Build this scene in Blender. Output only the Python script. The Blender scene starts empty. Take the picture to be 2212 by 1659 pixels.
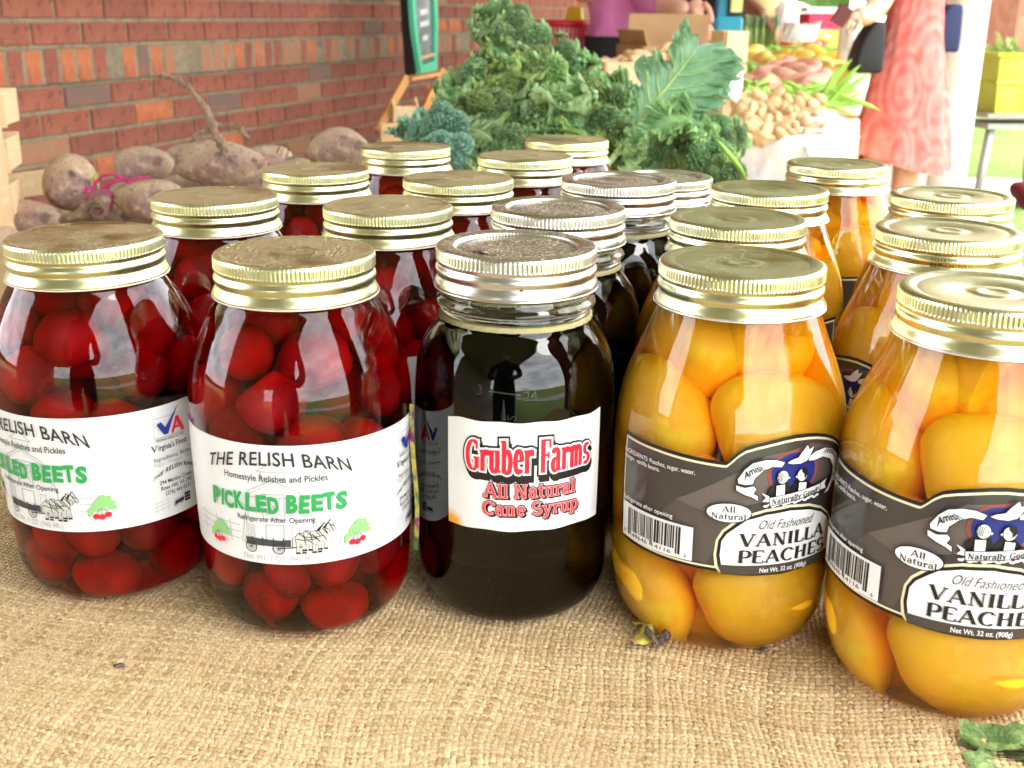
import bpy, bmesh, math, random
import numpy as np
from mathutils import Vector, Matrix, Euler
R_ = math.radians
S = bpy.context.scene
COL = S.collection
MM = 0.001

# ------------------------------------------------------------------ camera
FPX, PITCH, ROLL, CAMZ = 2397.7, R_(18.512), R_(0.788), 0.275
_F = Vector((0, math.cos(PITCH), -math.sin(PITCH)))
_U0 = Vector((0, math.sin(PITCH), math.cos(PITCH)))
_R0 = Vector((1, 0, 0))
_R = math.cos(ROLL) * _R0 + math.sin(ROLL) * _U0
_U = -math.sin(ROLL) * _R0 + math.cos(ROLL) * _U0
camd = bpy.data.cameras.new('camera')
camd.sensor_width = 36.0
camd.lens = FPX / 2212 * 36
camd.clip_start = 0.02
camd.clip_end = 2000
camd.dof.use_dof = True
camd.dof.focus_distance = 0.53
camd.dof.aperture_fstop = camd.lens / 1.9
cam = bpy.data.objects.new('camera', camd)
COL.objects.link(cam)
m = Matrix.Identity(4)
for i in range(3):
    m[i][0], m[i][1], m[i][2] = _R[i], _U[i], -_F[i]
m[2][3] = CAMZ
cam.matrix_world = m
S.camera = cam

def ray(px, py):
    return _F + _R * ((px - 1106) / FPX) - _U * ((py - 829.5) / FPX)
def at(px, py, Y):
    d = ray(px, py)
    return Vector((0, 0, CAMZ)) + d * (Y / d.y)
def atz(px, py, z):
    d = ray(px, py)
    return Vector((0, 0, CAMZ)) + d * ((z - CAMZ) / d.z)
def dep(P):
    return (P - Vector((0, 0, CAMZ))).dot(_F)

# ------------------------------------------------------------------ world and sun
W = bpy.data.worlds.new('World')
S.world = W
W.use_nodes = True
nt = W.node_tree
nt.nodes.clear()
wo = nt.nodes.new('ShaderNodeOutputWorld')
bg = nt.nodes.new('ShaderNodeBackground')
sky = nt.nodes.new('ShaderNodeTexSky')
sky.sky_type = 'NISHITA'
sky.sun_disc = False
SUN_EL, SUN_AZ = R_(56), R_(118)          # azimuth from +Y towards +X
sky.sun_elevation = SUN_EL
sky.sun_rotation = SUN_AZ
sky.air_density = 1.3
sky.dust_density = 4.0
tc = nt.nodes.new('ShaderNodeTexCoord')
no = nt.nodes.new('ShaderNodeTexNoise')
no.inputs['Scale'].default_value = 3.2
no.inputs['Detail'].default_value = 7
no.inputs['Roughness'].default_value = 0.6
mp = nt.nodes.new('ShaderNodeMapping')
mp.inputs['Scale'].default_value = (1, 1, 2.6)
nt.links.new(tc.outputs['Generated'], mp.inputs['Vector'])
nt.links.new(mp.outputs['Vector'], no.inputs['Vector'])
cr = nt.nodes.new('ShaderNodeValToRGB')
cr.color_ramp.elements[0].position = 0.36
cr.color_ramp.elements[0].color = (13, 14, 15.5, 1)
cr.color_ramp.elements[1].position = 0.62
cr.color_ramp.elements[1].color = (27, 27, 27, 1)
nt.links.new(no.outputs['Fac'], cr.inputs['Fac'])
mx = nt.nodes.new('ShaderNodeMixRGB')
mx.inputs['Fac'].default_value = 0.85
nt.links.new(sky.outputs['Color'], mx.inputs['Color1'])
nt.links.new(cr.outputs['Color'], mx.inputs['Color2'])
nt.links.new(mx.outputs['Color'], bg.inputs['Color'])
bg.inputs['Strength'].default_value = 0.14
nt.links.new(bg.outputs['Background'], wo.inputs['Surface'])

sl = bpy.data.lights.new('sun', 'SUN')
sl.energy = 0.7
sl.angle = R_(25)
sl.color = (1.0, 0.96, 0.9)
so = bpy.data.objects.new('sun', sl)
COL.objects.link(so)
sd = Vector((math.sin(SUN_AZ) * math.cos(SUN_EL), math.cos(SUN_AZ) * math.cos(SUN_EL), math.sin(SUN_EL)))
so.rotation_euler = sd.to_track_quat('Z', 'Y').to_euler()
so.location = sd * 5

S.view_settings.view_transform = 'Standard'
S.view_settings.look = 'None'
S.view_settings.exposure = 1.42
S.view_settings.gamma = 1
S.view_settings.use_curve_mapping = False
S.render.engine = 'CYCLES'
S.cycles.use_denoising = True
S.cycles.max_bounces = 20
S.cycles.transmission_bounces = 16
S.cycles.transparent_max_bounces = 12
S.cycles.glossy_bounces = 5
S.cycles.diffuse_bounces = 8
S.cycles.caustics_refractive = True
S.cycles.caustics_reflective = False
S.cycles.blur_glossy = 0.6
S.cycles.sample_clamp_indirect = 40

# ------------------------------------------------------------------ helpers
def tag(o, label=None, cat=None, group=None, kind=None):
    if label: o['label'] = label
    if cat: o['category'] = cat
    if group: o['group'] = group
    if kind: o['kind'] = kind
    return o

class MB:
    def __init__(self):
        self.v, self.f = [], []
    def add(self, vs, fs, M=None):
        n = len(self.v)
        for p in vs:
            p = Vector(p)
            self.v.append(tuple(M @ p) if M is not None else tuple(p))
        for f in fs:
            self.f.append(tuple(i + n for i in f))
        return self
    def box(self, c, s, M=None, rot=None):
        x, y, z = s[0] / 2, s[1] / 2, s[2] / 2
        vs = [(-x, -y, -z), (x, -y, -z), (x, y, -z), (-x, y, -z), (-x, -y, z), (x, -y, z), (x, y, z), (-x, y, z)]
        T = Matrix.Translation(Vector(c))
        if rot is not None:
            T = T @ (rot.to_4x4() if isinstance(rot, Matrix) else Euler(rot).to_matrix().to_4x4())
        if M is not None:
            T = M @ T
        return self.add(vs, [(0, 3, 2, 1), (4, 5, 6, 7), (0, 1, 5, 4), (1, 2, 6, 5), (2, 3, 7, 6), (3, 0, 4, 7)], T)
    def tube(self, pts, rad, n=8, cap=True):
        pts = [Vector(p) for p in pts]
        if not hasattr(rad, '__len__'):
            rad = [rad] * len(pts)
        rings = []
        up = Vector((0.13, 0.21, 1)).normalized()
        for i, p in enumerate(pts):
            t = (pts[min(i + 1, len(pts) - 1)] - pts[max(i - 1, 0)])
            if t.length < 1e-9: t = Vector((0, 0, 1))
            t.normalize()
            a = t.cross(up)
            if a.length < 1e-3: a = t.cross(Vector((1, 0, 0)))
            a.normalize()
            b = t.cross(a)
            up = b if False else up
            rings.append([p + (a * math.cos(2 * math.pi * k / n) + b * math.sin(2 * math.pi * k / n)) * rad[i] for k in range(n)])
        vs = [q for r in rings for q in r]
        fs = []
        for i in range(len(pts) - 1):
            for k in range(n):
                k2 = (k + 1) % n
                fs.append((i * n + k, i * n + k2, (i + 1) * n + k2, (i + 1) * n + k))
        if cap:
            fs.append(tuple(range(n - 1, -1, -1)))
            fs.append(tuple(range((len(pts) - 1) * n, len(pts) * n)))
        return self.add(vs, fs)
    def lathe(self, prof, n=48, M=None, fn=None, close=False):
        vs, fs = [], []
        m_ = len(prof)
        for i, (r, z) in enumerate(prof):
            for k in range(n):
                a = 2 * math.pi * k / n
                rr = r if fn is None else fn(r, z, a, i)
                vs.append((rr * math.cos(a), rr * math.sin(a), z))
        for i in range(m_ - 1):
            for k in range(n):
                k2 = (k + 1) % n
                fs.append((i * n + k, i * n + k2, (i + 1) * n + k2, (i + 1) * n + k))
        if close:
            fs.append(tuple(range(n - 1, -1, -1)))
            fs.append(tuple(range((m_ - 1) * n, m_ * n)))
        return self.add(vs, fs, M)
    def mesh(self, name, mat=None, smooth=False):
        me = bpy.data.meshes.new(name)
        me.from_pydata(self.v, [], self.f)
        me.update()
        if mat: me.materials.append(mat)
        if smooth:
            me.polygons.foreach_set('use_smooth', [True] * len(me.polygons))
        return me
    def build(self, name, mat=None, parent=None, smooth=False):
        return obj(name, self.mesh(name, mat, smooth), parent)

def obj(name, me, parent=None, loc=None, rot=None, scale=None):
    o = bpy.data.objects.new(name, me)
    COL.objects.link(o)
    if parent is not None: o.parent = parent
    if loc is not None: o.location = loc
    if rot is not None: o.rotation_euler = rot
    if scale is not None: o.scale = scale
    return o
def empty(name, loc=(0, 0, 0), rot=(0, 0, 0)):
    o = obj(name, None, None, loc, rot)
    o.empty_display_size = 0.02
    return o
KIDS = {}
def copy_tree(o, parent=None, kids=None):
    c = o.copy()
    COL.objects.link(c)
    c.parent = parent
    for ch in kids[o.name] if kids and o.name in kids else o.children:
        copy_tree(ch, c, kids)
    return c

# ------------------------------------------------------------------ materials
def mat(name, col=(0.5, 0.5, 0.5), rough=0.6, metal=0.0, noise=None, bump=None, spec=None, trans=0.0, ior=1.45, sss=0.0, coat=0.0, sheen=0.0, aniso=None):
    """noise=(scale, colour2, lo, hi[, detail]); bump=(scale, strength, distance_m)"""
    M = bpy.data.materials.new(name)
    M.use_nodes = True
    t = M.node_tree
    b = t.nodes['Principled BSDF']
    b.inputs['Base Color'].default_value = (*col, 1)
    b.inputs['Roughness'].default_value = rough
    b.inputs['Metallic'].default_value = metal
    b.inputs['IOR'].default_value = ior
    if spec is not None: b.inputs['Specular IOR Level'].default_value = spec
    if trans: b.inputs['Transmission Weight'].default_value = trans
    if sss:
        b.inputs['Subsurface Weight'].default_value = sss
        b.inputs['Subsurface Radius'].default_value = (1.0, 0.45, 0.2)
        b.inputs['Subsurface Scale'].default_value = 0.006
    if coat:
        b.inputs['Coat Weight'].default_value = coat
        b.inputs['Coat Roughness'].default_value = 0.1
    if sheen: b.inputs['Sheen Weight'].default_value = sheen
    tcn = t.nodes.new('ShaderNodeTexCoord')
    if noise:
        ns = noise if isinstance(noise, list) else [noise]
        prev = None
        for q in ns:
            n = t.nodes.new('ShaderNodeTexNoise')
            n.inputs['Scale'].default_value = q[0]
            n.inputs['Detail'].default_value = q[4] if len(q) > 4 else 4
            t.links.new(tcn.outputs['Object'], n.inputs['Vector'])
            mr = t.nodes.new('ShaderNodeMapRange')
            mr.inputs['From Min'].default_value = q[2]
            mr.inputs['From Max'].default_value = q[3]
            t.links.new(n.outputs['Fac'], mr.inputs['Value'])
            mix = t.nodes.new('ShaderNodeMixRGB')
            t.links.new(mr.outputs['Result'], mix.inputs['Fac'])
            if prev is None: mix.inputs['Color1'].default_value = (*col, 1)
            else: t.links.new(prev, mix.inputs['Color1'])
            mix.inputs['Color2'].default_value = (*q[1], 1)
            prev = mix.outputs['Color']
        t.links.new(prev, b.inputs['Base Color'])
    if bump:
        n = t.nodes.new('ShaderNodeTexNoise')
        n.inputs['Scale'].default_value = bump[0]
        n.inputs['Detail'].default_value = 5
        t.links.new(tcn.outputs['Object'], n.inputs['Vector'])
        bp = t.nodes.new('ShaderNodeBump')
        bp.inputs['Strength'].default_value = bump[1]
        bp.inputs['Distance'].default_value = bump[2]
        t.links.new(n.outputs['Fac'], bp.inputs['Height'])
        t.links.new(bp.outputs['Normal'], b.inputs['Normal'])
    return M

def add_random_tint(M, amount=0.25, col2=None):
    """per-object random tint"""
    t = M.node_tree
    b = t.nodes['Principled BSDF']
    inp = b.inputs['Base Color']
    oi = t.nodes.new('ShaderNodeObjectInfo')
    mix = t.nodes.new('ShaderNodeMixRGB')
    mul = t.nodes.new('ShaderNodeMath'); mul.operation = 'MULTIPLY'
    mul.inputs[1].default_value = amount
    t.links.new(oi.outputs['Random'], mul.inputs[0])
    t.links.new(mul.outputs[0], mix.inputs['Fac'])
    if inp.links: t.links.new(inp.links[0].from_socket, mix.inputs['Color1'])
    else: mix.inputs['Color1'].default_value = inp.default_value
    mix.inputs['Color2'].default_value = (*(col2 or (0, 0, 0)), 1)
    t.links.new(mix.outputs['Color'], inp)
    return M

def liquid_mat(name, color, density, ior=1.48, rough=0.0):
    M = bpy.data.materials.new(name)
    M.use_nodes = True
    t = M.node_tree
    b = t.nodes['Principled BSDF']
    b.inputs['Base Color'].default_value = (1, 1, 1, 1)
    b.inputs['Roughness'].default_value = rough
    b.inputs['IOR'].default_value = ior
    b.inputs['Transmission Weight'].default_value = 1
    v = t.nodes.new('ShaderNodeVolumeAbsorption')
    v.inputs['Color'].default_value = (*color, 1)
    v.inputs['Density'].default_value = density
    t.links.new(v.outputs['Volume'], t.nodes['Material Output'].inputs['Volume'])
    # dust specks and faint moulding ripple on the glass
    tcn = t.nodes.new('ShaderNodeTexCoord')
    n = t.nodes.new('ShaderNodeTexNoise')
    n.inputs['Scale'].default_value = 38
    n.inputs['Detail'].default_value = 2
    t.links.new(tcn.outputs['Object'], n.inputs['Vector'])
    bp = t.nodes.new('ShaderNodeBump')
    bp.inputs['Strength'].default_value = 0.25
    bp.inputs['Distance'].default_value = 0.0007
    t.links.new(n.outputs['Fac'], bp.inputs['Height'])
    t.links.new(bp.outputs['Normal'], b.inputs['Normal'])
    return M

def dust_lid_mat(name, metalcol, dustcol, amount, rough=0.22):
    """metal with dust: speckled matte grains on upward faces"""
    M = bpy.data.materials.new(name)
    M.use_nodes = True
    t = M.node_tree
    b = t.nodes['Principled BSDF']
    b.inputs['Metallic'].default_value = 1
    b.inputs['Roughness'].default_value = rough
    tcn = t.nodes.new('ShaderNodeTexCoord')
    oi = t.nodes.new('ShaderNodeObjectInfo')
    vadd = t.nodes.new('ShaderNodeVectorMath'); vadd.operation = 'ADD'
    t.links.new(tcn.outputs['Object'], vadd.inputs[0])
    t.links.new(oi.outputs['Location'], vadd.inputs[1])
    n1 = t.nodes.new('ShaderNodeTexNoise'); n1.inputs['Scale'].default_value = 900; n1.inputs['Detail'].default_value = 1
    n2 = t.nodes.new('ShaderNodeTexNoise'); n2.inputs['Scale'].default_value = 32; n2.inputs['Detail'].default_value = 5
    for n in (n1, n2): t.links.new(vadd.outputs[0], n.inputs['Vector'])
    a1 = t.nodes.new('ShaderNodeMapRange'); a1.inputs['From Min'].default_value = 0.545; a1.inputs['From Max'].default_value = 0.60
    a2 = t.nodes.new('ShaderNodeMapRange'); a2.inputs['From Min'].default_value = 0.36; a2.inputs['From Max'].default_value = 0.50
    t.links.new(n1.outputs['Fac'], a1.inputs['Value']); t.links.new(n2.outputs['Fac'], a2.inputs['Value'])
    geo = t.nodes.new('ShaderNodeNewGeometry')
    sep = t.nodes.new('ShaderNodeSeparateXYZ'); t.links.new(geo.outputs['Normal'], sep.inputs[0])
    up = t.nodes.new('ShaderNodeMapRange'); up.inputs['From Min'].default_value = 0.55; up.inputs['From Max'].default_value = 0.98
    t.links.new(sep.outputs['Z'], up.inputs['Value'])
    m1 = t.nodes.new('ShaderNodeMath'); m1.operation = 'MULTIPLY_ADD'; m1.inputs[1].default_value = 0.50; m1.inputs[2].default_value = 0.04
    mp_ = t.nodes.new('ShaderNodeMath'); mp_.operation = 'MAXIMUM'
    m2 = t.nodes.new('ShaderNodeMath'); m2.operation = 'MULTIPLY'
    m3 = t.nodes.new('ShaderNodeMath'); m3.operation = 'MULTIPLY'; m3.inputs[1].default_value = amount
    sp_ = t.nodes.new('ShaderNodeMath'); sp_.operation = 'MULTIPLY'
    t.links.new(a1.outputs[0], sp_.inputs[0]); t.links.new(a2.outputs[0], sp_.inputs[1])
    t.links.new(a2.outputs[0], m1.inputs[0])
    t.links.new(m1.outputs[0], mp_.inputs[0]); t.links.new(sp_.outputs[0], mp_.inputs[1])
    t.links.new(mp_.outputs[0], m2.inputs[0]); t.links.new(up.outputs[0], m2.inputs[1])
    t.links.new(m2.outputs[0], m3.inputs[0])
    b.inputs['Base Color'].default_value = (*metalcol, 1)
    d = t.nodes.new('ShaderNodeBsdfDiffuse')
    dm = t.nodes.new('ShaderNodeMixRGB'); dm.inputs['Color1'].default_value = (dustcol[0] * .42, dustcol[1] * .40, dustcol[2] * .36, 1); dm.inputs['Color2'].default_value = (*dustcol, 1)
    t.links.new(a1.outputs[0], dm.inputs['Fac']); t.links.new(dm.outputs[0], d.inputs['Color'])
    ms = t.nodes.new('ShaderNodeMixShader')
    t.links.new(m3.outputs[0], ms.inputs[0])
    t.links.new(b.outputs[0], ms.inputs[1]); t.links.new(d.outputs[0], ms.inputs[2])
    t.links.new(ms.outputs[0], t.nodes['Material Output'].inputs['Surface'])
    nb = t.nodes.new('ShaderNodeTexNoise'); nb.inputs['Scale'].default_value = 60
    t.links.new(vadd.outputs[0], nb.inputs['Vector'])
    bp = t.nodes.new('ShaderNodeBump'); bp.inputs['Strength'].default_value = 0.15; bp.inputs['Distance'].default_value = 0.0003
    t.links.new(nb.outputs['Fac'], bp.inputs['Height']); t.links.new(bp.outputs['Normal'], b.inputs['Normal'])
    return M

def leafy(name, c1, c2, scale, trans=0.35, rough=0.5, bump=(90, 0.4, 0.002)):
    M = mat(name, c1, rough, noise=(scale, c2, 0.35, 0.65, 5), bump=bump)
    t = M.node_tree
    b = t.nodes['Principled BSDF']
    tr = t.nodes.new('ShaderNodeBsdfTranslucent')
    src = b.inputs['Base Color'].links[0].from_socket
    t.links.new(src, tr.inputs['Color'])
    ms = t.nodes.new('ShaderNodeMixShader'); ms.inputs[0].default_value = trans
    t.links.new(b.outputs[0], ms.inputs[1]); t.links.new(tr.outputs[0], ms.inputs[2])
    t.links.new(ms.outputs[0], t.nodes['Material Output'].inputs['Surface'])
    return M

M_brick = add_random_tint(mat('brick_red', (0.28, 0.080, 0.048), 0.9, noise=[(9, (0.36, 0.125, 0.070), 0.42, 0.66), (38, (0.13, 0.045, 0.035), 0.52, 0.72), (130, (0.40, 0.19, 0.12), 0.60, 0.75)], bump=(90, 0.9, 0.004)), 0.45, (0.15, 0.050, 0.040))
M_brick_o = mat('brick_orange', (0.46, 0.145, 0.058), 0.9, noise=[(14, (0.32, 0.08, 0.04), 0.4, 0.7), (60, (0.5, 0.24, 0.12), 0.55, 0.8)], bump=(90, 0.9, 0.004))
M_brick_g = mat('brick_grey_brown', (0.17, 0.105, 0.085), 0.9, noise=[(14, (0.28, 0.10, 0.065), 0.48, 0.7), (60, (0.15, 0.11, 0.10), 0.55, 0.8)], bump=(150, 0.6, 0.003))
M_brick_t = mat('brick_tan', (0.31, 0.155, 0.09), 0.9, noise=[(14, (0.38, 0.13, 0.07), 0.45, 0.7), (60, (0.3, 0.2, 0.13), 0.55, 0.8)], bump=(150, 0.6, 0.003))
M_mortar = mat('mortar', (0.27, 0.215, 0.14), 0.95, noise=[(7, (0.20, 0.155, 0.10), 0.4, 0.65), (60, (0.16, 0.12, 0.08), 0.5, 0.7)], bump=(300, 0.6, 0.002))
M_gold = dust_lid_mat('gold_lid_metal', (0.78, 0.77, 0.47), (0.60, 0.50, 0.30), 0.85, 0.30)
M_goldp = dust_lid_mat('pale_gold_lid_metal', (0.80, 0.79, 0.50), (0.66, 0.64, 0.42), 0.32, 0.28)
M_silver = dust_lid_mat('silver_lid_metal', (0.80, 0.79, 0.76), (0.58, 0.52, 0.40), 0.55, 0.27)
M_liner = mat('lid_liner_edge', (0.75, 0.62, 0.48), 0.4)
M_beetliq = liquid_mat('beet_brine_in_glass', (0.935, 0.01, 0.08), 190)
M_peachliq = liquid_mat('peach_syrup_in_glass', (1.0, 0.82, 0.05), 40)
M_syrup = liquid_mat('dark_cane_syrup_in_glass', (0.60, 0.33, 0.12), 190)
M_clear = liquid_mat('clear_glass', (0.9, 0.96, 0.93), 6, 1.5)
M_beetin = mat('pickled_beet_flesh', (0.47, 0.010, 0.016), 0.7, noise=[(38, (0.20, 0.004, 0.014), 0.40, 0.62), (160, (0.34, 0.03, 0.025), 0.56, 0.7)], sss=0.4)
M_peachin = mat('peach_flesh', (1.0, 0.56, 0.02), 0.42, noise=[(28, (1.0, 0.47, 0.015), 0.42, 0.68), (60, (1.0, 0.70, 0.05), 0.54, 0.72)], bump=(90, .35, .0015), sss=0.4)
M_pit = mat('peach_pit_stain', (0.75, 0.16, 0.04), 0.6)
M_paper = mat('white_label_paper', (0.80, 0.80, 0.82), 0.35, coat=0.25, bump=(26, .35, .0015))
M_ink = mat('dark_grey_ink', (0.035, 0.035, 0.042), 0.4)
M_inkl = mat('light_grey_ink', (0.50, 0.51, 0.52), 0.4)
M_inkll = mat('pale_grey_ink', (0.58, 0.59, 0.60), 0.4)
M_green = mat('green_ink', (0.030, 0.36, 0.095), 0.4)
M_redink = mat('red_ink', (0.80, 0.02, 0.045), 0.4)
M_pinkink = mat('pink_ink', (0.90, 0.34, 0.36), 0.4)
M_blueink = mat('blue_ink', (0.02, 0.035, 0.32), 0.4)
M_lgreen = mat('leaf_green_ink', (0.28, 0.60, 0.22), 0.4)
M_black = mat('black_ink', (0.012, 0.011, 0.011), 0.35)
M_peachlab = mat('charcoal_label', (0.050, 0.043, 0.040), 0.28, coat=0.4, bump=(26, .35, .0015))
M_peachlab2 = mat('warm_grey_label_ink', (0.125, 0.100, 0.092), 0.3, coat=0.3)
M_peachlab3 = mat('mid_grey_label_ink', (0.085, 0.070, 0.064), 0.3, coat=0.3)
M_cream = mat('cream_label_ink', (0.78, 0.72, 0.50), 0.35)
M_whiteink = mat('white_ink', (0.80, 0.80, 0.82), 0.35)
M_burlapbase = mat('burlap_under_threads', (0.20, 0.125, 0.055), 0.95)

# ------------------------------------------------------------------ setting: ground, wall, roof
GZ = -0.76
WD = Vector((0.302, 0.953, 0)).normalized()      # direction of the wall and of the stalls
WN = Vector((WD.y, -WD.x, 0))                     # towards the open side
WP = Vector((-1.28, 3.0, 0))
def wall_pt(s, z, off=0.0):
    p = WP + WD * s + WN * off
    return Vector((p.x, p.y, z))
WROT = math.atan2(WD.y, WD.x)

random.seed(7)
rng = np.random.default_rng(5)

M_lawn = mat('lawn_grass', (0.20, 0.29, 0.06), 0.9, noise=[(0.8, (0.32, 0.34, 0.11), 0.4, 0.7), (25, (0.10, 0.2, 0.03), 0.45, 0.7)], bump=(60, 0.8, 0.03))
M_pave = mat('porch_concrete', (0.34, 0.31, 0.27), 0.85, noise=[(1.5, (0.27, 0.25, 0.22), 0.4, 0.7), (70, (0.42, 0.39, 0.34), 0.5, 0.75)], bump=(60, 0.4, 0.003))
b = MB(); b.add([(-300, -300, GZ - 0.1), (300, -300, GZ - 0.1), (300, 300, GZ - 0.1), (-300, 300, GZ - 0.1)], [(0, 1, 2, 3)])
tag(b.build('ground', M_lawn), kind='structure')
b = MB()
b.box((WP + WD * 4 + WN * 1.2 + Vector((0, 0, GZ - 0.06))), (30, 2.85, 0.12), rot=(0, 0, WROT))
tag(b.build('porch_floor', M_pave), kind='structure')
M_path = mat('pale_path', (0.45, 0.43, 0.38), 0.85, noise=(3, (0.38, 0.36, 0.32), 0.4, 0.7))
b = MB(); c = Vector((4.4, -6, GZ - 0.09)); b.box(c, (14, 2.2, 0.02), rot=(0, 0, WROT - 0.5))
tag(b.build('path', M_path), kind='structure')

# brick wall: bricks as parts
wall = empty('brick_wall', wall_pt(0, GZ), (0, 0, WROT))
tag(wall, 'long red brick wall with a projecting band of upright bricks behind the beets', 'wall')
WINV = Matrix.Rotation(-WROT, 4, 'Z') @ Matrix.Translation(-wall_pt(0, GZ))
b = MB()
for (x0, x1, z0, z1) in [(-1.9, 16, 0, 3.3), (-14, -3.6, 0, 3.3)]:
    b.box(((x0 + x1) / 2, 0.1 + 0.0065, (z0 + z1) / 2), (x1 - x0, 0.2, z1 - z0))
b.build('mortar_backing', M_mortar, wall)
COURSE, BL, JT = 0.0677, 0.203, 0.0115
def brick_mesh(L, Hh, D, seed, m_):
    r = random.Random(seed)
    bb = MB()
    ch = 0.003
    x, z = L / 2, Hh / 2
    vs = [(-x, D, -z), (x, D, -z), (x, D, z), (-x, D, z)]
    vs += [(-x, ch, -z), (x, ch, -z), (x, ch, z), (-x, ch, z)]
    j = lambda: (r.random() - 0.5) * 0.002
    vs += [(-x + ch + j(), j() * .5, -z + ch + j()), (x - ch + j(), j() * .5, -z + ch + j()), (x - ch + j(), j() * .5, z - ch + j()), (-x + ch + j(), j() * .5, z - ch + j())]
    fs = []
    for a in (0, 4):
        for k in range(4):
            k2 = (k + 1) % 4
            fs.append((a + k2, a + k, a + 4 + k, a + 4 + k2))
    fs.append((8, 9, 10, 11))
    bb.add(vs, fs)
    return bb.mesh('brick', m_)
brick_var = [[brick_mesh(BL - JT, COURSE - JT, 0.02, k * 7 + j, mm) for k in range(3)] for j, mm in enumerate((M_brick, M_brick_o, M_brick_g, M_brick_t))]
row_var = [[brick_mesh(COURSE - JT, 0.100 - JT, 0.02, 99 + k * 7 + j, mm) for k in range(3)] for j, mm in enumerate((M_brick, M_brick_o, M_brick_g, M_brick_t))]
rows = []
zline = 0.071 - GZ              # bottom of the upright band (dark shadow line) in wall coordinates
z = zline
k = 0
while z > 0.05:
    z -= COURSE
    rows.append(('s', z + COURSE / 2, k)); k += 1
rows.append(('r', zline + 0.05, 0))
z = zline + 0.10
k = 0
while z < 3.2:
    rows.append(('s', z + COURSE / 2, k + 1)); z += COURSE; k += 1
cand = []
for kind, zc, k in rows:
    step = COURSE if kind == 'r' else BL
    off = (k % 2) * BL / 2 + (0.02 if kind == 's' else 0)
    s = -1.2 + off
    while s < 9.5:
        wpt = wall_pt(s, zc + GZ)
        dz = dep(wpt)
        d = wpt - Vector((0, 0, CAMZ))
        vis = False
        if dz > 0.5:
            px = 1106 + FPX * d.dot(_R) / dz
            py = 829.5 - FPX * d.dot(_U) / dz
            vis = -60 < px < 1290 and -40 < py < 470
        cand.append((not vis, dz, kind, s, zc))
        s += step
cand.sort()
rest = MB()
nb_ = 0
for inv, dz, kind, s, zc in cand:
    u = random.random()
    if kind == 'r':
        j = 0 if u < 0.30 else 1 if u < 0.60 else 2 if u < 0.72 else 3
        me = random.choice(row_var[j]); out = -0.012
    else:
        j = 0 if u < 0.80 else 1 if u < 0.88 else 2 if u < 0.95 else 3
        me = random.choice(brick_var[j]); out = 0.0
    y = out + random.uniform(-0.0015, 0.0015)
    if not inv and nb_ < 298:
        o = obj('brick', me, wall, (s, y, zc), (0, random.uniform(-.006, .006), 0))
        nb_ += 1
    elif zc > 0.55 or not inv:
        Lx = (COURSE - JT) if kind == 'r' else (BL - JT)
        Hz = (0.100 - JT) if kind == 'r' else (COURSE - JT)
        rest.box((s, y + 0.012, zc), (Lx, 0.024, Hz))
o = rest.build('brickwork', M_brick, wall); o['kind'] = 'stuff'
b = MB(); b.box((5, 0.004, zline + 0.05), (22, 0.03, 0.088)); b.build('band_mortar', M_mortar, wall)

# porch roof and its posts on the open side
M_ceil = mat('porch_ceiling', (0.34, 0.28, 0.22), 0.8, noise=(4, (0.28, 0.22, 0.17), 0.4, 0.7))
M_white = mat('white_paint', (0.80, 0.79, 0.74), 0.5, noise=(6, (0.74, 0.73, 0.68), 0.4, 0.7))
roof = empty('porch_roof', wall_pt(0, 1.95), (0, 0, WROT))
tag(roof, 'porch roof over the stalls, above the frame and mirrored in the jars', 'roof')
b = MB(); b.box((1.5, -1.4, 0.08), (27.0, 3.2, 0.16)); b.build('ceiling_board', M_ceil, roof)
b = MB(); b.box((1.5, -3.02, 0.06), (27.0, 0.04, 0.24)); b.build('fascia', M_white, roof)

pl = empty('brick_pillar', (1.60, -0.12, GZ), (0, 0, WROT)); tag(pl, 'square brick porch pillar behind the camera, mirrored at the right of the jars', 'pillar')  # unseen pillar added to narrow the sky reflection in the jars
b = MB(); b.box((0, 0, 1.35), (.56, .56, 2.7)); b.build('mortar_core', M_mortar, pl)
b = MB()
for k in range(39):
    for sd in range(4):
        for q in range(3):
            L_ = .203
            x_ = -.29 + .095 + q * .203 + (0.0 if k % 2 else -.05)
            a_ = sd * math.pi / 2
            px_, py_ = min(max(x_, -.19), .19), -.283
            b.box((px_ * math.cos(a_) - py_ * math.sin(a_), px_ * math.sin(a_) + py_ * math.cos(a_), .04 + k * COURSE), (.19, .02, .056), rot=(0, 0, a_))
o = b.build('brickwork', M_brick, pl); o['kind'] = 'stuff'

def post(px, Y, name='porch_post', r=0.075, label=''):
    p = at(px, 100, Y)
    t = empty(name, (p.x, p.y, GZ), (0, 0, WROT))
    tag(t, label, 'post')
    b = MB(); b.lathe([(r * 1.05, 0.12), (r * 1.03, 0.5), (r, 1.2), (r * .92, 2.68)], 24, close=True)
    b.build('shaft', M_white, t, True)
    b = MB(); b.box((0, 0, 0.06), (r * 2.7, r * 2.7, 0.12)); b.build('plinth', M_white, t)
    return t
post(2083, 4.7, label='white round porch post between the woman in coral and the green planter')

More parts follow.
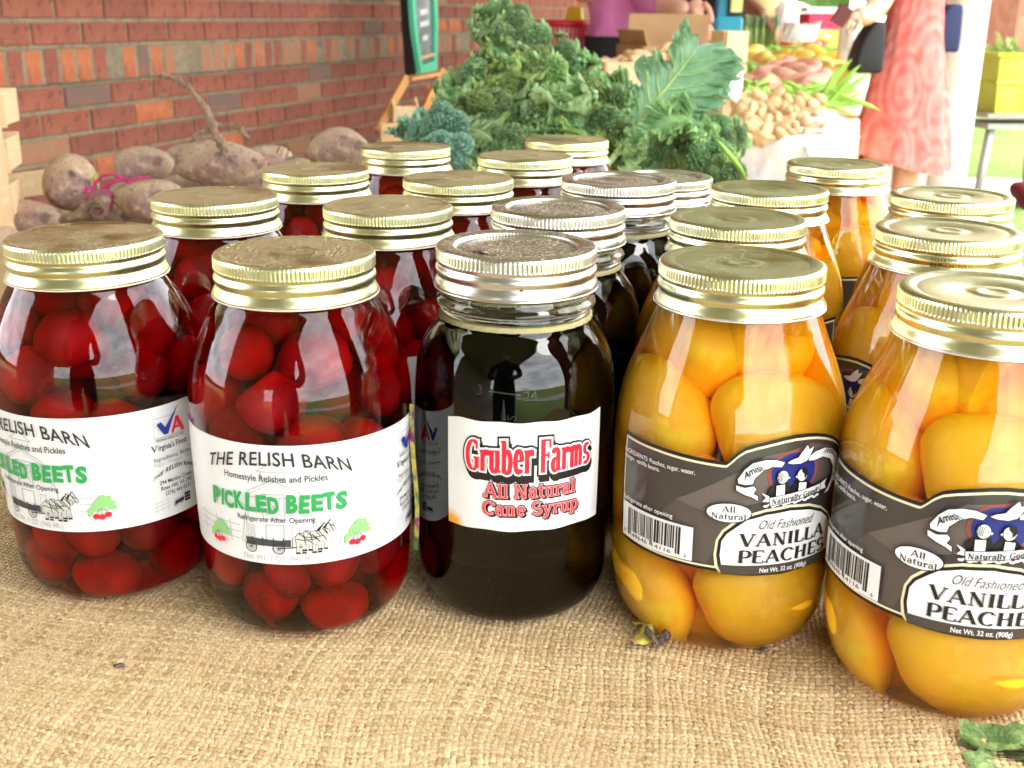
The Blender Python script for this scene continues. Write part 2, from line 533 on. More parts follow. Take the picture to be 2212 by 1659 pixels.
# ------------------------------------------------------------------ table with burlap
def cloth_h(x, y):
    h = 0.0014 * np.sin(x * 31 + y * 17 + 1.0) + 0.0012 * np.sin(x * 13 - y * 41 + 2.1) + 0.0008 * np.sin(x * 67 + y * 23)
    near = np.clip((0.46 - y) / 0.07, 0.12, 2.2)
    h = h * near
    h = h + 0.004 * np.exp(-(((x - 0.02) * 0.5 + (y - 0.345) * 1.0) / 0.018) ** 2) * np.clip((0.42 - y) / 0.06, 0, 1)
    return h
M_wood = mat('raw_wood', (0.55, 0.36, 0.18), 0.7, noise=[(9, (0.46, 0.28, 0.13), 0.4, 0.7), (80, (0.6, 0.42, 0.24), 0.5, 0.75)], bump=(120, 0.3, 0.002))
M_woodl = mat('pale_basket_wood', (0.72, 0.54, 0.32), 0.65, noise=[(9, (0.64, 0.44, 0.24), 0.4, 0.7), (90, (0.78, 0.62, 0.4), 0.5, 0.75)], bump=(140, 0.3, 0.002))
M_card = mat('brown_cardboard', (0.42, 0.25, 0.12), 0.85, noise=(12, (0.36, 0.21, 0.10), 0.4, 0.7))
tab = empty('display_table', (0.0, 0.6, GZ), (0, 0, 0))
tag(tab, 'market table under the burlap cloth that carries the jars', 'table')
TT = -0.012
edge = [(-1.9, 0.16), (0.32, 0.16), (0.70, 1.36), (-1.55, 1.66)]
b = MB()
n = len(edge)
vs = [(x, y - 0.6, TT - 0.03 - GZ) for x, y in edge] + [(x, y - 0.6, TT - 0.002 - GZ) for x, y in edge]
b.add(vs, [(3, 2, 1, 0), (4, 5, 6, 7)] + [(k, (k + 1) % n, n + (k + 1) % n, n + k) for k in range(n)])
b.build('table_top', M_wood, tab)
for x, y in edge:
    b = MB(); cx, cy = x * 0.93, 0.6 + (y - 0.6) * 0.9
    b.box((cx, cy - 0.6, (TT - 0.03 - GZ) / 2), (0.05, 0.05, TT - 0.03 - GZ)); b.build('leg', M_wood, tab)

cloth = empty('burlap_tablecloth', (0.0, 0.6, 0.0))
tag(cloth, 'coarse golden burlap cloth covering the table under the jars', 'tablecloth')
gx = np.linspace(-1.9, 1.0, 150); gy = np.linspace(0.15, 2.45, 130)
b = MB()
def inside(x, y):
    s = True
    for k in range(4):
        (x1, y1), (x2, y2) = edge[k], edge[(k + 1) % 4]
        if (x2 - x1) * (y - y1) - (y2 - y1) * (x - x1) < -0.03: s = False
    return s
X, Y = np.meshgrid(gx, gy, indexing='ij')
Hh = cloth_h(X, Y) - 0.0021
b.v = [(float(X[i, j]), float(Y[i, j]) - 0.6, float(Hh[i, j])) for i in range(len(gx)) for j in range(len(gy))]
ny = len(gy)
b.f = [(i * ny + j, (i + 1) * ny + j, (i + 1) * ny + j + 1, i * ny + j + 1) for i in range(len(gx) - 1) for j in range(ny - 1) if inside(gx[i], gy[j])]
# far cloth: procedural weave
Mf = mat('burlap_far', (0.52, 0.37, 0.18), 0.95)
t = Mf.node_tree; bs = t.nodes['Principled BSDF']
tcn = t.nodes.new('ShaderNodeTexCoord')
wv = []
for d_ in ('X', 'Y'):
    w = t.nodes.new('ShaderNodeTexWave'); w.wave_type = 'BANDS'; w.bands_direction = d_
    w.inputs['Scale'].default_value = 62; w.inputs['Distortion'].default_value = 1.5; w.inputs['Detail'].default_value = 2
    t.links.new(tcn.outputs['Object'], w.inputs['Vector']); wv.append(w)
mu = t.nodes.new('ShaderNodeMath'); mu.operation = 'MULTIPLY'
t.links.new(wv[0].outputs['Fac'], mu.inputs[0]); t.links.new(wv[1].outputs['Fac'], mu.inputs[1])
mi = t.nodes.new('ShaderNodeMixRGB'); mi.inputs['Color1'].default_value = (0.33, 0.21, 0.09, 1); mi.inputs['Color2'].default_value = (0.60, 0.44, 0.22, 1)
t.links.new(mu.outputs[0], mi.inputs['Fac']); t.links.new(mi.outputs[0], bs.inputs['Base Color'])
bp = t.nodes.new('ShaderNodeBump'); bp.inputs['Distance'].default_value = 0.001; t.links.new(mu.outputs[0], bp.inputs['Height']); t.links.new(bp.outputs[0], bs.inputs['Normal'])
b.build('cloth_sheet', Mf, cloth, True)

# woven threads near the camera, real geometry
PITCH_T = 0.00272
def weave():
    A = R_(-9)
    ca, sa = math.cos(A), math.sin(A)
    nu, nv = 300, 190
    u0, v0 = -0.415, -0.20
    def pos(u, v):
        # u, v cloth coordinates -> x, y  (with drift so that the weave is not perfectly square)
        du = 0.0035 * np.sin(v * 21 + 0.5) + 0.0016 * np.sin(v * 63 + u * 30) + 0.0003 * np.sin(u * 240 + v * 130)
        dv = 0.004 * np.sin(u * 17 + 1.2) + 0.0018 * np.sin(u * 55 + v * 40) + 0.0003 * np.sin(v * 260 + u * 90)
        skew = 0.10 * np.sin(u * 5.5 + 0.4)
        x = (u + du) * ca - (v + dv + skew * u * 0.4) * sa
        y = (u + du) * sa + (v + dv + skew * u * 0.4) * ca
        return x + 0.0, y + 0.50
    V, Fc, Cc = [], [], []
    base = 0
    for direction in (0, 1):
        n_thr = nv if direction == 0 else nu
        n_seg = (nu if direction == 0 else nv) * 2
        K = np.arange(n_thr)[:, None]
        Sg = np.arange(n_seg + 1)[None, :]
        al = Sg * (PITCH_T / 2)
        thick = 0.46 + 0.06 * np.clip(rng.normal(size=(n_thr, 1)), -1.3, 1.8)
        # slubs
        th = thick + 0.07 * np.sin(Sg * 0.11 + K * 5.1) + 0.04 * rng.normal(size=(n_thr, n_seg + 1))
        th = np.clip(th, 0.32, 0.68) * PITCH_T
        wob = 0.06 * PITCH_T * rng.normal(size=(n_thr, n_seg + 1))
        across = K * PITCH_T + wob
        par = (K + (Sg // 2)) % 2
        amp = 0.00062 + 0.00009 * rng.normal(size=(n_thr, n_seg + 1))
        zz = np.where(Sg % 2 == 0, np.where(par == direction, 1.0, -1.0) * amp, 0.0)
        col = np.clip(0.5 + 0.22 * rng.normal(size=(n_thr, 1)) + 0.10 * rng.normal(size=(n_thr, n_seg + 1)), 0, 1)
        prof = [(-1.0, -0.00042), (-0.42, 0.00022), (0.42, 0.00022), (1.0, -0.00042)]
        ring = []
        for (o_, dz) in prof:
            if direction == 0:
                u = u0 + al + 0 * across; v = v0 + across + o_ * th
            else:
                v = v0 + al + 0 * across; u = u0 + across + o_ * th
            x, y = pos(u, v)
            z = cloth_h(x, y) + zz + dz * (th / PITCH_T / 0.47) - 0.0007
            ring.append(np.stack([x, y - 0.6, z], -1))
        P = np.stack(ring, 2)       # thr, seg, 4, 3
        cx, cy = P[:, :, 1, 0], P[:, :, 1, 1] + 0.6
        V.append(P.reshape(-1, 3))
        Cc.append(np.repeat(col.reshape(-1), 4))
        kk, ss = np.meshgrid(np.arange(n_thr), np.arange(n_seg), indexing='ij')
        ok = (cy[:, :-1] > 0.315) & (cy[:, :-1] < 0.64) & (np.abs(cx[:, :-1]) < 0.235 + 0.34 * (cy[:, :-1] - 0.31))
        kk, ss = kk[ok], ss[ok]
        i0 = base + (kk * (n_seg + 1) + ss) * 4
        i1 = i0 + 4
        for q in range(3):
            if direction == 0: Fc.append(np.stack([i0 + q, i1 + q, i1 + q + 1, i0 + q + 1], -1))
            else: Fc.append(np.stack([i0 + q, i0 + q + 1, i1 + q + 1, i1 + q], -1))
        base += P.shape[0] * P.shape[1] * 4
    V = np.concatenate(V); Fc = np.concatenate(Fc); Cc = np.concatenate(Cc)
    used = np.zeros(len(V), bool); used[Fc.reshape(-1)] = True
    remap = np.cumsum(used) - 1
    V = V[used]; Cc = Cc[used]; Fc = remap[Fc]
    me = bpy.data.meshes.new('weave')
    me.vertices.add(len(V)); me.vertices.foreach_set('co', V.reshape(-1).astype(np.float32))
    me.loops.add(len(Fc) * 4); me.loops.foreach_set('vertex_index', Fc.reshape(-1).astype(np.int32))
    me.polygons.add(len(Fc)); me.polygons.foreach_set('loop_start', (np.arange(len(Fc)) * 4).astype(np.int32))
    me.polygons.foreach_set('use_smooth', np.ones(len(Fc), bool))
    me.update(calc_edges=True)
    a = me.attributes.new('fib', 'FLOAT', 'POINT')
    a.data.foreach_set('value', Cc.astype(np.float32))
    return me
M_thr = mat('jute_thread', (0.5, 0.36, 0.18), 0.85)
t = M_thr.node_tree; bs = t.nodes['Principled BSDF']
at_n = t.nodes.new('ShaderNodeAttribute'); at_n.attribute_name = 'fib'
crn = t.nodes.new('ShaderNodeValToRGB')
crn.color_ramp.elements[0].position = 0.05; crn.color_ramp.elements[0].color = (0.43, 0.285, 0.130, 1)
crn.color_ramp.elements[1].position = 0.95; crn.color_ramp.elements[1].color = (0.75, 0.57, 0.32, 1)
t.links.new(at_n.outputs['Fac'], crn.inputs['Fac'])
tcn = t.nodes.new('ShaderNodeTexCoord')
nn = t.nodes.new('ShaderNodeTexNoise'); nn.inputs['Scale'].default_value = 900; nn.inputs['Detail'].default_value = 3
t.links.new(tcn.outputs['Object'], nn.inputs['Vector'])
nl = t.nodes.new('ShaderNodeTexNoise'); nl.inputs['Scale'].default_value = 9; nl.inputs['Detail'].default_value = 3
t.links.new(tcn.outputs['Object'], nl.inputs['Vector'])
mr = t.nodes.new('ShaderNodeMapRange'); mr.inputs['From Min'].default_value = 0.3; mr.inputs['From Max'].default_value = 0.7
mr.inputs['To Min'].default_value = 0.62; mr.inputs['To Max'].default_value = 1.2
t.links.new(nn.outputs['Fac'], mr.inputs['Value'])
mx2 = t.nodes.new('ShaderNodeMixRGB'); mx2.blend_type = 'MULTIPLY'; mx2.inputs['Fac'].default_value = 1
t.links.new(crn.outputs['Color'], mx2.inputs['Color1']); t.links.new(mr.outputs[0], mx2.inputs['Color2'])
mx3 = t.nodes.new('ShaderNodeMixRGB'); mx3.inputs['Color2'].default_value = (0.44, 0.28, 0.12, 1)
mr2 = t.nodes.new('ShaderNodeMapRange'); mr2.inputs['From Min'].default_value = 0.55; mr2.inputs['From Max'].default_value = 0.8; mr2.inputs['To Max'].default_value = 0.5
t.links.new(nl.outputs['Fac'], mr2.inputs['Value']); t.links.new(mr2.outputs[0], mx3.inputs['Fac'])
t.links.new(mx2.outputs[0], mx3.inputs['Color1']); t.links.new(mx3.outputs[0], bs.inputs['Base Color'])
bp = t.nodes.new('ShaderNodeBump'); bp.inputs['Distance'].default_value = 0.0005; bp.inputs['Strength'].default_value = 0.7
t.links.new(nn.outputs['Fac'], bp.inputs['Height']); t.links.new(bp.outputs[0], bs.inputs['Normal'])
wm = weave(); wm.materials.append(M_thr)
o = obj('woven_threads', wm, cloth); o['kind'] = 'stuff'
# loose fibres
fb = MB()
for k in range(5200):
    y = random.uniform(0.32, 0.60); x = random.uniform(-1, 1) * (0.23 + 0.34 * (y - 0.31))
    a = random.uniform(0, 6.28); L = random.uniform(0.0015, 0.0055); bend = random.uniform(-1.2, 1.2); hz = random.uniform(0.0002, 0.0018)
    z0 = float(cloth_h(np.array(x), np.array(y))) + random.uniform(-0.0001, 0.0003)
    pts = []
    px_, py_ = x, y
    for q in range(4):
        pts.append((px_, py_ - 0.6, z0 + hz * math.sin(math.pi * q / 3)))
        px_ += math.cos(a) * L / 3; py_ += math.sin(a) * L / 3; a += bend / 3
    w = 0.00006
    vs = []
    for (qx, qy, qz) in pts:
        vs += [(qx, qy, qz - w), (qx + w * math.sin(a), qy - w * math.cos(a), qz + w)]
    fb.add(vs, [(0, 2, 3, 1), (2, 4, 5, 3), (4, 6, 7, 5)])
M_fib = mat('loose_jute_fibre', (0.72, 0.56, 0.33), 0.8)
o = fb.build('loose_fibres', M_fib, cloth); o['kind'] = 'stuff'

# ------------------------------------------------------------------ lettering tools (millimetres: u along the arc, v up)
def text2d(s, size=1.0, offset=0.0, shear=0.0, space=1.0):
    cu = bpy.data.curves.new('t', 'FONT')
    cu.body = s; cu.size = 1.0; cu.offset = offset; cu.shear = shear; cu.space_character = space
    cu.resolution_u = 3
    o = bpy.data.objects.new('t', cu)
    me = bpy.data.meshes.new_from_object(o)
    v = [(p.co.x, p.co.y) for p in me.vertices]
    f = [tuple(p.vertices) for p in me.polygons]
    bpy.data.objects.remove(o); bpy.data.meshes.remove(me); bpy.data.curves.remove(cu)
    return v, f

class Art:
    """flat print in label coordinates, collected per colour and layer, wrapped on the jar later"""
    def __init__(self): self.parts = {}
    def put(self, key, v, f):
        V, Fc = self.parts.setdefault(key, ([], []))
        n = len(V)
        V.extend(v); Fc.extend([tuple(i + n for i in q) for q in f])
    def text(self, key, s, cx, cy, width=None, cap=None, arch=0.0, offset=0.0, shear=0.0, rot=0.0, jit=None, align='c', space=1.0):
        """cap = capital height in mm, width = total width in mm, centred at cx with baseline cy"""
        v, f = text2d(s, offset=offset, shear=shear, space=space)
        if not v: return
        xs = [p[0] for p in v]
        x0, x1 = min(xs), max(xs)
        k = (cap / 0.73) if cap else width / (x1 - x0)
        kx = width / (x1 - x0) if width else k
        if not cap: k = kx
        out = []
        cr_, sr_ = math.cos(rot), math.sin(rot)
        wtot = (x1 - x0) * kx
        for (x, y) in v:
            xx = (x - (x0 + x1) / 2) * kx if align == 'c' else (x - x0) * kx
            yy = y * k
            if arch:
                q = xx / (wtot / 2)
                yy += arch * (1 - q * q)
                xx -= -arch * 2 * q / (wtot / 2) * (y * k) * -1.0
            out.append((cx + xx * cr_ - yy * sr_, cy + xx * sr_ + yy * cr_))
        self.put(key, out, f)
    def poly(self, key, pts):
        self.put(key, [tuple(p) for p in pts], [tuple(range(len(pts)))])
    def line(self, key, pts, w, closed=False):
        pts = [Vector((p[0], p[1])) for p in pts]
        if closed: pts.append(pts[0].copy())
        for i in range(len(pts) - 1):
            d = pts[i + 1] - pts[i]
            if d.length < 1e-6: continue
            d.normalize(); n = Vector((-d.y, d.x)) * w / 2; e = d * w * 0.25
            a, c = pts[i] - e, pts[i + 1] + e
            self.put(key, [tuple(a - n), tuple(c - n), tuple(c + n), tuple(a + n)], [(0, 1, 2, 3)])
    def ell(self, key, cx, cy, rx, ry, n=28, rot=0.0):
        self.poly(key, [(cx + rx * math.cos(a) * math.cos(rot) - ry * math.sin(a) * math.sin(rot), cy + rx * math.cos(a) * math.sin(rot) + ry * math.sin(a) * math.cos(rot)) for a in [2 * math.pi * k / n for k in range(n)]])
    def ring(self, key, cx, cy, rx, ry, w, n=28):
        self.line(key, [(cx + rx * math.cos(2 * math.pi * k / n), cy + ry * math.sin(2 * math.pi * k / n)) for k in range(n)], w, True)

# a small pen-stroke serif alphabet
def arc(cx, cy, rx, ry, a0, a1, n=9):
    return [(cx + rx * math.cos(R_(a0 + (a1 - a0) * k / n)), cy + ry * math.sin(R_(a0 + (a1 - a0) * k / n))) for k in range(n + 1)]
XH = 0.70
GL = {
 'A': (0.95, [('n', [(0.12, 0), (0.46, 1)]), ('k', [(0.46, 1), (0.82, 0)]), ('n', [(0.24, 0.34), (0.68, 0.34)])], [(0.12, 0), (0.82, 0)]),
 'B': (0.8, [('k', [(0.2, 0), (0.2, 1)]), ('a', [(0.2, 1)] + arc(0.42, 0.76, 0.24, 0.24, 90, -90) + [(0.2, 0.52)]), ('a', [(0.2, 0.52)] + arc(0.44, 0.26, 0.28, 0.26, 90, -90) + [(0.2, 0)])], [(0.2, 0), (0.2, 1)]),
 'C': (0.85, [('a', arc(0.48, 0.5, 0.36, 0.5, 52, 310, 16))], [(0.72, 0.86)]),
 'E': (0.75, [('k', [(0.2, 0), (0.2, 1)]), ('n', [(0.2, 1), (0.66, 1)]), ('n', [(0.2, 0.52), (0.55, 0.52)]), ('n', [(0.2, 0), (0.68, 0)]), ('n', [(0.66, 1), (0.66, 0.80)]), ('n', [(0.68, 0), (0.68, 0.22)])], [(0.2, 0), (0.2, 1)]),
 'F': (0.70, [('k', [(0.22, 0), (0.22, 1)]), ('n', [(0.22, 0.97), (0.66, 0.97)]), ('n', [(0.22, 0.52), (0.55, 0.52)]), ('n', [(0.64, 1), (0.64, 0.74)]), ('n', [(0.54, 0.62), (0.54, 0.42)])], [(0.22, 0), (0.22, 1)]),
 'G': (0.88, [('a', arc(0.46, 0.5, 0.34, 0.5, 52, 300, 16)), ('k', [(0.70, 0.06), (0.70, 0.42)]), ('n', [(0.50, 0.42), (0.84, 0.42)]), ('n', [(0.70, 0.98), (0.70, 0.72)])], []),
 'H': (0.95, [('k', [(0.22, 0), (0.22, 1)]), ('k', [(0.74, 0), (0.74, 1)]), ('n', [(0.22, 0.52), (0.74, 0.52)])], [(0.22, 0), (0.22, 1), (0.74, 0), (0.74, 1)]),
 'I': (0.44, [('k', [(0.22, 0), (0.22, 1)])], [(0.22, 0), (0.22, 1)]),
 'L': (0.72, [('k', [(0.2, 0), (0.2, 1)]), ('n', [(0.2, 0), (0.66, 0)]), ('n', [(0.66, 0), (0.66, 0.26)])], [(0.2, 0), (0.2, 1)]),
 'N': (0.95, [('n', [(0.2, 0), (0.2, 1)]), ('k', [(0.2, 1), (0.74, 0)]), ('n', [(0.74, 0), (0.74, 1)])], [(0.2, 0), (0.2, 1), (0.74, 1)]),
 'P': (0.76, [('k', [(0.2, 0), (0.2, 1)]), ('a', [(0.2, 1)] + arc(0.42, 0.72, 0.27, 0.28, 90, -90) + [(0.2, 0.44)])], [(0.2, 0), (0.2, 1)]),
 'S': (0.74, [('a', arc(0.37, 0.745, 0.26, 0.25, 40, 250, 10) + arc(0.37, 0.255, 0.28, 0.25, 70, -145, 10))], []),
 'V': (0.92, [('k', [(0.12, 1), (0.46, 0)]), ('n', [(0.46, 0), (0.80, 1)])], [(0.12, 1), (0.80, 1)]),
 'a': (0.66, [('k', [(0.46, 0), (0.46, 0.5)] ), ('a', [(0.46, 0.5)] + arc(0.30, 0.50, 0.17, 0.20, 20, 165, 7)), ('a', [(0.46, 0.42)] + arc(0.28, 0.20, 0.16, 0.20, 95, 300, 9))], [(0.52, 0)]),
 'b': (0.70, [('k', [(0.18, 0), (0.18, 1)]), ('a', [(0.18, 0.5)] + arc(0.36, 0.34, 0.20, 0.36, 110, -110, 10) + [(0.18, 0.08)])], [(0.12, 1)]),
 'd': (0.72, [('k', [(0.52, 0), (0.52, 1)]), ('a', [(0.52, 0.6)] + arc(0.34, 0.34, 0.20, 0.36, 70, 290, 10) + [(0.52, 0.08)])], [(0.46, 1), (0.56, 0)]),
 'e': (0.64, [('a', [(0.14, 0.38), (0.50, 0.38)] + arc(0.33, 0.36, 0.19, 0.35, 5, 320, 14))], []),
 'l': (0.36, [('k', [(0.18, 0), (0.18, 1)])], [(0.18, 0), (0.13, 1)]),
 'm': (1.0, [('k', [(0.18, 0), (0.18, 0.7)]), ('a', [(0.18, 0.5)] + arc(0.33, 0.50, 0.15, 0.2, 140, 0, 6)), ('k', [(0.49, 0.52), (0.49, 0)]), ('a', [(0.49, 0.5)] + arc(0.64, 0.50, 0.15, 0.2, 140, 0, 6)), ('k', [(0.80, 0.52), (0.80, 0)])], [(0.18, 0), (0.12, 0.7), (0.49, 0), (0.8, 0)]),
 'n': (0.70, [('k', [(0.18, 0), (0.18, 0.7)]), ('a', [(0.18, 0.5)] + arc(0.34, 0.50, 0.17, 0.2, 140, 0, 6)), ('k', [(0.51, 0.52), (0.51, 0)])], [(0.18, 0), (0.12, 0.7), (0.51, 0)]),
 'o': (0.68, [('a', arc(0.34, 0.35, 0.2, 0.35, 0, 360, 16))], []),
 'p': (0.72, [('k', [(0.18, -0.32), (0.18, 0.7)]), ('a', [(0.18, 0.5)] + arc(0.36, 0.34, 0.20, 0.36, 110, -110, 10) + [(0.18, 0.08)])], [(0.18, -0.32), (0.12, 0.7)]),
 'r': (0.54, [('k', [(0.18, 0), (0.18, 0.7)]), ('a', [(0.18, 0.45)] + arc(0.38, 0.48, 0.17, 0.2, 130, 50, 5)), ('k', [(0.46, 0.66), (0.46, 0.52)])], [(0.18, 0), (0.12, 0.7)]),
 's': (0.58, [('a', arc(0.30, 0.52, 0.16, 0.18, 40, 250, 8) + arc(0.28, 0.18, 0.18, 0.18, 70, -150, 8))], []),
 't': (0.46, [('k', [(0.2, 0.92), (0.2, 0.15)]), ('a', arc(0.33, 0.15, 0.13, 0.14, 180, 300, 6)), ('n', [(0.06, 0.68), (0.40, 0.68)])], []),
 'u': (0.72, [('k', [(0.18, 0.7), (0.18, 0.2)]), ('a', arc(0.34, 0.2, 0.17, 0.2, 180, 320, 6) + [(0.52, 0.2)]), ('k', [(0.52, 0.7), (0.52, 0)])], [(0.12, 0.7), (0.46, 0.7), (0.58, 0)]),
 'y': (0.68, [('k', [(0.12, 0.7), (0.34, 0.02)]), ('n', [(0.56, 0.7), (0.30, -0.12)]), ('a', [(0.32, -0.1), (0.24, -0.28), (0.10, -0.28)])], [(0.12, 0.7), (0.56, 0.7)]),
 '!': (0.34, [('k', [(0.17, 1), (0.17, 0.32)]), ('k', [(0.17, 0.10), (0.17, 0)])], []),
 ' ': (0.36, [], []),
}
def serif(art, key, s, cx, cy, width, cap, kw=0.16, nw=0.07, sw=0.12, grow=0.0, arch=0.0, dx=0.0, dy=0.0, warp=None):
    """draw with a pen of thick width kw and thin width nw (fractions of the cap height); grow = extra outline in mm"""
    adv = [GL[c][0] for c in s]
    tot = sum(adv)
    kx = width / tot
    x = 0.0
    lift = 0
    for c, a_ in zip(s, adv):
        for (knd, pts) in GL[c][1]:
            P = [Vector(((x + p[0]) * kx, p[1] * cap)) for p in pts]
            draw_stroke(art, key, P, knd, kw * cap, nw * cap, grow, cx - width / 2 + dx, cy + dy, width, arch, warp, lift)
            lift += 1
        for (sx, sy) in GL[c][2]:
            yy = sy * cap + (nw * cap / 2 if sy < 0.05 else -nw * cap / 2)
            P = [Vector(((x + sx) * kx - sw * cap, yy)), Vector(((x + sx) * kx + sw * cap, yy))]
            draw_stroke(art, key, P, 'n', kw * cap, nw * cap, grow, cx - width / 2 + dx, cy + dy, width, arch, warp, lift)
            lift += 1
        x += a_
def draw_stroke(art, key, P, knd, kw, nw, grow, ox, oy, width, arch, warp, lift):
    n = len(P)
    L, Rr = [], []
    for i in range(n):
        d = P[min(i + 1, n - 1)] - P[max(i - 1, 0)]
        if d.length < 1e-9: d = Vector((0, 1))
        d.normalize()
        if knd == 'k': w = kw
        elif knd == 'n': w = nw
        else: w = nw + (kw - nw) * abs(d.y) ** 1.3
        w += grow * 2
        q = Vector((-d.y, d.x)) * (w / 2)
        p = P[i].copy()
        if grow:
            if i == 0: p -= d * grow
            if i == n - 1: p += d * grow
        L.append(p + q); Rr.append(p - q)
    V = []
    for a, c in zip(L, Rr):
        for p in (a, c):
            xx, yy = p.x, p.y
            t_ = (xx / width) * 2 - 1
            if warp: yy = warp(t_, yy)
            if arch: yy += arch * (1 - t_ * t_)
            V.append((ox + xx, oy + yy, lift % 6))
    art.put(key, V, [(2 * i, 2 * i + 1, 2 * i + 3, 2 * i + 2) for i in range(n - 1)])

def wrap_art(art, mats, Rz, v_off, u_off_deg, parent, names, order, lift0=0.16):
    """wrap print on the jar; u in mm measured from u_off_deg, v_off added to v. Angle 0 faces the camera (-Y)."""
    for li, key in enumerate(order):
        if key not in art.parts: continue
        V, Fc = art.parts[key]
        bm = bmesh.new()
        vs = [bm.verts.new((p[0], p[1], (p[2] if len(p) > 2 else 0) * 0.012)) for p in V]
        for f in Fc:
            try: bm.faces.new([vs[i] for i in f])
            except ValueError: pass
        bmesh.ops.triangulate(bm, faces=[f for f in bm.faces if len(f.verts) > 4])
        for _ in range(5):
            le = [e for e in bm.edges if abs(e.verts[0].co.x - e.verts[1].co.x) > 3.0]
            if not le: break
            bmesh.ops.subdivide_edges(bm, edges=le, cuts=1)
            bmesh.ops.triangulate(bm, faces=[f for f in bm.faces if len(f.verts) > 4])
        lift = lift0 + 0.10 * li
        for v in bm.verts:
            z = v.co.y + v_off
            r = Rz(z) + lift + v.co.z
            a = v.co.x / Rz(70) + R_(u_off_deg)
            v.co = Vector((r * math.sin(a), -r * math.cos(a), z)) * MM
        # orient outwards
        for f in bm.faces:
            f.normal_update()
            cc = f.calc_center_median()
            if f.normal.x * cc.x + f.normal.y * cc.y < 0: f.normal_flip()
        me = bpy.data.meshes.new(names[key])
        bm.to_mesh(me); bm.free()
        me.materials.append(mats[key])
        obj(names[key], me, parent)

def patch(outline_fn, u0, u1, nu, nv, Rz, deg0, lift, back=0.08):
    """label sheet with real thickness; outline_fn(u)->(vlo, vhi)"""
    b = MB()
    us = np.linspace(u0, u1, nu)
    for side in (0, 1):
        for u in us:
            lo, hi = outline_fn(u)
            for j in range(nv):
                z = lo + (hi - lo) * j / (nv - 1)
                r = Rz(z) + (lift if side == 0 else lift - back)
                a = u / Rz(70) + R_(deg0)
                b.v.append((r * math.sin(a) * MM, -r * math.cos(a) * MM, z * MM))
    N = nu * nv
    for i in range(nu - 1):
        for j in range(nv - 1):
            q = (i * nv + j, (i + 1) * nv + j, (i + 1) * nv + j + 1, i * nv + j + 1)
            b.f.append(q); b.f.append(tuple(N + k for k in reversed(q)))
    return b

# ------------------------------------------------------------------ jars
def prof_fn(prof):
    zs = [p[1] for p in prof]; rs = [p[0] for p in prof]
    def f(z):
        return float(np.interp(z, zs, rs))
    return f
def smooth_prof(pts, n=5):
    out = []
    for i in range(len(pts) - 1):
        p0 = pts[max(i - 1, 0)]; p1 = pts[i]; p2 = pts[i + 1]; p3 = pts[min(i + 2, len(pts) - 1)]
        for k in range(n):
            t_ = k / n
            q = [0.5 * (2 * p1[d] + (p2[d] - p0[d]) * t_ + (2 * p0[d] - 5 * p1[d] + 4 * p2[d] - p3[d]) * t_ ** 2 + (-p0[d] + 3 * p1[d] - 3 * p2[d] + p3[d]) * t_ ** 3) for d in (0, 1)]
            out.append(tuple(q))
    out.append(pts[-1])
    return out
BEET_P = [(28, 3.5), (33, 1.2), (39, 1.6), (44.5, 6), (48.2, 15), (49.2, 26), (50.0, 42), (50.6, 60), (51.0, 80), (51.2, 98), (50.9, 110), (49.4, 121), (46.2, 131), (42.0, 140.5), (38.4, 147.5), (35.8, 152), (34.6, 155), (34.4, 158)]
PEACH_P = [(28, 3.5), (33, 1.2), (40, 1.6), (45.5, 6), (49.2, 15), (50.6, 26), (51.6, 42), (52.2, 60), (52.5, 80), (52.3, 95), (51.2, 108), (48.6, 119), (44.8, 129.5), (40.8, 139), (37.6, 147), (35.7, 152), (34.8, 155), (34.6, 158)]
SYR_P = [(26, 3.5), (31, 1.2), (37, 1.6), (42.3, 6), (45.6, 14), (46.8, 26), (47.2, 45), (47.4, 65), (47.5, 85), (47.4, 105), (46.9, 115), (45.4, 124), (42.4, 131.5), (38.6, 137), (36.0, 140.4), (34.9, 143)]

def lid_profile(H, flange, recess, rtop):
    """H = top height mm. outer silhouette from the top centre outwards and down"""
    t = []
    if recess == 'flat':
        t += [(0.01, H - .5), (9.0, H - .5), (9.6, H - 0.2), (10.4, H - 0.2), (11, H - .5), (30.5, H - .55), (31.5, H - .45), (32.6, H - 0.05), (33.6, H)]
    elif recess == 'ring':
        t += [(0.01, H - 1.2), (4.5, H - 1.2), (5.2, H - .9), (8, H - .9), (8.7, H - 1.3), (12.5, H - 1.3), (13.3, H - .95), (28.6, H - .95), (29.8, H - 1.0), (31.2, H - .15), (32.2, H - .02), (33.6, H)]
    else:   # two-piece lid: deep recessed disc inside the band
        t += [(0.01, H - 1.7), (10, H - 1.7), (11, H - 1.4), (24, H - 1.5), (26, H - 2.4), (28, H - 2.6), (28.6, H - 0.9), (29.0, H - .35), (30.5, H - .05), (33.6, H)]
    t += [(rtop - 1.4, H - .1), (rtop - .6, H - .55), (rtop - .15, H - 1.3), (rtop, H - 2.4), (rtop, H - 4.4), (rtop, H - 6.2), (rtop - .35, H - 7.0), (rtop - 1.0, H - 7.6), (rtop - 1.1, H - 8.3)]
    t += [(rtop - .5, H - 9.0), (rtop + .1, H - 10.1), (rtop + .15, H - 11.2), (rtop - .4, H - 12.3), (rtop - 1.0, H - 13.0), (rtop - .9, H - 13.8)]
    t += [(rtop - .1, H - 15.0), (rtop + .5, H - 16.2), (rtop + flange, H - 17.3), (rtop + flange + .1, H - 17.8), (rtop + flange - .5, H - 18.2), (rtop - 1.2, H - 18.1)]
    return t
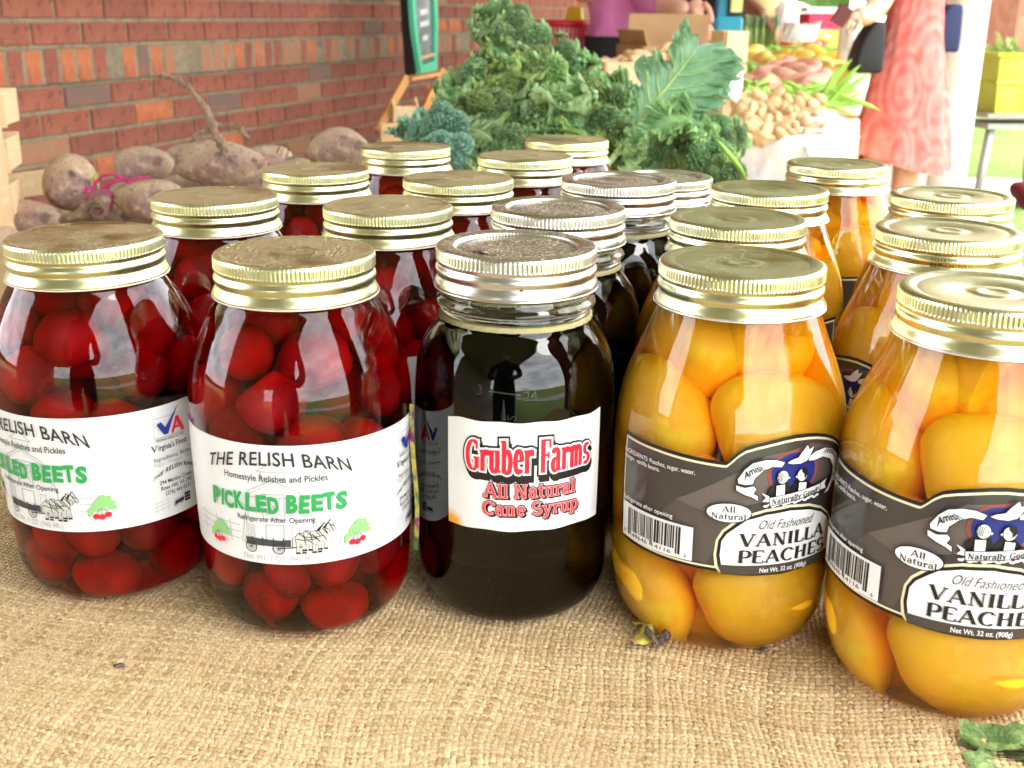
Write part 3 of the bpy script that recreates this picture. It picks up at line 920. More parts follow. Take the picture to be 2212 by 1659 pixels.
def make_lid(name, H, flange, recess, rtop, nk, kd, mt, edge_m):
    pr = lid_profile(H, flange, recess, rtop)
    n = nk * 5
    def fn(r, z, a, i):
        if H - 6.0 < z < H - 1.8:
            ph = (a * nk / (2 * math.pi)) % 1.0
            g = max(0.0, 1 - abs(ph - 0.5) / 0.30)
            e = 1.0 if H - 5 < z < H - 3 else 0.75
            return r - kd * g * e
        return r
    prk = []
    for (r, z) in pr: prk.append((r, z))
    # extra rows for the knurl
    i = [k for k, p in enumerate(prk) if abs(p[1] - (H - 4.4)) < .01][0]
    prk[i:i + 1] = [(rtop, H - 2.9), (rtop, H - 5.4), (rtop, H - 5.9)]
    b = MB(); b.lathe([(r * MM, z * MM) for r, z in prk], n, fn=lambda r, z, a, i: fn(r * 1000, z * 1000, a, i) * MM)
    # lathe above is laid from centre outwards: flip so normals face out
    b.f = [tuple(reversed(f)) for f in b.f]
    me = b.mesh(name, mt, True)
    e = MB()
    q = [(rtop + flange - .2, H - 18.05), (rtop + flange + .35, H - 18.3), (rtop + flange + .3, H - 18.75), (rtop + flange - .3, H - 18.9), (rtop - 1.5, H - 18.6)]
    e.lathe([(r * MM, z * MM) for r, z in q], 96)
    e.f = [tuple(reversed(f)) for f in e.f]
    return me, e.mesh('rolled_edge', edge_m, True)

HB, HP, HS = 172.7, 172.7, 175.0
LID_B = make_lid('lid', HB, 1.1, 'flat', 36.0, 120, 0.55, M_gold, M_liner)
LID_P = make_lid('lid', HP, 1.3, 'ring', 36.4, 120, 0.8, M_goldp, mat('white_metal_edge', (0.85, 0.82, 0.84), 0.25, metal=0.6))
LID_S = make_lid('lid', HS, 0.6, 'band', 36.9, 110, 0.75, M_silver, M_silver)

def glass_mesh(name, P, mt, top=None, n=96):
    pr = smooth_prof(P, 4)
    b = MB()
    pr2 = [(0.01, 4.2), (14, 4.4), (24, 4.3)] + pr
    if top: pr2 += top
    b.lathe([(r * MM, z * MM) for r, z in pr2], n, close=True)
    return b.mesh(name, mt, True)

def blob(name, rx, ry, rz, seed, mt, amp=0.07, sub=2, fn=None):
    bm = bmesh.new()
    bmesh.ops.create_icosphere(bm, subdivisions=sub + 1, radius=1)
    r = random.Random(seed)
    k = [(Vector((r.gauss(0, 1), r.gauss(0, 1), r.gauss(0, 1))), r.uniform(0, 6.3)) for _ in range(5)]
    for v in bm.verts:
        p = v.co.copy()
        d = 1 + amp * sum(math.sin(2.0 * p.dot(a) + ph) for a, ph in k) / 2.2
        if fn: p = fn(p)
        v.co = Vector((p.x * rx, p.y * ry, p.z * rz)) * d
    me = bpy.data.meshes.new(name); bm.to_mesh(me); bm.free()
    me.materials.append(mt)
    me.polygons.foreach_set('use_smooth', [True] * len(me.polygons))
    return me
def cut_end(p):
    q = p.copy()
    if q.z > .72: q.z = .72 + (q.z - .72) * .15
    return q
beet_in = [blob('pickled_beet', 14.0 * MM, 13.6 * MM, 13.2 * MM, 40 + k, M_beetin, 0.07, 2, cut_end if k == 3 else None) for k in range(5)]
def half(p):
    q = p.copy()
    if q.y > 0.25:
        d = math.sqrt(q.x ** 2 + q.z ** 2)
        q.y = 0.25 - 0.35 * max(0, 1 - (d / 0.55) ** 2)
    return q
peach_in = [blob('peach_half', 29 * MM, 19 * MM, 27 * MM, 70 + k, M_peachin, 0.07, 3) for k in range(3)]
def half(p):
    q = p.copy()
    if q.y > 0.15:
        d = math.sqrt(q.x ** 2 + q.z ** 2)
        q.y = 0.15 - 0.62 * max(0, 1 - (d / 0.50) ** 2) + .05 * math.sin(q.x * 14) * math.sin(q.z * 12) * (d < .6)
    return q
peach_in += [blob('peach_half', 28 * MM, 26 * MM, 26 * MM, 80 + k, M_peachin, 0.06, 3, half) for k in range(2)]
t = M_peachin.node_tree; bs = t.nodes['Principled BSDF']
tcn = t.nodes.new('ShaderNodeTexCoord'); vm = t.nodes.new('ShaderNodeVectorMath'); vm.operation = 'DISTANCE'; vm.inputs[1].default_value = (0, .0, 0)
ns_ = t.nodes.new('ShaderNodeTexNoise'); ns_.inputs['Scale'].default_value = 160; t.links.new(tcn.outputs['Object'], ns_.inputs['Vector'])
t.links.new(tcn.outputs['Object'], vm.inputs[0])
ma = t.nodes.new('ShaderNodeMath'); ma.operation = 'MULTIPLY_ADD'; ma.inputs[1].default_value = .010; t.links.new(ns_.outputs['Fac'], ma.inputs[0]); t.links.new(vm.outputs['Value'], ma.inputs[2])
mr = t.nodes.new('ShaderNodeMapRange'); mr.inputs['From Min'].default_value = .0205; mr.inputs['From Max'].default_value = .0135; t.links.new(ma.outputs[0], mr.inputs['Value'])
mi = t.nodes.new('ShaderNodeMixRGB'); mi.inputs['Color2'].default_value = (.80, .16, .03, 1)
t.links.new(bs.inputs['Base Color'].links[0].from_socket, mi.inputs['Color1']); t.links.new(mr.outputs[0], mi.inputs['Fac']); t.links.new(mi.outputs[0], bs.inputs['Base Color'])

RB, RP, RS = prof_fn(BEET_P[4:]), prof_fn(PEACH_P[4:]), prof_fn(SYR_P[4:])
random.seed(11)

# ---- beet jar
beet = empty('beet_jar')
obj('glass', glass_mesh('glass', BEET_P, M_beetliq), beet)
l = obj('lid', LID_B[0], beet); obj('rolled_edge', LID_B[1], l)
zs = [17, 36, 55, 74, 93, 112, 130]
for k, z in enumerate(zs):
    nr = 9 if z < 120 else 6
    rr = RB(z) - 13.4 - (1.6 if z < 120 else 3.0)
    if z < 20: rr = 30; nr = 7
    for q in range(nr):
        a = 2 * math.pi * (q + 0.5 * (k % 2) + random.uniform(-.17, .17)) / nr
        if random.random() < 0.03: continue
        obj('pickled_beet', random.choice(beet_in), beet, Vector((math.cos(a) * rr, math.sin(a) * rr, z + random.uniform(-4.5, 4.5))) * MM, (random.uniform(0, 6), random.uniform(0, 6), random.uniform(0, 6)), (random.uniform(.82, 1.08), random.uniform(.82, 1.08), random.uniform(.80, 1.08)))
    for q in range(3):
        a = 2.1 * q + k
        obj('pickled_beet', random.choice(beet_in), beet, Vector((math.cos(a) * 14, math.sin(a) * 14, z + random.uniform(4, 12))) * MM, (random.uniform(0, 6), random.uniform(0, 6), 0))
LC = -5.0           # angle of the centre of the main panel
lo_b = 42.2; hi_b = 99.0
pb = patch(lambda u: (lo_b, hi_b), -100, 98, 150, 8, RB, LC, 0.30, 0.22)
lab = pb.build('label', M_paper, beet, True)
A = Art()
mm_per_deg = RB(70) * math.pi / 180
def U(deg): return (deg - LC) * mm_per_deg
# barn drawing
g = 'barn'
for pts, w in [([(U(-23.2), 51.8), (U(-17.6), 77.2), (U(-5.2), 83.0), (U(7.8), 77.2), (U(13.5), 65), (U(15), 51)], 0.6),
               ([(U(-21.5), 51.8), (U(-16.6), 76.2), (U(-5.2), 81.6), (U(6.8), 76.2), (U(12.3), 65)], 0.35),
               ([(U(-12.7), 86.8), (U(-4.7), 91.0), (U(2.9), 86.7), (U(-12.7), 86.8)], 0.5),
               ([(U(-10.5), 86.6), (U(-9.6), 81)], 0.5), ([(U(1), 86.6), (U(0.2), 81)], 0.5), ([(U(-23.2), 51.9), (U(-15), 51.9)], 0.5),
               ([(U(-10.5), 84), (U(1), 84)], 0.3), ([(U(-17), 74.5), (U(6.5), 74.5)], 0.4), ([(U(-17), 63.5), (U(-24), 63.5)], 0.3)]:
    A.line(g, pts, w)
for k in range(17):
    d = -20 + k * 1.95
    top = 75.5 if -16 < d < 6 else 66
    if not (-10.3 < d < 0.2): A.line('barnp', [(U(d), 52.5), (U(d), top)], 0.22)
    else: A.line('barnp', [(U(d), 63.5), (U(d), 66)], 0.22)
A.line(g, [(U(-10.5), 76.3), (U(0.2), 76.3), (U(0.2), 64.5), (U(-10.5), 64.5)], 0.55, True)
A.line(g, [(U(-9.2), 75), (U(-1), 66)], 0.5); A.line(g, [(U(-1), 75), (U(-9.2), 66)], 0.5)
A.line(g, [(U(-9.5), 52), (U(-9.5), 61.5), (U(-0.5), 61.5), (U(-0.5), 52)], 0.7)
A.line(g, [(U(-19), 55), (U(-19), 61), (U(-15.5), 61), (U(-15.5), 55)], 0.4, True)
A.poly('barnp', [(U(-18.4), 55.6), (U(-16.1), 55.6), (U(-16.1), 60.4), (U(-18.4), 60.4)])
A.line(g, [(U(3.5), 56), (U(3.5), 60.5), (U(7), 60.5), (U(7), 56)], 0.4, True)
# fences
for (d0, d1) in ((-56, -24), (25, 50)):
    for zz in (59.6, 56.3, 53.0):
        A.line('barnp', [(U(d0), zz), (U(d1), zz)], 0.75)
    for d in ((-51, -40, -30) if d0 < 0 else (34.5, 46.8)):
        A.line('barnp', [(U(d), 51), (U(d), 61.5)], 0.75)
# lettering
A.text('ink', 'THE RELISH BARN', U(-4), 84.5, width=(U(34.5) - U(-42)), cap=6.6, arch=5.4, offset=0.012, space=1.05)
A.text('ink', 'Homestyle Relishes and Pickles', U(-4.4), 82.2, width=(U(21.8) - U(-30.5)), cap=3.2, offset=0.006)
gl = 'PICKLED BEETS'
adv = {'I': 0.5, ' ': 0.45}
x = 0; jr = random.Random(3)
tot = sum(adv.get(c, 1.0) for c in gl)
for c in gl:
    w_ = adv.get(c, 1.0)
    cx = U(-40.5) + (U(31) - U(-40.5)) * (x + w_ / 2) / tot
    if c != ' ':
        A.text('green', c, cx, 67.9 + jr.uniform(-.5, .7), width=(1.9 if c == 'I' else 5.0), cap=7.6 + jr.uniform(0, .8), offset=0.05, rot=jr.uniform(-.07, .07), shear=jr.uniform(-.05, .12))
    x += w_
A.text('ink', 'Refrigerate After Opening', U(-4.7), 63.0, width=(U(15) - U(-24.6)), cap=2.6, offset=0.004)
A.text('lgrey', 'Net Wt. 1 QT (946 ML)', U(-4.2), 43.9, width=(U(14.5) - U(-23)), cap=2.9, offset=0.012)
# wagon
A.poly('wagon', [(U(-20.5), 51.2), (U(2.6), 51.2), (U(2.6), 54.6), (U(-0.5), 54.6), (U(-0.5), 54.2), (U(-20.5), 54.9)])
for d in (-17, -11.5, -6, -1): A.line('ink', [(U(d), 51.2), (U(d), 55.2)], 0.5)
for d in (-18, -3.6):
    A.ring('ink', U(d), 50.2, 2.6, 2.6, 0.4)
    for k in range(6):
        a = math.pi * k / 6
        A.line('ink', [(U(d) - 2.4 * math.cos(a), 50.2 - 2.4 * math.sin(a)), (U(d) + 2.4 * math.cos(a), 50.2 + 2.4 * math.sin(a))], 0.14)
A.line('ink', [(U(-3), 50.4), (U(9), 51.2)], 0.5); A.line('ink', [(U(3.4), 51), (U(3.4), 55.6)], 0.3)
# horses
def horse(dx, dy, s=1.0):
    def P(x, y): return (U(4.6) + dx + x * s, 47.8 + dy + y * s)
    body = [(0.4, 8.6), (0.2, 6.2), (1.4, 4.8), (3.4, 4.4), (6.8, 4.2), (9.2, 4.8), (10.6, 6.0), (11.2, 7.8), (11.9, 9.6), (13.0, 9.2), (14.6, 8.6), (15.2, 9.4), (14.4, 11.4), (13.4, 13.2), (13.0, 14.4), (12.3, 13.4), (11.2, 12.6), (9.6, 10.8), (7.8, 9.7), (4.6, 9.6), (2.0, 10.2)]
    A.line('ink', [P(*q) for q in body], 0.42, True)
    A.poly('horse', [P(*q) for q in body])
    for lx, bend in ((1.4, -.3), (3.2, .5), (8.2, -.2), (10.0, .4)):
        leg = [(lx - .9, 5.4), (lx + .9, 5.2), (lx + .55 + bend, 2.8), (lx + .8 + bend, 0.8), (lx - .7 + bend, 0.8), (lx - .35 + bend, 2.8)]
        A.line('ink', [P(*q) for q in leg], 0.28, True); A.poly('horse', [P(*q) for q in leg])
        A.poly('hoof', [P(lx - .9 + bend, 0), P(lx + 1.3 + bend, 0), P(lx + .8 + bend, 0.9), P(lx - .7 + bend, 0.9)])
    for ln in ([(0.6, 7.4), (4, 6.6), (9.8, 7.0)], [(3.8, 9.6), (4.6, 4.6)], [(7.6, 9.6), (10.6, 5.6)], [(9.2, 10.6), (11.2, 8.0)], [(12, 13.2), (14.2, 9)], [(2, 10), (8, 4.4)], [(12.9, 12), (14.6, 11)]):
        A.line('hoof', [P(*q) for q in ln], 0.36)
    A.poly('hoof', [P(9.6, 10.9), P(10.8, 12.6), P(12.2, 13.6), P(11.2, 11.6), P(10.4, 10.4)])
    A.poly('hoof', [P(12.2, 13.5), P(12.3, 14.8), P(12.8, 13.9)])
horse(2.9, 1.3, .98)
horse(0, 0, 1)
# radishes
def radish(cx, sc):
    for (x, y, rx, ry, ro) in [(-3.4, 4.2, 2.4, 1.2, .5), (3.4, 5.0, 2.6, 1.2, -.35), (-1.8, 6.6, 2.2, 1.4, 1.1), (0.6, 8.2, 1.6, 2.2, 0), (2.4, 7.8, 1.5, 2.1, -.5), (-.4, 5.0, 1.7, 1.2, .2), (4.2, 6.6, 1.4, .8, -.2), (-4.4, 2.2, 1.6, .8, .9)]:
        A.ell('radleaf', cx + x * sc, 49.6 + y * sc * .95, rx * sc, ry * sc, 14, ro)
    for (x, y) in ((-2.4, 1.0), (-.2, .6), (2.2, 1.5)):
        A.line('radleaf2', [(cx + x * sc, 49.8 + y * sc), (cx + x * .3 * sc, 54.5)], 0.3)
        A.ell('red', cx + x * sc, 49.2 + y * sc, 1.35 * sc, 1.2 * sc, 16)
        A.line('lgrey', [(cx + x * sc, 48.4 + y * sc), (cx + x * 1.5 * sc, 46.8 + y * sc), (cx + x * 1.4 * sc, 45.3 + y * sc)], 0.22)
radish(U(36), 1.15); radish(U(-37.8), 1.05); radish(U(-112), 1.0)
# side panel
s0 = U(75)
A.line('lgrey', [(s0 - 7.8, 83.2), (s0 + 7.8, 83.2), (s0 + 7.8, 93.3), (s0 - 7.8, 93.3)], 0.3, True)
A.line('barnp', [(s0 - 7.2, 83.6), (s0 + 7.2, 83.6)], 0.3)
for k in range(3):
    A.line('red', [(s0 + 1.0, 84.8), (s0 + 4.0, 91.8)], 1.2)
A.line('red2', [(s0 + 4.0, 91.8), (s0 + 6.9, 84.8)], 1.9); A.line('red2', [(s0 + 2.2, 87.0), (s0 + 6, 87.0)], 1.0)
A.poly('blue', [(s0 - 6.8, 90.6), (s0 - 4.6, 91.6), (s0 - 2.6, 88.4), (s0 + 5.4, 98.2), (s0 + 1.2, 91.0), (s0 - 1.4, 84.9), (s0 - 3.6, 85.0)])
A.text('ink', 'VIRGINIA AGRICULTURE', s0, 83.6 - 1.9, width=15.4, cap=1.35)
serif(A, 'ink', 'VirginiasFinest'.replace('V', 'V') if False else 'V', s0 - 8.6, 77.4, 3.2, 3.0, 0.2, 0.1)
A.text('ink', "irginia's Finest", s0 + 1.4, 77.4, width=16.0, cap=2.9, offset=0.012)
A.text('ink2', 'Ingredients: Beets, Water,', s0 - 9.6, 72.6, cap=2.0, align='l')
A.text('lgrey', 'Sugar, Vinegar, Salt, Spices', s0 - 9.6, 69.6, cap=2.0, align='l')
A.text('ink', 'THE RELISH BARN', s0 + 1.6, 62.4, width=26, cap=2.3, arch=4.0, offset=0.02, space=1.15)
A.text('ink', '294 Martins Creek', s0 + 1.6, 60.0, width=18.6, cap=2.1, offset=0.008)
A.text('ink', 'Rose Hill, VA 242', s0 + 1.6, 57.0, width=17.6, cap=2.1, offset=0.008)
A.text('ink', '(276) 445-5533', s0 + 2.4, 54.0, width=14.6, cap=2.1, offset=0.008)
for zz in (48, 50, 52): A.line('barnp', [(s0 - 11.5, zz - 1.2), (s0 - 2.6, zz)], 0.35)
for q in (-10, -7, -4): A.line('barnp', [(s0 + q, 46.5), (s0 + q, 51.5)], 0.35)
A.poly('ink2', [(s0 - 1, 48), (s0 + 4, 48.8), (s0 + 4, 50.6), (s0 - 1, 49.8)])
A.ring('ink', s0, 47.8, 1.0, 1.0, .3); A.ring('ink', s0 + 3.2, 48.4, 1.0, 1.0, .3)
for q in range(9): A.ell('ink2', s0 + 5.2 + (q % 3) * 1.1, 48.4 + (q // 3) * 1.6, .7, .8, 8)
# small print on the far left of the label
for q in range(9): A.text('lgrey', 'Nutrition Facts  Serving Size 1 oz' if q == 8 else 'Total Fat 0g  Sodium  Sugars', U(-95), 58 + q * 3.3, cap=1.6, align='c')
mats = dict(barn=M_inkl, barnp=M_inkll, ink=M_ink, ink2=M_ink, green=M_green, lgrey=M_inkl, wagon=mat('wagon_ink', (0.06, 0.065, 0.075), 0.4), horse=mat('horse_grey_ink', (0.60, 0.62, 0.57), 0.4), hoof=M_black, radleaf=M_lgreen, radleaf2=M_green, red=M_redink, red2=M_redink, blue=M_blueink)
names = dict(barn='barn_drawing', barnp='fence_drawing', ink='black_lettering', ink2='small_lettering', green='green_lettering', lgrey='grey_lettering', wagon='wagon_drawing', horse='horse_drawing', hoof='harness_drawing', radleaf='radish_leaves_drawing', radleaf2='radish_stalks_drawing', red='radish_drawing', red2='letter_drawing', blue='check_mark_drawing')
wrap_art(A, mats, RB, 0, LC, lab, names, ['barnp', 'barn', 'lgrey', 'wagon', 'ink', 'horse', 'hoof', 'green', 'radleaf', 'radleaf2', 'red', 'red2', 'blue', 'ink2'], 0.36)

# ---- syrup jar
syr = empty('syrup_jar')
obj('glass', glass_mesh('glass', SYR_P, M_syrup), syr)
b = MB()
b.lathe([(q[0] * MM, q[1] * MM) for q in [(34.9, 143.1), (34.6, 146), (34.8, 147.2), (36.6, 148.2), (37.0, 149.4), (36.6, 150.6), (35.0, 151.6), (34.6, 153), (34.6, 157.5), (31.6, 157.5), (31.4, 146), (31.8, 143.1), (34.9, 143.1)]], 96)
obj('neck', b.mesh('neck', M_clear, True), syr)
b = MB()
b.lathe([(q[0] * MM, q[1] * MM) for q in [(0.01, 143.15), (29.6, 143.15)]], 64)
fo = MB()
fo.lathe([(q[0] * MM, q[1] * MM) for q in [(29.4, 143.2), (31.2, 144.6), (33.2, 145.0), (35.15, 144.3), (35.4, 143.2), (35.5, 142.2)]], 160, fn=lambda r, z, a, i: r + 0.00025 * math.sin(a * 37 + i) + 0.0002 * math.sin(a * 91))
fo.f = [tuple(reversed(f)) for f in fo.f]
obj('foam_ring', fo.mesh('foam_ring', mat('syrup_foam', (0.42, 0.37, 0.18), 0.7, bump=(900, 0.6, 0.0006)), True), syr)
l = obj('lid', LID_S[0], syr); obj('rolled_edge', LID_S[1], l)
LS = 8.4
def sol(u):
    e = 0.5 * math.sin(u * .35) * .5
    lift_ = max(0, (u - 30) / 8) * 1.0
    return (53.4 + .25 * math.sin(u * .3 + 1), 105.4 + e + lift_ * .8 - max(0, -u - 33) * .12)
ps = patch(sol, -38.4, 38.2, 90, 10, RS, LS, 0.30, 0.22)
M_lab2 = mat('white_sticker', (0.80, 0.80, 0.80), 0.3, coat=0.3)
t = M_lab2.node_tree
bs = t.nodes['Principled BSDF']
tcn = t.nodes.new('ShaderNodeTexCoord')
# spilled syrup stain in the lower left corner of the sticker
a0 = R_(LS) - 37.5 / RS(70)
vm = t.nodes.new('ShaderNodeVectorMath'); vm.operation = 'DISTANCE'
vm.inputs[1].default_value = (RS(54) * MM * math.sin(a0), -RS(54) * MM * math.cos(a0), 0.0525)
t.links.new(tcn.outputs['Object'], vm.inputs[0])
mr = t.nodes.new('ShaderNodeMapRange'); mr.inputs['From Min'].default_value = 0.0085; mr.inputs['From Max'].default_value = 0.004
t.links.new(vm.outputs['Value'], mr.inputs['Value'])
mi = t.nodes.new('ShaderNodeMixRGB'); mi.inputs['Color1'].default_value = (0.80, 0.80, 0.80, 1); mi.inputs['Color2'].default_value = (0.85, 0.36, 0.02, 1)
t.links.new(mr.outputs[0], mi.inputs['Fac']); t.links.new(mi.outputs[0], bs.inputs['Base Color'])
nb = t.nodes.new('ShaderNodeTexNoise'); nb.inputs['Scale'].default_value = 40; t.links.new(tcn.outputs['Object'], nb.inputs['Vector'])
bp = t.nodes.new('ShaderNodeBump'); bp.inputs['Distance'].default_value = 0.002; bp.inputs['Strength'].default_value = 0.4
t.links.new(nb.outputs['Fac'], bp.inputs['Height']); t.links.new(bp.outputs[0], bs.inputs['Normal'])
lab = ps.build('label', M_lab2, syr, True)
A = Art()
mmd = RS(70) * math.pi / 180
def US(deg): return (deg - LS) * mmd
wg = lambda t_, y: y * (1 + 0.20 * (1 - t_ * t_)) - 0.7 * (1 - t_ * t_)
for key, gr, dx, dy in (('sh1', 2.0, .3, -1.0), ('wh', .85, 0, 0), ('rd', 0.0, 0, 0)):
    if key == 'sh1':
        for (ddx, ddy) in ((0, 0), (.5, -2.2), (1.0, -3.2)):
            serif(A, 'sh%d' % (1 + (ddy < -1) + (ddy < -3)), 'Gruber Farms', US(9.5), 82.6, US(45) - US(-26), 13.2, .15, .07, .07, grow=1.6 if ddy == 0 else 1.35, dx=ddx, dy=ddy, warp=wg)
    else:
        serif(A, key, 'Gruber Farms', US(9.5), 82.6, US(45) - US(-26), 13.2, .15, .07, .07, grow=gr, warp=wg)
for s_, c_, y_, w_ in (('All Natural', US(9.6), 70.2, US(35) - US(-16)), ('Cane Syrup', US(10.6), 61.6, US(38) - US(-16.5))):
    for key, kk, gr, dx, dy in (('b2', .11, .75, .15, 0), ('b3', .11, .55, .9, -.75), ('p2', .11, .38, 0, 0), ('r2', .11, 0.0, 0, 0)):
        serif(A, key, s_, c_, y_, w_, 6.3 if s_[0] == 'A' else 6.0, kk, .06, .11, grow=gr, dx=dx, dy=dy)
mats = dict(sh1=M_black, sh2=M_black, sh3=M_black, wh=M_whiteink, rd=M_redink, b2=M_black, b3=M_black, p2=M_pinkink, r2=M_redink)
names = dict(sh1='outline_lettering', sh2='shadow_lettering', sh3='shadow_lettering', wh='white_lettering', rd='red_lettering', b2='outline_lettering', b3='shadow_lettering', p2='pink_lettering', r2='red_lettering')
wrap_art(A, mats, RS, 0, LS, lab, names, ['sh3', 'sh2', 'sh1', 'b3', 'b2', 'wh', 'p2', 'rd', 'r2'], 0.36)
# raised marks on the glass
A = Art()
for s_, d_, z_ in (('3', -19, 117.2), ('24', 8.5, 115.4)):
    A.text('em', s_, US(d_), z_, cap=4.6, offset=-0.004)
A.line('em', [(US(-13.5), 119.2), (US(3), 118.0)], 0.7)
A.text('em', 'S', US(1), 107.6, cap=4.2, rot=1.5)
M_emb = mat('raised_glass_mark', (0.03, 0.028, 0.02), 0.05)
wrap_art(A, dict(em=M_emb), RS, 0, LS, syr, dict(em='raised_glass_marks'), ['em'], 0.35)
# folded coloured price leaflet edge tucked on the left of the syrup jar is added with the loose things

# ---- peach jar
pea = empty('peach_jar')
obj('glass', glass_mesh('glass', PEACH_P, M_peachliq), pea)
l = obj('lid', LID_P[0], pea); obj('rolled_edge', LID_P[1], l)
random.seed(21)
for k, (z, nr, rr) in enumerate([(28, 4, 31), (68, 4, 32.5), (107, 4, 30), (137, 3, 17)]):
    for q in range(nr):
        a = 2 * math.pi * (q + 0.5 * (k % 2) + random.uniform(-.09, .09)) / nr + 0.35
        sc = random.uniform(0.90, 1.04) * (0.80 if z > 120 else 1.0)
        cavity = random.random() < .28 and z > 50
        me = peach_in[random.choice((3, 4) if cavity else (0, 1, 2))]
        obj('peach_half', me, pea, Vector((math.cos(a) * (rr - 4 * cavity), math.sin(a) * (rr - 4 * cavity), z + random.uniform(-5, 5))) * MM, (random.uniform(-.35, .35), random.uniform(-.6, .6), a + (-math.pi / 2 if cavity else math.pi / 2)), (sc, sc, sc))
for z in (16, 38, 60, 84, 108, 128):
    obj('peach_half', peach_in[0], pea, Vector((0, 0, z)) * MM, (0, 0, z), (.85, 1.2, .6))
LP = 0.0
mmp = RP(70) * math.pi / 180
def UP(d): return d * mmp
top_pts = [(-70.6, 98.8), (-45, 98.8), (-28.8, 98.3), (-11.5, 97.8), (-9.4, 99.6), (-6.6, 102.4), (-3.3, 104.6), (2, 106.2), (8.4, 107.5), (15, 108.6), (21.1, 109.1), (28, 108.8), (33.6, 108.1), (40, 106.6), (46.5, 104.2), (51, 101.6), (54, 99.0), (56.2, 97.8), (60, 97.8), (90, 98.4), (112, 98.6)]
bot_pts = [(-70.6, 53), (-69.4, 49.6), (-66, 47.6), (-41.6, 47.0), (-12.7, 46.6), (-8, 45.6), (1.9, 45.2), (20.3, 44.9), (40, 45.4), (52, 46.6), (56, 47), (90, 47.2), (110, 47.4), (112, 50)]
def bnd(ins, u):
    d = u / mmp
    hi = float(np.interp(d, [p[0] for p in top_pts], [p[1] for p in top_pts]))
    lo = float(np.interp(d, [p[0] for p in bot_pts], [p[1] for p in bot_pts]))
    return lo + ins, hi - ins
sheets = []
pp = patch(lambda u: bnd(0, u), UP(-70.6), UP(112), 170, 9, RP, LP, 0.30, 0.22)
lab = pp.build('label', M_black, pea, True)
pc = patch(lambda u: bnd(1.5, u), UP(-68.8), UP(110.2), 170, 9, RP, LP, 0.40, 0.06)
pc.build('cream_border', M_cream, lab, True)
pg = patch(lambda u: bnd(2.5, u), UP(-67.6), UP(109), 170, 9, RP, LP, 0.50, 0.06)
pg.build('charcoal_field', M_peachlab, lab, True)
A = Art()
# faceted grey shapes behind the lettering
A.poly('f2', [(UP(-34), 77.5), (UP(6), 101.0), (UP(30), 104.6), (UP(44), 101), (UP(47), 88), (UP(20), 84), (UP(-1), 79), (UP(-17), 73.5)])
A.poly('f1', [(UP(-34), 77.3), (UP(-17), 73.2), (UP(-1), 78.6), (UP(-6), 68), (UP(-14), 58), (UP(-17), 50.4), (UP(-26), 50.4), (UP(-31), 64)])
A.poly('f0', [(UP(-34), 77), (UP(-41), 70), (UP(-35), 66), (UP(-31), 64)])
def oval(ins):
    P = [(-13.2 + ins * 1.1, 48.8 if ins < 1.2 else 50), (-14.2 + ins * 1.1, 55), (-13.6 + ins, 62), (-11.2 + ins * .9, 66.8 - ins * .5), (-6 + ins * .5, 71.6 - ins), (-0.6, 74.8 - ins), (8, 77.2 - ins), (20, 78.3 - ins), (31, 77.0 - ins), (39.5, 73.8 - ins), (46 - ins * .5, 69.4 - ins * .7), (50.4 - ins, 63.8), (53.4 - ins * 1.1, 55), (54 - ins * 1.1, 48.8)]
    return [(UP(p[0]), p[1]) for p in P]
A.poly('o1', oval(0) + [(UP(54), 46.6), (UP(-11), 46.6)][0:2])
A.poly('o2', oval(1.2) + [(UP(52), 46.0), (UP(-10), 46.0)])
A.poly('o3', [(p[0], max(p[1], 50.6)) for p in oval(2.6)])
A.poly('o4', [(UP(-12), 50.7), (UP(52), 50.9), (UP(52), 46.4), (UP(-10), 46.4)])
A.text('ital', 'Old Fashioned', UP(19.5), 68.2, width=UP(34) - UP(5.5), cap=4.6, shear=0.45, offset=-0.008)
serif(A, 'vsh', 'VANILLA', UP(19.6) + .5, 59.9, UP(42.4) - UP(-3.2), 5.8, .17, .05, .10)
serif(A, 'v', 'VANILLA', UP(19.6), 60.2, UP(42.4) - UP(-3.2), 5.9, .24, .075, .17)
serif(A, 'vsh', 'PEACHES', UP(20.5) + .5, 51.9, UP(44.4) - UP(-3.6), 5.8, .17, .05, .10)
serif(A, 'v', 'PEACHES', UP(20.5), 52.2, UP(44.4) - UP(-3.6), 5.9, .24, .075, .17)
A.text('w', 'Net Wt. 32 oz. (908g)', UP(19.8), 47.5, width=UP(32.2) - UP(7.4), cap=2.3, offset=0.012)
A.text('w', 'INGREDIENTS: Peaches, sugar, water,', UP(-45.5), 91.0, width=UP(-25.1) - UP(-66.2), cap=2.1, offset=0.004)
A.text('w', 'vinegar, vanilla beans.', UP(-54.2), 88.3, width=UP(-42.4) - UP(-66.2), cap=2.1, offset=0.004)
A.text('w', 'Refrigerate after opening', UP(-49.8), 68.6, width=UP(-34.4) - UP(-65.4), cap=2.2, offset=0.004)
A.poly('bcw', [(UP(-65.2), 50.8), (UP(-23.8), 50.6), (UP(-24), 66.6), (UP(-65.2), 67.4)])
r3 = random.Random(49646); xx = -60.8
n_ = 0
while xx < -29.5:
    w_ = r3.choice((.35, .35, .7, 1.05))
    lo_ = 52.4 if (xx < -58.6 or xx > -32.2 or -46.2 < xx < -44.6) else 54.6
    if xx + w_ / mmp < -33.6 or xx > -32.4 or True: A.poly('bcb', [(UP(xx), lo_), (UP(xx) + w_, lo_), (UP(xx) + w_, 65.6), (UP(xx), 65.6)])
    xx += (w_ + r3.choice((.35, .35, .7))) / mmp
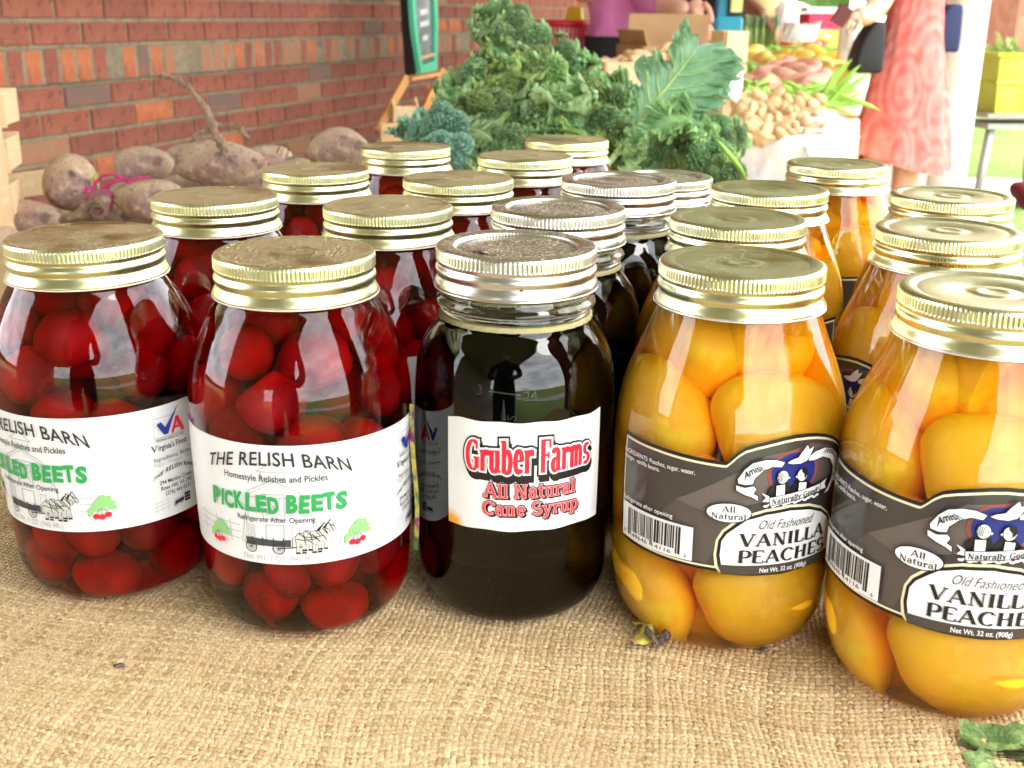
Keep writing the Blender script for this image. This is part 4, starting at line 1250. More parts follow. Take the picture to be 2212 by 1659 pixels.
A.text('bcb', '0', UP(-63.4), 52.4, cap=1.9); A.text('bcb', '49646', UP(-52.6), 52.0, width=9.4, cap=2.0); A.text('bcb', '14116', UP(-39.4), 51.8, width=9.4, cap=2.0); A.text('bcb', '6', UP(-27), 51.6, cap=1.9)
A.ell('k1', UP(-8.8), 75.8, 9.4, 4.7, 32); A.ell('k2', UP(-8.8), 75.8, 8.9, 4.25, 32)
serif(A, 'k3', 'All', UP(-9.0), 76.2, 5.6, 2.7, .2, .1, .13); serif(A, 'k3', 'Natural', UP(-8.8), 72.9, 14.2, 2.6, .2, .1, .13)
# emblem
cx, cy = UP(20.4), 93.0
A.ell('c1', cx, cy, 11.9, 9.9, 36); A.ell('c2', cx, cy, 11.1, 9.3, 36); A.ell('c3', cx, cy, 10.3, 8.8, 36)
rib1 = [(UP(-6.4), 91.6), (UP(-3.6), 96.0), (UP(-0.4), 98.8), (UP(5), 100.2), (UP(10), 100.2), (UP(14.4), 98.8), (UP(13), 96.6), (UP(8.5), 97.0), (UP(4.5), 95.2), (UP(1.2), 92), (UP(0.6), 89.4), (UP(-2.6), 88.9), (UP(-6), 89.6)]
rib2 = [(UP(26), 99.6), (UP(30), 101.6), (UP(36), 102.2), (UP(41.5), 100.8), (UP(46), 97.0), (UP(47.2), 92.6), (UP(45.6), 88.6), (UP(42.4), 88.4), (UP(42.6), 92.2), (UP(40), 96.2), (UP(35), 98.2), (UP(30), 97.6), (UP(26.4), 97.8)]
tl1 = [(UP(-7), 89.0), (UP(-6.6), 86.4), (UP(-3), 84.6), (UP(0.6), 83.4), (UP(3.6), 81.6), (UP(3.2), 84.2), (UP(1.2), 85.2), (UP(2.4), 87.2), (UP(1), 88.8), (UP(-3), 87.9)]
tl2 = [(UP(42.4), 88.2), (UP(45.6), 88.4), (UP(46.4), 86.6), (UP(43), 84.4), (UP(41), 81.2), (UP(37.4), 80.6), (UP(40.2), 83.4), (UP(41.6), 86)]
for P in (rib1, rib2, tl1, tl2):
    A.poly('e2', P); A.line('e3', P, 0.34, True)
A.text('e4', 'Amish', UP(1.4), 93.4, width=10.0, cap=3.3, rot=0.52, arch=1.2, offset=0.02)
A.text('e4', 'Wedding', UP(38.6), 97.0, width=11.5, cap=2.8, rot=-0.38, arch=2.2, offset=0.015)
dove = [(UP(15), 98.4), (UP(18), 97.6), (UP(22), 97.4), (UP(25.4), 98.4), (UP(27.4), 101.0), (UP(29.4), 104.6), (UP(26.4), 103.2), (UP(25.4), 105.4), (UP(22.4), 102.6), (UP(20.6), 100.4), (UP(17), 99.6)]
A.poly('e5', dove); A.line('e6', dove, 0.3, True)
for hx, fl in ((13.8, 1), (23.6, -1)):
    h = UP(hx)
    A.poly('e1', [(h - 5.4 * fl, 82.2), (h - 5.2 * fl, 86.6), (h - 2.2 * fl, 89.4), (h + 2.6 * fl, 89.6), (h + 4.4 * fl, 86.8), (h + 4.4 * fl, 82.2)])
    A.line('e3', [(h - 5.4 * fl, 82.2), (h - 5.2 * fl, 86.6), (h - 2.2 * fl, 89.4)], .6)
    A.poly('e2', [(h - 2.2 * fl, 83), (h - 2.4 * fl, 88.4), (h + 1.2 * fl, 88.8), (h + 1.4 * fl, 84)])
    A.ell('e2', h, 92.2, 2.5, 3.0, 16); A.poly('e2', [(h + 1.8 * fl, 93.2), (h + 3.3 * fl, 91.6), (h + 1.8 * fl, 90.6)])
    A.line('e3', [(h + 2.5 * math.cos(q) , 92.2 + 3.0 * math.sin(q)) for q in [k * .4 for k in range(16)]], .26)
    A.poly('e6', [(h - 2.4 * fl, 92.4), (h - 1.8 * fl, 95.2), (h + .9 * fl, 95.4), (h + .4 * fl, 93.6), (h - .8 * fl, 92.4), (h - .9 * fl, 90.4)]) if fl < 0 else [A.line('e6', [(h - 2.2 + k * .8, 94.6 - k * .1), (h - 2.0 + k * .5, 90.4)], .22) for k in range(4)]
    A.ell('e6', h + 1.3 * fl, 92.4, .28, .28, 8)
bn = [(UP(8), 83.4), (UP(34.6), 86.6), (UP(34.2), 82.8), (UP(8.6), 79.6)]
A.poly('e5', bn); A.line('e6', bn, .34, True)
A.poly('e5', [(UP(4.6), 85.6), (UP(8), 84.0), (UP(8.4), 81.4), (UP(5.2), 81.6), (UP(6.6), 83.4)]); A.poly('e5', [(UP(34.6), 86.4), (UP(38.6), 87.8), (UP(37.2), 85.6), (UP(38.4), 83.4), (UP(34.4), 83.4)])
serif(A, 'e7', 'Naturally Good!', UP(21.3), 81.6, 22.0, 2.4, .2, .1, .12, warp=lambda t_, y: y + 1.35 * t_)
for q in range(16):
    A.ell('e2', UP(7 + q * 1.75), 79.4 + .12 * q + .5 * math.sin(q * 2.1), 1.1, .6, 8)
A.ell('tom', UP(49.5), 79, 3.4, 8.2, 20, -.12)
M_tomp = mat('faded_red_print', (0.30, 0.035, 0.02), 0.35)
mats = dict(f0=M_peachlab3, f1=M_peachlab3, f2=M_peachlab2, o1=M_cream, o2=M_black, o3=M_whiteink, o4=M_peachlab, ital=M_black, v=M_black, vsh=mat('grey_letter_shadow', (.3, .3, .32), .4), w=M_whiteink, bcw=M_whiteink, bcb=M_black, k1=M_black, k2=M_whiteink, k3=M_black, c1=mat('dull_red_ink', (.45, .05, .05), .4), c2=M_peachlab2, c3=mat('royal_blue_ink', (.02, .025, .20), .35), e1=M_black, e2=M_whiteink, e3=M_black, e4=M_black, e5=M_whiteink, e6=M_black, e7=M_black, tom=M_tomp)
names = dict(f0='facet_print', f1='facet_print', f2='facet_print', o1='oval_cream_border', o2='oval_black_border', o3='white_oval', o4='oval_foot', ital='script_lettering', v='big_lettering', vsh='lettering_shadow', w='white_lettering', bcw='barcode_field', bcb='barcode_bars', k1='badge_border', k2='badge', k3='badge_lettering', c1='emblem_ring', c2='emblem_ring', c3='emblem_disc', e1='couple_drawing', e2='ribbon_drawing', e3='ribbon_outline', e4='ribbon_lettering', e5='banner_and_dove', e6='banner_outline', e7='banner_lettering', tom='side_picture')
wrap_art(A, mats, RP, 0, LP, lab, names, ['f0', 'f1', 'f2', 'tom', 'o1', 'c1', 'o2', 'c2', 'o3', 'c3', 'o4', 'e1', 'vsh', 'v', 'ital', 'w', 'bcw', 'bcb', 'k1', 'k2', 'k3', 'e2', 'e3', 'e4', 'e5', 'e6', 'e7'], 0.56)
for o_ in lab.children:
    pass

# date stamps on peach lids
def stamp(parent, deg, lines, R0=36.55):
    A = Art()
    for k, s_ in enumerate(lines):
        A.text('s', s_, 0, -k * 2.7, cap=1.9, offset=-0.004, space=1.15)
    wrap_art(A, dict(s=M_black), lambda z: R0 if z > 10 else R0, HP - 8.4 - 2.2, deg, parent, dict(s='date_stamp'), ['s'], 0.22)

def kids_map(root):
    K = {}
    def walk(o):
        K[o.name] = list(o.children)
        for c in o.children: walk(c)
    walk(root)
    return K
KB, KP, KS = kids_map(beet), kids_map(pea), kids_map(syr)

BJ = [(-201.2, 519.1, -22, 'front row beet jar at the far left, cut by the edge of the photo'),
      (-98.1, 489.3, 0, 'front row beet jar beside the syrup jar with its whole label in view'),
      (-173.2, 642.0, 140, 'gold lidded beet jar directly behind the leftmost front jar, next to the raw beets'),
      (-70.4, 617.3, 95, 'gold lidded beet jar in the second row, seen between the front beet and syrup jars'),
      (-135.5, 762.0, 200, 'beet jar in the third row, leftmost of its row, with a worn date stamp'),
      (-36.8, 727.3, 60, 'beet jar in the third row, in front of the middle of the kale'),
      (-87.4, 899.7, 260, 'farthest left back beet jar, its lid against the left end of the kale'),
      (7.7, 849.6, 20, 'beet jar in the back between the kale and the silver lidded jars'),
      (44.1, 969.2, 310, 'farthest beet jar of all, its lid lowest on the kale')]
def put(o, x, y, rz, lab, cat, group, tilt=(0, 0)):
    o.location = (x * MM, y * MM, 0.0002)
    o.rotation_euler = (R_(tilt[0]), R_(tilt[1]), R_(rz))
    tag(o, lab, cat, group)
    return o
for i, (x, y, rz, lb) in enumerate(BJ):
    o = beet if i == 0 else copy_tree(beet, None, KB)
    put(o, x, y, rz, lb, 'jar', 'jars of pickled beets', ((0.4, -0.5) if i == 0 else (0, 0)))
SJ = [(1.2, 499.9, 0, 'dark syrup jar in the front row with a white and red sticker'),
      (24, 606, 150, 'dark syrup jar directly behind the front one with the sticker'),
      (66.5, 716, 75, 'dark syrup jar third from the front, in the middle of the silver lids'),
      (107, 815, 200, 'rearmost silver lidded jar in front of the curly kale')]
for i, (x, y, rz, lb) in enumerate(SJ):
    o = syr if i == 0 else copy_tree(syr, None, KS)
    put(o, x, y, rz, lb, 'jar', 'silver lidded jars of dark syrup')
    if i == 3: o.scale = (1, 1, .935)
PJ = [(100.6, 481.1, 0, 'front row peach jar beside the syrup jar with its whole black label in view'),
      (119.6, 592, -75, 'peach jar directly behind the front middle peach jar'),
      (160.0, 700.6, -62, 'peach jar third in the left file of peach jars, stamped on its lid'),
      (238, 830, -100, 'rearmost peach jar, its lid below the hem of the coral dress'),
      (268.4, 684, -95, 'peach jar at the right edge behind the lid with the two line stamp'),
      (222.9, 566, -85, 'peach jar with a two line date stamp on its gold lid at the right'),
      (191.5, 431.8, -28, 'nearest peach jar at the lower right, cut by the edge of the photo')]
pj = []
for i, (x, y, rz, lb) in enumerate(PJ):
    o = pea if i == 0 else copy_tree(pea, None, KP)
    put(o, x, y, rz, lb, 'jar', 'gold lidded jars of peaches')
    pj.append(o)
def lid_of(o): return [c for c in o.children if c.name.startswith('lid')][0]
stamp(lid_of(pj[5]), 85 - 16, ['7131AWB11130', 'BB/MA20190511'])
stamp(lid_of(pj[0]), -62, ['7131AWB11135', 'BB/MA20190105'])
stamp(lid_of(pj[2]), 62 + 48, ['7131AWB', 'BB/MA20'])

# ------------------------------------------------------------------ small things on the cloth and lids
M_dry = mat('dry_leaf', (0.55, 0.50, 0.06), 0.7, noise=[(220, (0.30, 0.16, 0.05), 0.42, 0.6), (420, (0.60, 0.42, 0.28), 0.58, 0.7)], bump=(500, 0.5, 0.001))
M_crumb = mat('dark_crumb', (0.05, 0.04, 0.035), 0.8, noise=(500, (0.22, 0.16, 0.12), 0.45, 0.65), bump=(600, 0.8, 0.001))
def crumple(b, c, L, w, ang, seed, up=0.004, n=9, taper=True):
    r = random.Random(seed)
    V = []
    for i in range(n):
        t_ = i / (n - 1)
        ww = w * (math.sin(math.pi * (0.08 + 0.9 * t_)) if taper else 1)
        for j in range(5):
            s_ = (j - 2) / 2
            x = (t_ - .5) * L + r.uniform(-1, 1) * L * .025
            y = s_ * ww + r.uniform(-1, 1) * w * .13
            z = up * (0.25 + math.sin(t_ * 5 + seed) * .35 + .35 * (1 - s_ * s_)) + r.uniform(0, 1) * up * .35
            V.append((c[0] + x * math.cos(ang) - y * math.sin(ang), c[1] + x * math.sin(ang) + y * math.cos(ang), c[2] + max(z, 0.0003)))
    b.add(V, [(i * 5 + j, (i + 1) * 5 + j, (i + 1) * 5 + j + 1, i * 5 + j + 1) for i in range(n - 1) for j in range(4)])
p = atz(1402, 1378, 0.002)
t_ = empty('dried_leaf', p); t_.scale = (1.35,) * 3; tag(t_, 'crumpled yellow and brown dried leaf scrap on the burlap by the peach jar', 'leaf')
b = MB(); crumple(b, (-.002, -.001, 0), .0155, .0030, 0.95, 3, .005); crumple(b, (.0035, .0045, .001), .008, .0018, 0.2, 5, .005)
o = b.build('yellow_blade', M_dry, t_, True); o.modifiers.new('s', 'SOLIDIFY').thickness = 0.0003
b = MB(); crumple(b, (.002, -.0035, 0), .008, .0028, 0.1, 8, .006); crumple(b, (.0055, -.003, 0), .004, .0016, 1.1, 12, .005)
o = b.build('brown_curl', M_crumb, t_, True); o.modifiers.new('s', 'SOLIDIFY').thickness = 0.0004
b = MB(); crumple(b, (.003, .0065, .003), .004, .0017, 0.4, 18, .003)
b.build('pale_tip', mat('pale_dry_tip', (0.62, 0.42, 0.30), 0.7), t_)
p = atz(1386, 1352, 0.002)
b = MB(); crumple(b, (0, 0, 0), .010, .0018, -0.5, 23, .003)
tag(obj('dried_scrap', b.mesh('dried_scrap', M_dry, True), None, p), 'tiny greenish dried scrap in the shade under the peach jar', 'leaf')
for (x, y, s_, lb) in ((1650, 1403, 1.0, 'small black seed lying on the burlap in front of the peach jar'), (257, 1437, 0.9, 'small brown crumb lying on the burlap at the lower left'), (930, 1603, .4, 'tiny dark speck caught in the burlap at the bottom edge')):
    p = atz(x, y, 0.0012)
    tag(obj('seed', blob('seed', .0028 * s_, .0015 * s_, .0010 * s_, int(x), M_crumb, .15, 1), None, p, (0, 0, .2)), lb, 'seed')
# torn green leaf at the lower right corner
M_gleaf = leafy('torn_leaf_green', (0.42, 0.60, 0.22), (0.12, 0.22, 0.06), 110, .25, .55, (500, 1.0, .003))
p = atz(2175, 1640, 0.001)
t_ = empty('torn_leaf', p); tag(t_, 'torn curled green leaf at the lower right corner of the burlap', 'leaf')
def sheet(b, c, L, w, ang, seed, up, roll_, n=22, mI=12):
    r = random.Random(seed); V = []
    for i in range(n):
        t2 = i / (n - 1)
        for j in range(mI):
            s2 = (j / (mI - 1) - .5) * 2
            e = 1 + (r.uniform(-.30, .15) if j in (0, mI - 1) else r.uniform(-.06, .06))
            ww = w * (0.35 + .65 * math.sin(math.pi * min(1, .1 + t2 * .8))) * e
            x = (t2 - .5) * L; y = s2 * ww
            z = up * (0.15 + .5 * (s2 * roll_) ** 2 + .30 * math.sin(t2 * 8 + seed) + .16 * math.sin(s2 * 7 + t2 * 9) + r.uniform(-.07, .07)) + .0012
            V.append((c[0] + x * math.cos(ang) - y * math.sin(ang), c[1] + x * math.sin(ang) + y * math.cos(ang), c[2] + max(z, .0005)))
    b.add(V, [(i * mI + j, (i + 1) * mI + j, (i + 1) * mI + j + 1, i * mI + j + 1) for i in range(n - 1) for j in range(mI - 1)])
b = MB(); sheet(b, (.004, .004, .001), .040, .008, -0.25, 3, .006, 1.3)
o = b.build('upper_fold', M_gleaf, t_, True)
b = MB(); sheet(b, (0, -.007, 0), .036, .010, -0.1, 7, .003, 0.5)
o = b.build('leaf_blade', M_gleaf, t_, True)
b = MB(); sheet(b, (.002, -.001, .0005), .040, .0028, -0.35, 9, .004, 0.6)
o = b.build('dark_edge', mat('browned_leaf_edge', (.03, .035, .012), .7, noise=(200, (.10, .10, .03), .4, .7)), t_, True)
# fly on the syrup lid
M_fly = mat('fly_body', (.045, .035, .025), .4)
Pl = Vector((-0.0145, 0.4805, 0.1737))
t_ = empty('fly', Pl, (0, 0, -0.35)); tag(t_, 'small fly resting on the dusty lid of the front syrup jar', 'fly')
obj('body', blob('body', .0024, .0010, .0010, 3, M_fly, .08, 1), t_, (0, 0, .0012))
obj('head', blob('head', .0008, .0008, .0008, 4, mat('fly_eye', (.12, .03, .02), .3), .02, 1), t_, (-.0029, 0, .0012))
for s_ in (-1, 1):
    b = MB(); b.add([(-.001, .0004 * s_, .0020), (.0022, .0016 * s_, .0016), (.0042, .0012 * s_, .0014), (.0036, .0002 * s_, .0018)], [(0, 1, 2, 3)])
    b.build('wing', mat('fly_wing', (.42, .36, .28), .3), t_)
    for k in range(3):
        b = MB(); b.tube([(-.001 + k * .001, .0006 * s_, .001), (-.0013 + k * .0013, .0019 * s_, .0014), (-.0018 + k * .002, .0027 * s_, 0)], .00012, 4); b.build('leg', M_fly, t_)
p = Vector((-0.012, 0.4635, 0.1632))
tag(obj('seed', blob('seed', .0011, .0006, .0007, 5, M_fly, .1, 1), None, p + Vector((0.0155, 0.0008, -.0015))), 'tiny brown speck stuck on the silver band of the front syrup jar', 'seed')
# coloured leaflet edge between the beet jar and the syrup jar
M_leafl = mat('printed_leaflet', (0.62, 0.55, 0.10), .4, noise=[(160, (0.12, 0.25, 0.08), .5, .6), (110, (0.22, 0.05, 0.22), .55, .62), (200, (.60, .22, .08), .58, .66)])
b = MB()
for k in range(12):
    z = 0.030 + 0.074 * k / 11
    x = -0.0462 + 0.0010 * math.sin(k * .5)
    b.v += [(x, 0.4800, z), (x + .0022, 0.4785, z), (x + .0022, 0.4789, z), (x, 0.4804, z)]
for k in range(11):
    for q in range(4):
        b.f.append((k * 4 + q, k * 4 + (q + 1) % 4, k * 4 + 4 + (q + 1) % 4, k * 4 + 4 + q))
b.f += [(3, 2, 1, 0), (44, 45, 46, 47)]
tag(b.build('leaflet', M_leafl), 'narrow strip of a colourful printed leaflet standing between beet and syrup jars', 'leaflet')

# ------------------------------------------------------------------ raw beets, crate and basket on the left
M_rbeet = add_random_tint(mat('raw_beet_skin', (0.46, 0.33, 0.21), 0.85, noise=[(11, (0.29, 0.17, 0.155), .46, .63), (90, (0.56, 0.43, 0.30), .50, .70), (45, (0.09, 0.06, 0.05), .58, .66), (260, (0.12, 0.08, 0.06), .60, .66)], bump=(120, .5, .002)), .35, (0.30, 0.19, 0.14))
M_root = mat('beet_root', (0.30, 0.20, 0.13), .85, noise=(150, (0.14, 0.09, 0.06), .4, .7), bump=(300, .8, .002))
M_stem = mat('magenta_beet_stem', (0.50, 0.01, 0.16), .4, noise=(60, (.65, .05, .25), .4, .7))
def sprout(p): 
    q = p.copy()
    return q
BT = [ # px, py, width px, height px, Y, label, taper
 (158, 402, 112, 118, 1.50, 'round purple grey beet leaning up beside the magenta stalks'),
 (62, 478, 170, 92, 1.42, 'wide brown beet lowest at the left edge behind the front jars'),
 (308, 356, 132, 82, 1.66, 'smooth tan beet behind the magenta stalks'),
 (330, 432, 165, 92, 1.47, 'yellowish dusty beet with a hairline crack between the stalks and the jar lids'),
 (470, 358, 192, 98, 1.55, 'largest tan beet, its long root standing up against the bricks'),
 (585, 350, 100, 74, 1.74, 'medium beet half behind the largest beet'),
 (735, 322, 140, 88, 1.62, 'pale round beet alone beside the left end of the kale'),
 (400, 336, 90, 50, 1.92, 'darker beet peeping out far behind the largest one'),
 (10, 545, 90, 110, 1.34, 'beet mostly hidden at the left edge below the others'),
 (640, 372, 90, 60, 1.58, 'beet low behind the jar lids, between medium and pale ones'),
 (230, 470, 120, 70, 1.52, 'grimy beet below the magenta stalks, mostly hidden by roots'),
 (400, 412, 120, 70, 1.62, 'beet wedged under the left end of the largest one'),
 (540, 405, 130, 70, 1.64, 'beet wedged under the right end of the largest one'),
 (110, 520, 130, 70, 1.40, 'beet in the bottom layer behind the leftmost lid'),
 (735, 385, 150, 70, 1.64, 'beet in the bottom layer under the pale round one'),
 (300, 410, 120, 60, 1.72, 'beet in the back layer beneath the smooth tan one'),
]
for k, (px, py, w, h, Y, lb) in enumerate(BT):
    c = at(px, py, Y); s_ = dep(c) / FPX
    rx, rz = w / 2 * s_, h / 2 * s_
    t_ = empty('raw_beet', c, (0, random.uniform(-.1, .1), random.uniform(0, 6.28) * 0)); tag(t_, lb, 'beet', 'raw beets heaped behind the jars')
    obj('beet_body', blob('beet_body', rx, min(rx, rz) * 1.05, rz, 300 + k, M_rbeet, .085, 3), t_)
def root(parent, pts, r0, r1, mt=M_root, name='root', jitter=.002, n=8):
    P = []
    r = random.Random(len(pts) * 7)
    for i in range(len(pts) - 1):
        for q in range(5):
            u = q / 5
            a, c = Vector(pts[i]), Vector(pts[i + 1])
            P.append(a.lerp(c, u) + Vector((r.uniform(-1, 1), r.uniform(-1, 1), r.uniform(-1, 1))) * jitter)
    P.append(Vector(pts[-1]))
    rad = [(r0 + (r1 - r0) * i / (len(P) - 1)) * r.uniform(.85, 1.2) for i in range(len(P))]
    b = MB(); b.tube(P, rad, n)
    return b.build(name, mt, parent, True)
def byname(cat, idx): return [o for o in COL.objects if o.get('category') == cat][idx]
beets_o = [o for o in COL.objects if o.name.startswith('raw_beet')]
def loc(parent, px, py, Y): return at(px, py, Y) - parent.location
B5 = beets_o[4]; B5.rotation_euler = (0, 0, 0)
for o in beets_o: o.rotation_euler = (0, 0, 0)
root(B5, [loc(B5, x, y, Y) for x, y, Y in ((486, 322, 1.50), (468, 296, 1.49), (458, 262, 1.49), (440, 228, 1.5), (415, 195, 1.5), (388, 176, 1.51), (362, 166, 1.5))], .0062, .0022)
root(B5, [loc(B5, x, y, Y) for x, y, Y in ((362, 166, 1.5), (350, 158, 1.5), (346, 168, 1.5))], .0032, .0014)
for P in [((372, 170), (350, 150)), ((365, 168), (345, 175)), ((380, 176), (355, 200), (330, 205), (320, 200)), ((356, 190), (340, 210)), ((420, 200), (400, 165), (385, 158)), ((405, 190), (392, 178), (380, 190))]:
    root(B5, [loc(B5, x, y, 1.5) for x, y in P], .0008, .0003, name='root_hair', n=4)
root(B5, [loc(B5, x, y, Y) for x, y, Y in ((486, 325, 1.47), (489, 350, 1.46), (478, 375, 1.455), (462, 388, 1.45))], .0014, .0007, name='root_hair', n=5)
B6 = beets_o[5]
root(B6, [loc(B6, x, y, Y) for x, y, Y in ((415, 312, 1.66), (428, 290, 1.66), (455, 273, 1.66), (495, 268, 1.66), (520, 278, 1.66), (536, 302, 1.66))], .004, .003)
root(B6, [loc(B6, x, y, Y) for x, y, Y in ((500, 270, 1.66), (522, 272, 1.66))], .0035, .003)
for P in [((600, 330), (606, 300), (602, 285)), ((620, 340), (625, 322), (618, 315), (632, 330)), ((630, 345), (640, 335))]:
    root(B6, [loc(B6, x, y, 1.68) for x, y in P], .0012, .0005, name='root_hair', n=5)
B1_ = beets_o[0]
for P, r0 in [(((198, 412), (205, 395), (222, 380), (245, 377), (268, 388), (285, 395)), .0022), (((210, 425), (225, 402), (250, 392), (290, 386), (325, 384)), .0022), (((190, 402), (183, 415), (196, 422), (205, 425)), .003), (((205, 420), (200, 398), (204, 385)), .0014)]:
    root(B1_, [loc(B1_, x, y, 1.46) for x, y in P], r0, r0 * .7, M_stem, 'stalk', .0004, 7)
for P in [((198, 402), (200, 385), (208, 372)), ((202, 400), (210, 380), (212, 374))]:
    root(B1_, [loc(B1_, x, y, 1.46) for x, y in P], .0016, .0008, mat('young_beet_leaf', (.45, .5, .05), .5), 'young_leaf', .0003, 6)
obj('crown', blob('crown', .015, .014, .013, 9, mat('beet_crown', (.40, .05, .13), .7, noise=(160, (.20, .11, .09), .4, .6), bump=(300, 1, .004)), .25, 3), B1_, loc(B1_, 218, 432, 1.46))
B4_ = beets_o[1]
root(B4_, [loc(B4_, x, y, Y) for x, y, Y in ((132, 478, 1.40), (160, 466, 1.39), (190, 452, 1.38), (212, 440, 1.38), (222, 432, 1.38))], .0050, .0095)
for q in range(14):
    a = q * .45
    root(B4_, [loc(B4_, 205 + 16 * math.cos(a), 448 + 12 * math.sin(a), 1.37), loc(B4_, 212 + 22 * math.cos(a + .7), 455 + 16 * math.sin(a + .7), 1.37), loc(B4_, 215 + 14 * math.cos(a + 1.6), 460 + 14 * math.sin(a + 1.6), 1.36)], .0011, .0005, name='root_hair', n=4)
B3_ = beets_o[3]
root(B3_, [loc(B3_, x, y, 1.405) for x, y in ((278, 405), (285, 408), (286, 425), (298, 436))], .0006, .0004, name='root_hair', n=4)

# flat crate that holds the beets
p0, p1 = at(40, 415, 1.62), at(112, 385, 1.72)
b = MB(); mid = (p0 + p1) / 2; b.box((0, 0, 0), ((p1 - p0).length * 1.6, .010, .035)); 
o = b.build('crate_slat', M_woodl); o.location = mid + Vector((-.02, 0, 0)); o.rotation_euler = (0.2, -0.12, .25); tag(o, 'loose pale crate slat leaning behind the two leftmost beets', 'slat')
# berry basket at the very left edge
p = at(-78, 380, 1.40)
t_ = empty('wooden_basket', Vector((p.x, p.y, 0)), (0, 0, .3)); tag(t_, 'pale wooden splint basket cut by the left edge above the beets', 'basket')
for k, z in enumerate((.045, .10, .155)):
    for q in range(4):
        a = q * math.pi / 2
        b = MB(); w_ = .115 + .006 * k
        b.box((0, -w_ / 2, 0), (w_ + .004, .003, .038)); o = b.build('splint', M_woodl, t_); o.location = (0, 0, z); o.rotation_euler = (0, .05 * (q % 2), a)
b = MB(); b.box((.05, -.066, .10), (.018, .003, .17)); b.build('upright', M_woodl, t_)
b = MB(); b.box((0, 0, .006), (.11, .11, .008)); b.build('basket_bottom', M_woodl, t_)

# ------------------------------------------------------------------ kale
M_kale = leafy('kale_green', (0.10, 0.29, 0.10), (0.26, 0.48, 0.20), 60, .35, .45, (260, .6, .002))
M_kale2 = leafy('kale_blue_green', (0.13, 0.33, 0.23), (0.30, 0.54, 0.42), 60, .25, .45, (260, .6, .002))
M_kale3 = leafy('kale_yellow_green', (0.12, 0.31, 0.07), (0.28, 0.48, 0.13), 60, .35, .45, (260, .6, .002))
def edge_tint(M, col, k=.75):  # paler frill edges, partly painting in the light that frills catch
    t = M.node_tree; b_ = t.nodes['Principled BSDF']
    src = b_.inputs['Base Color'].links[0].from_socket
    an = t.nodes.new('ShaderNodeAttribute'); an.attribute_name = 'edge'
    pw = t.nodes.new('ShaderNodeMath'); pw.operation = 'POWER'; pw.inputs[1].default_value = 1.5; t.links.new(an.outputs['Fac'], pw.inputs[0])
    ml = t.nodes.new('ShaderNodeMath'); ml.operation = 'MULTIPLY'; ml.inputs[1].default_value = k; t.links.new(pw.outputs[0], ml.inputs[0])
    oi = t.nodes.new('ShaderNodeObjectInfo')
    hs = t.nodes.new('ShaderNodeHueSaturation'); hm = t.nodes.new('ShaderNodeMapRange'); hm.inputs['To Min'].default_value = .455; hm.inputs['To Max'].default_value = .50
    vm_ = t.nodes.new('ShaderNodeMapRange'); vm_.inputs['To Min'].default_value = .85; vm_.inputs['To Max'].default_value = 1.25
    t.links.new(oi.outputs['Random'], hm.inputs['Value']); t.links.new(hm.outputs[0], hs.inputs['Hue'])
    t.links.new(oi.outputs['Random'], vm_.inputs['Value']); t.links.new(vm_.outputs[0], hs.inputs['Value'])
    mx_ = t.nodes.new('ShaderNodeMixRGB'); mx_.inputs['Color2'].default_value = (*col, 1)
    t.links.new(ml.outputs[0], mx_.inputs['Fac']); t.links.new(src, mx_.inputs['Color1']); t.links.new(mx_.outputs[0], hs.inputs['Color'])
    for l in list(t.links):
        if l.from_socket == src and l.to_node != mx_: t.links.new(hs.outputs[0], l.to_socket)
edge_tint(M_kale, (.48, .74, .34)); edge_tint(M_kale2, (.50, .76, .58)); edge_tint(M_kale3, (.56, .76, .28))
M_rib = mat('kale_rib', (0.34, 0.48, 0.18), .45)
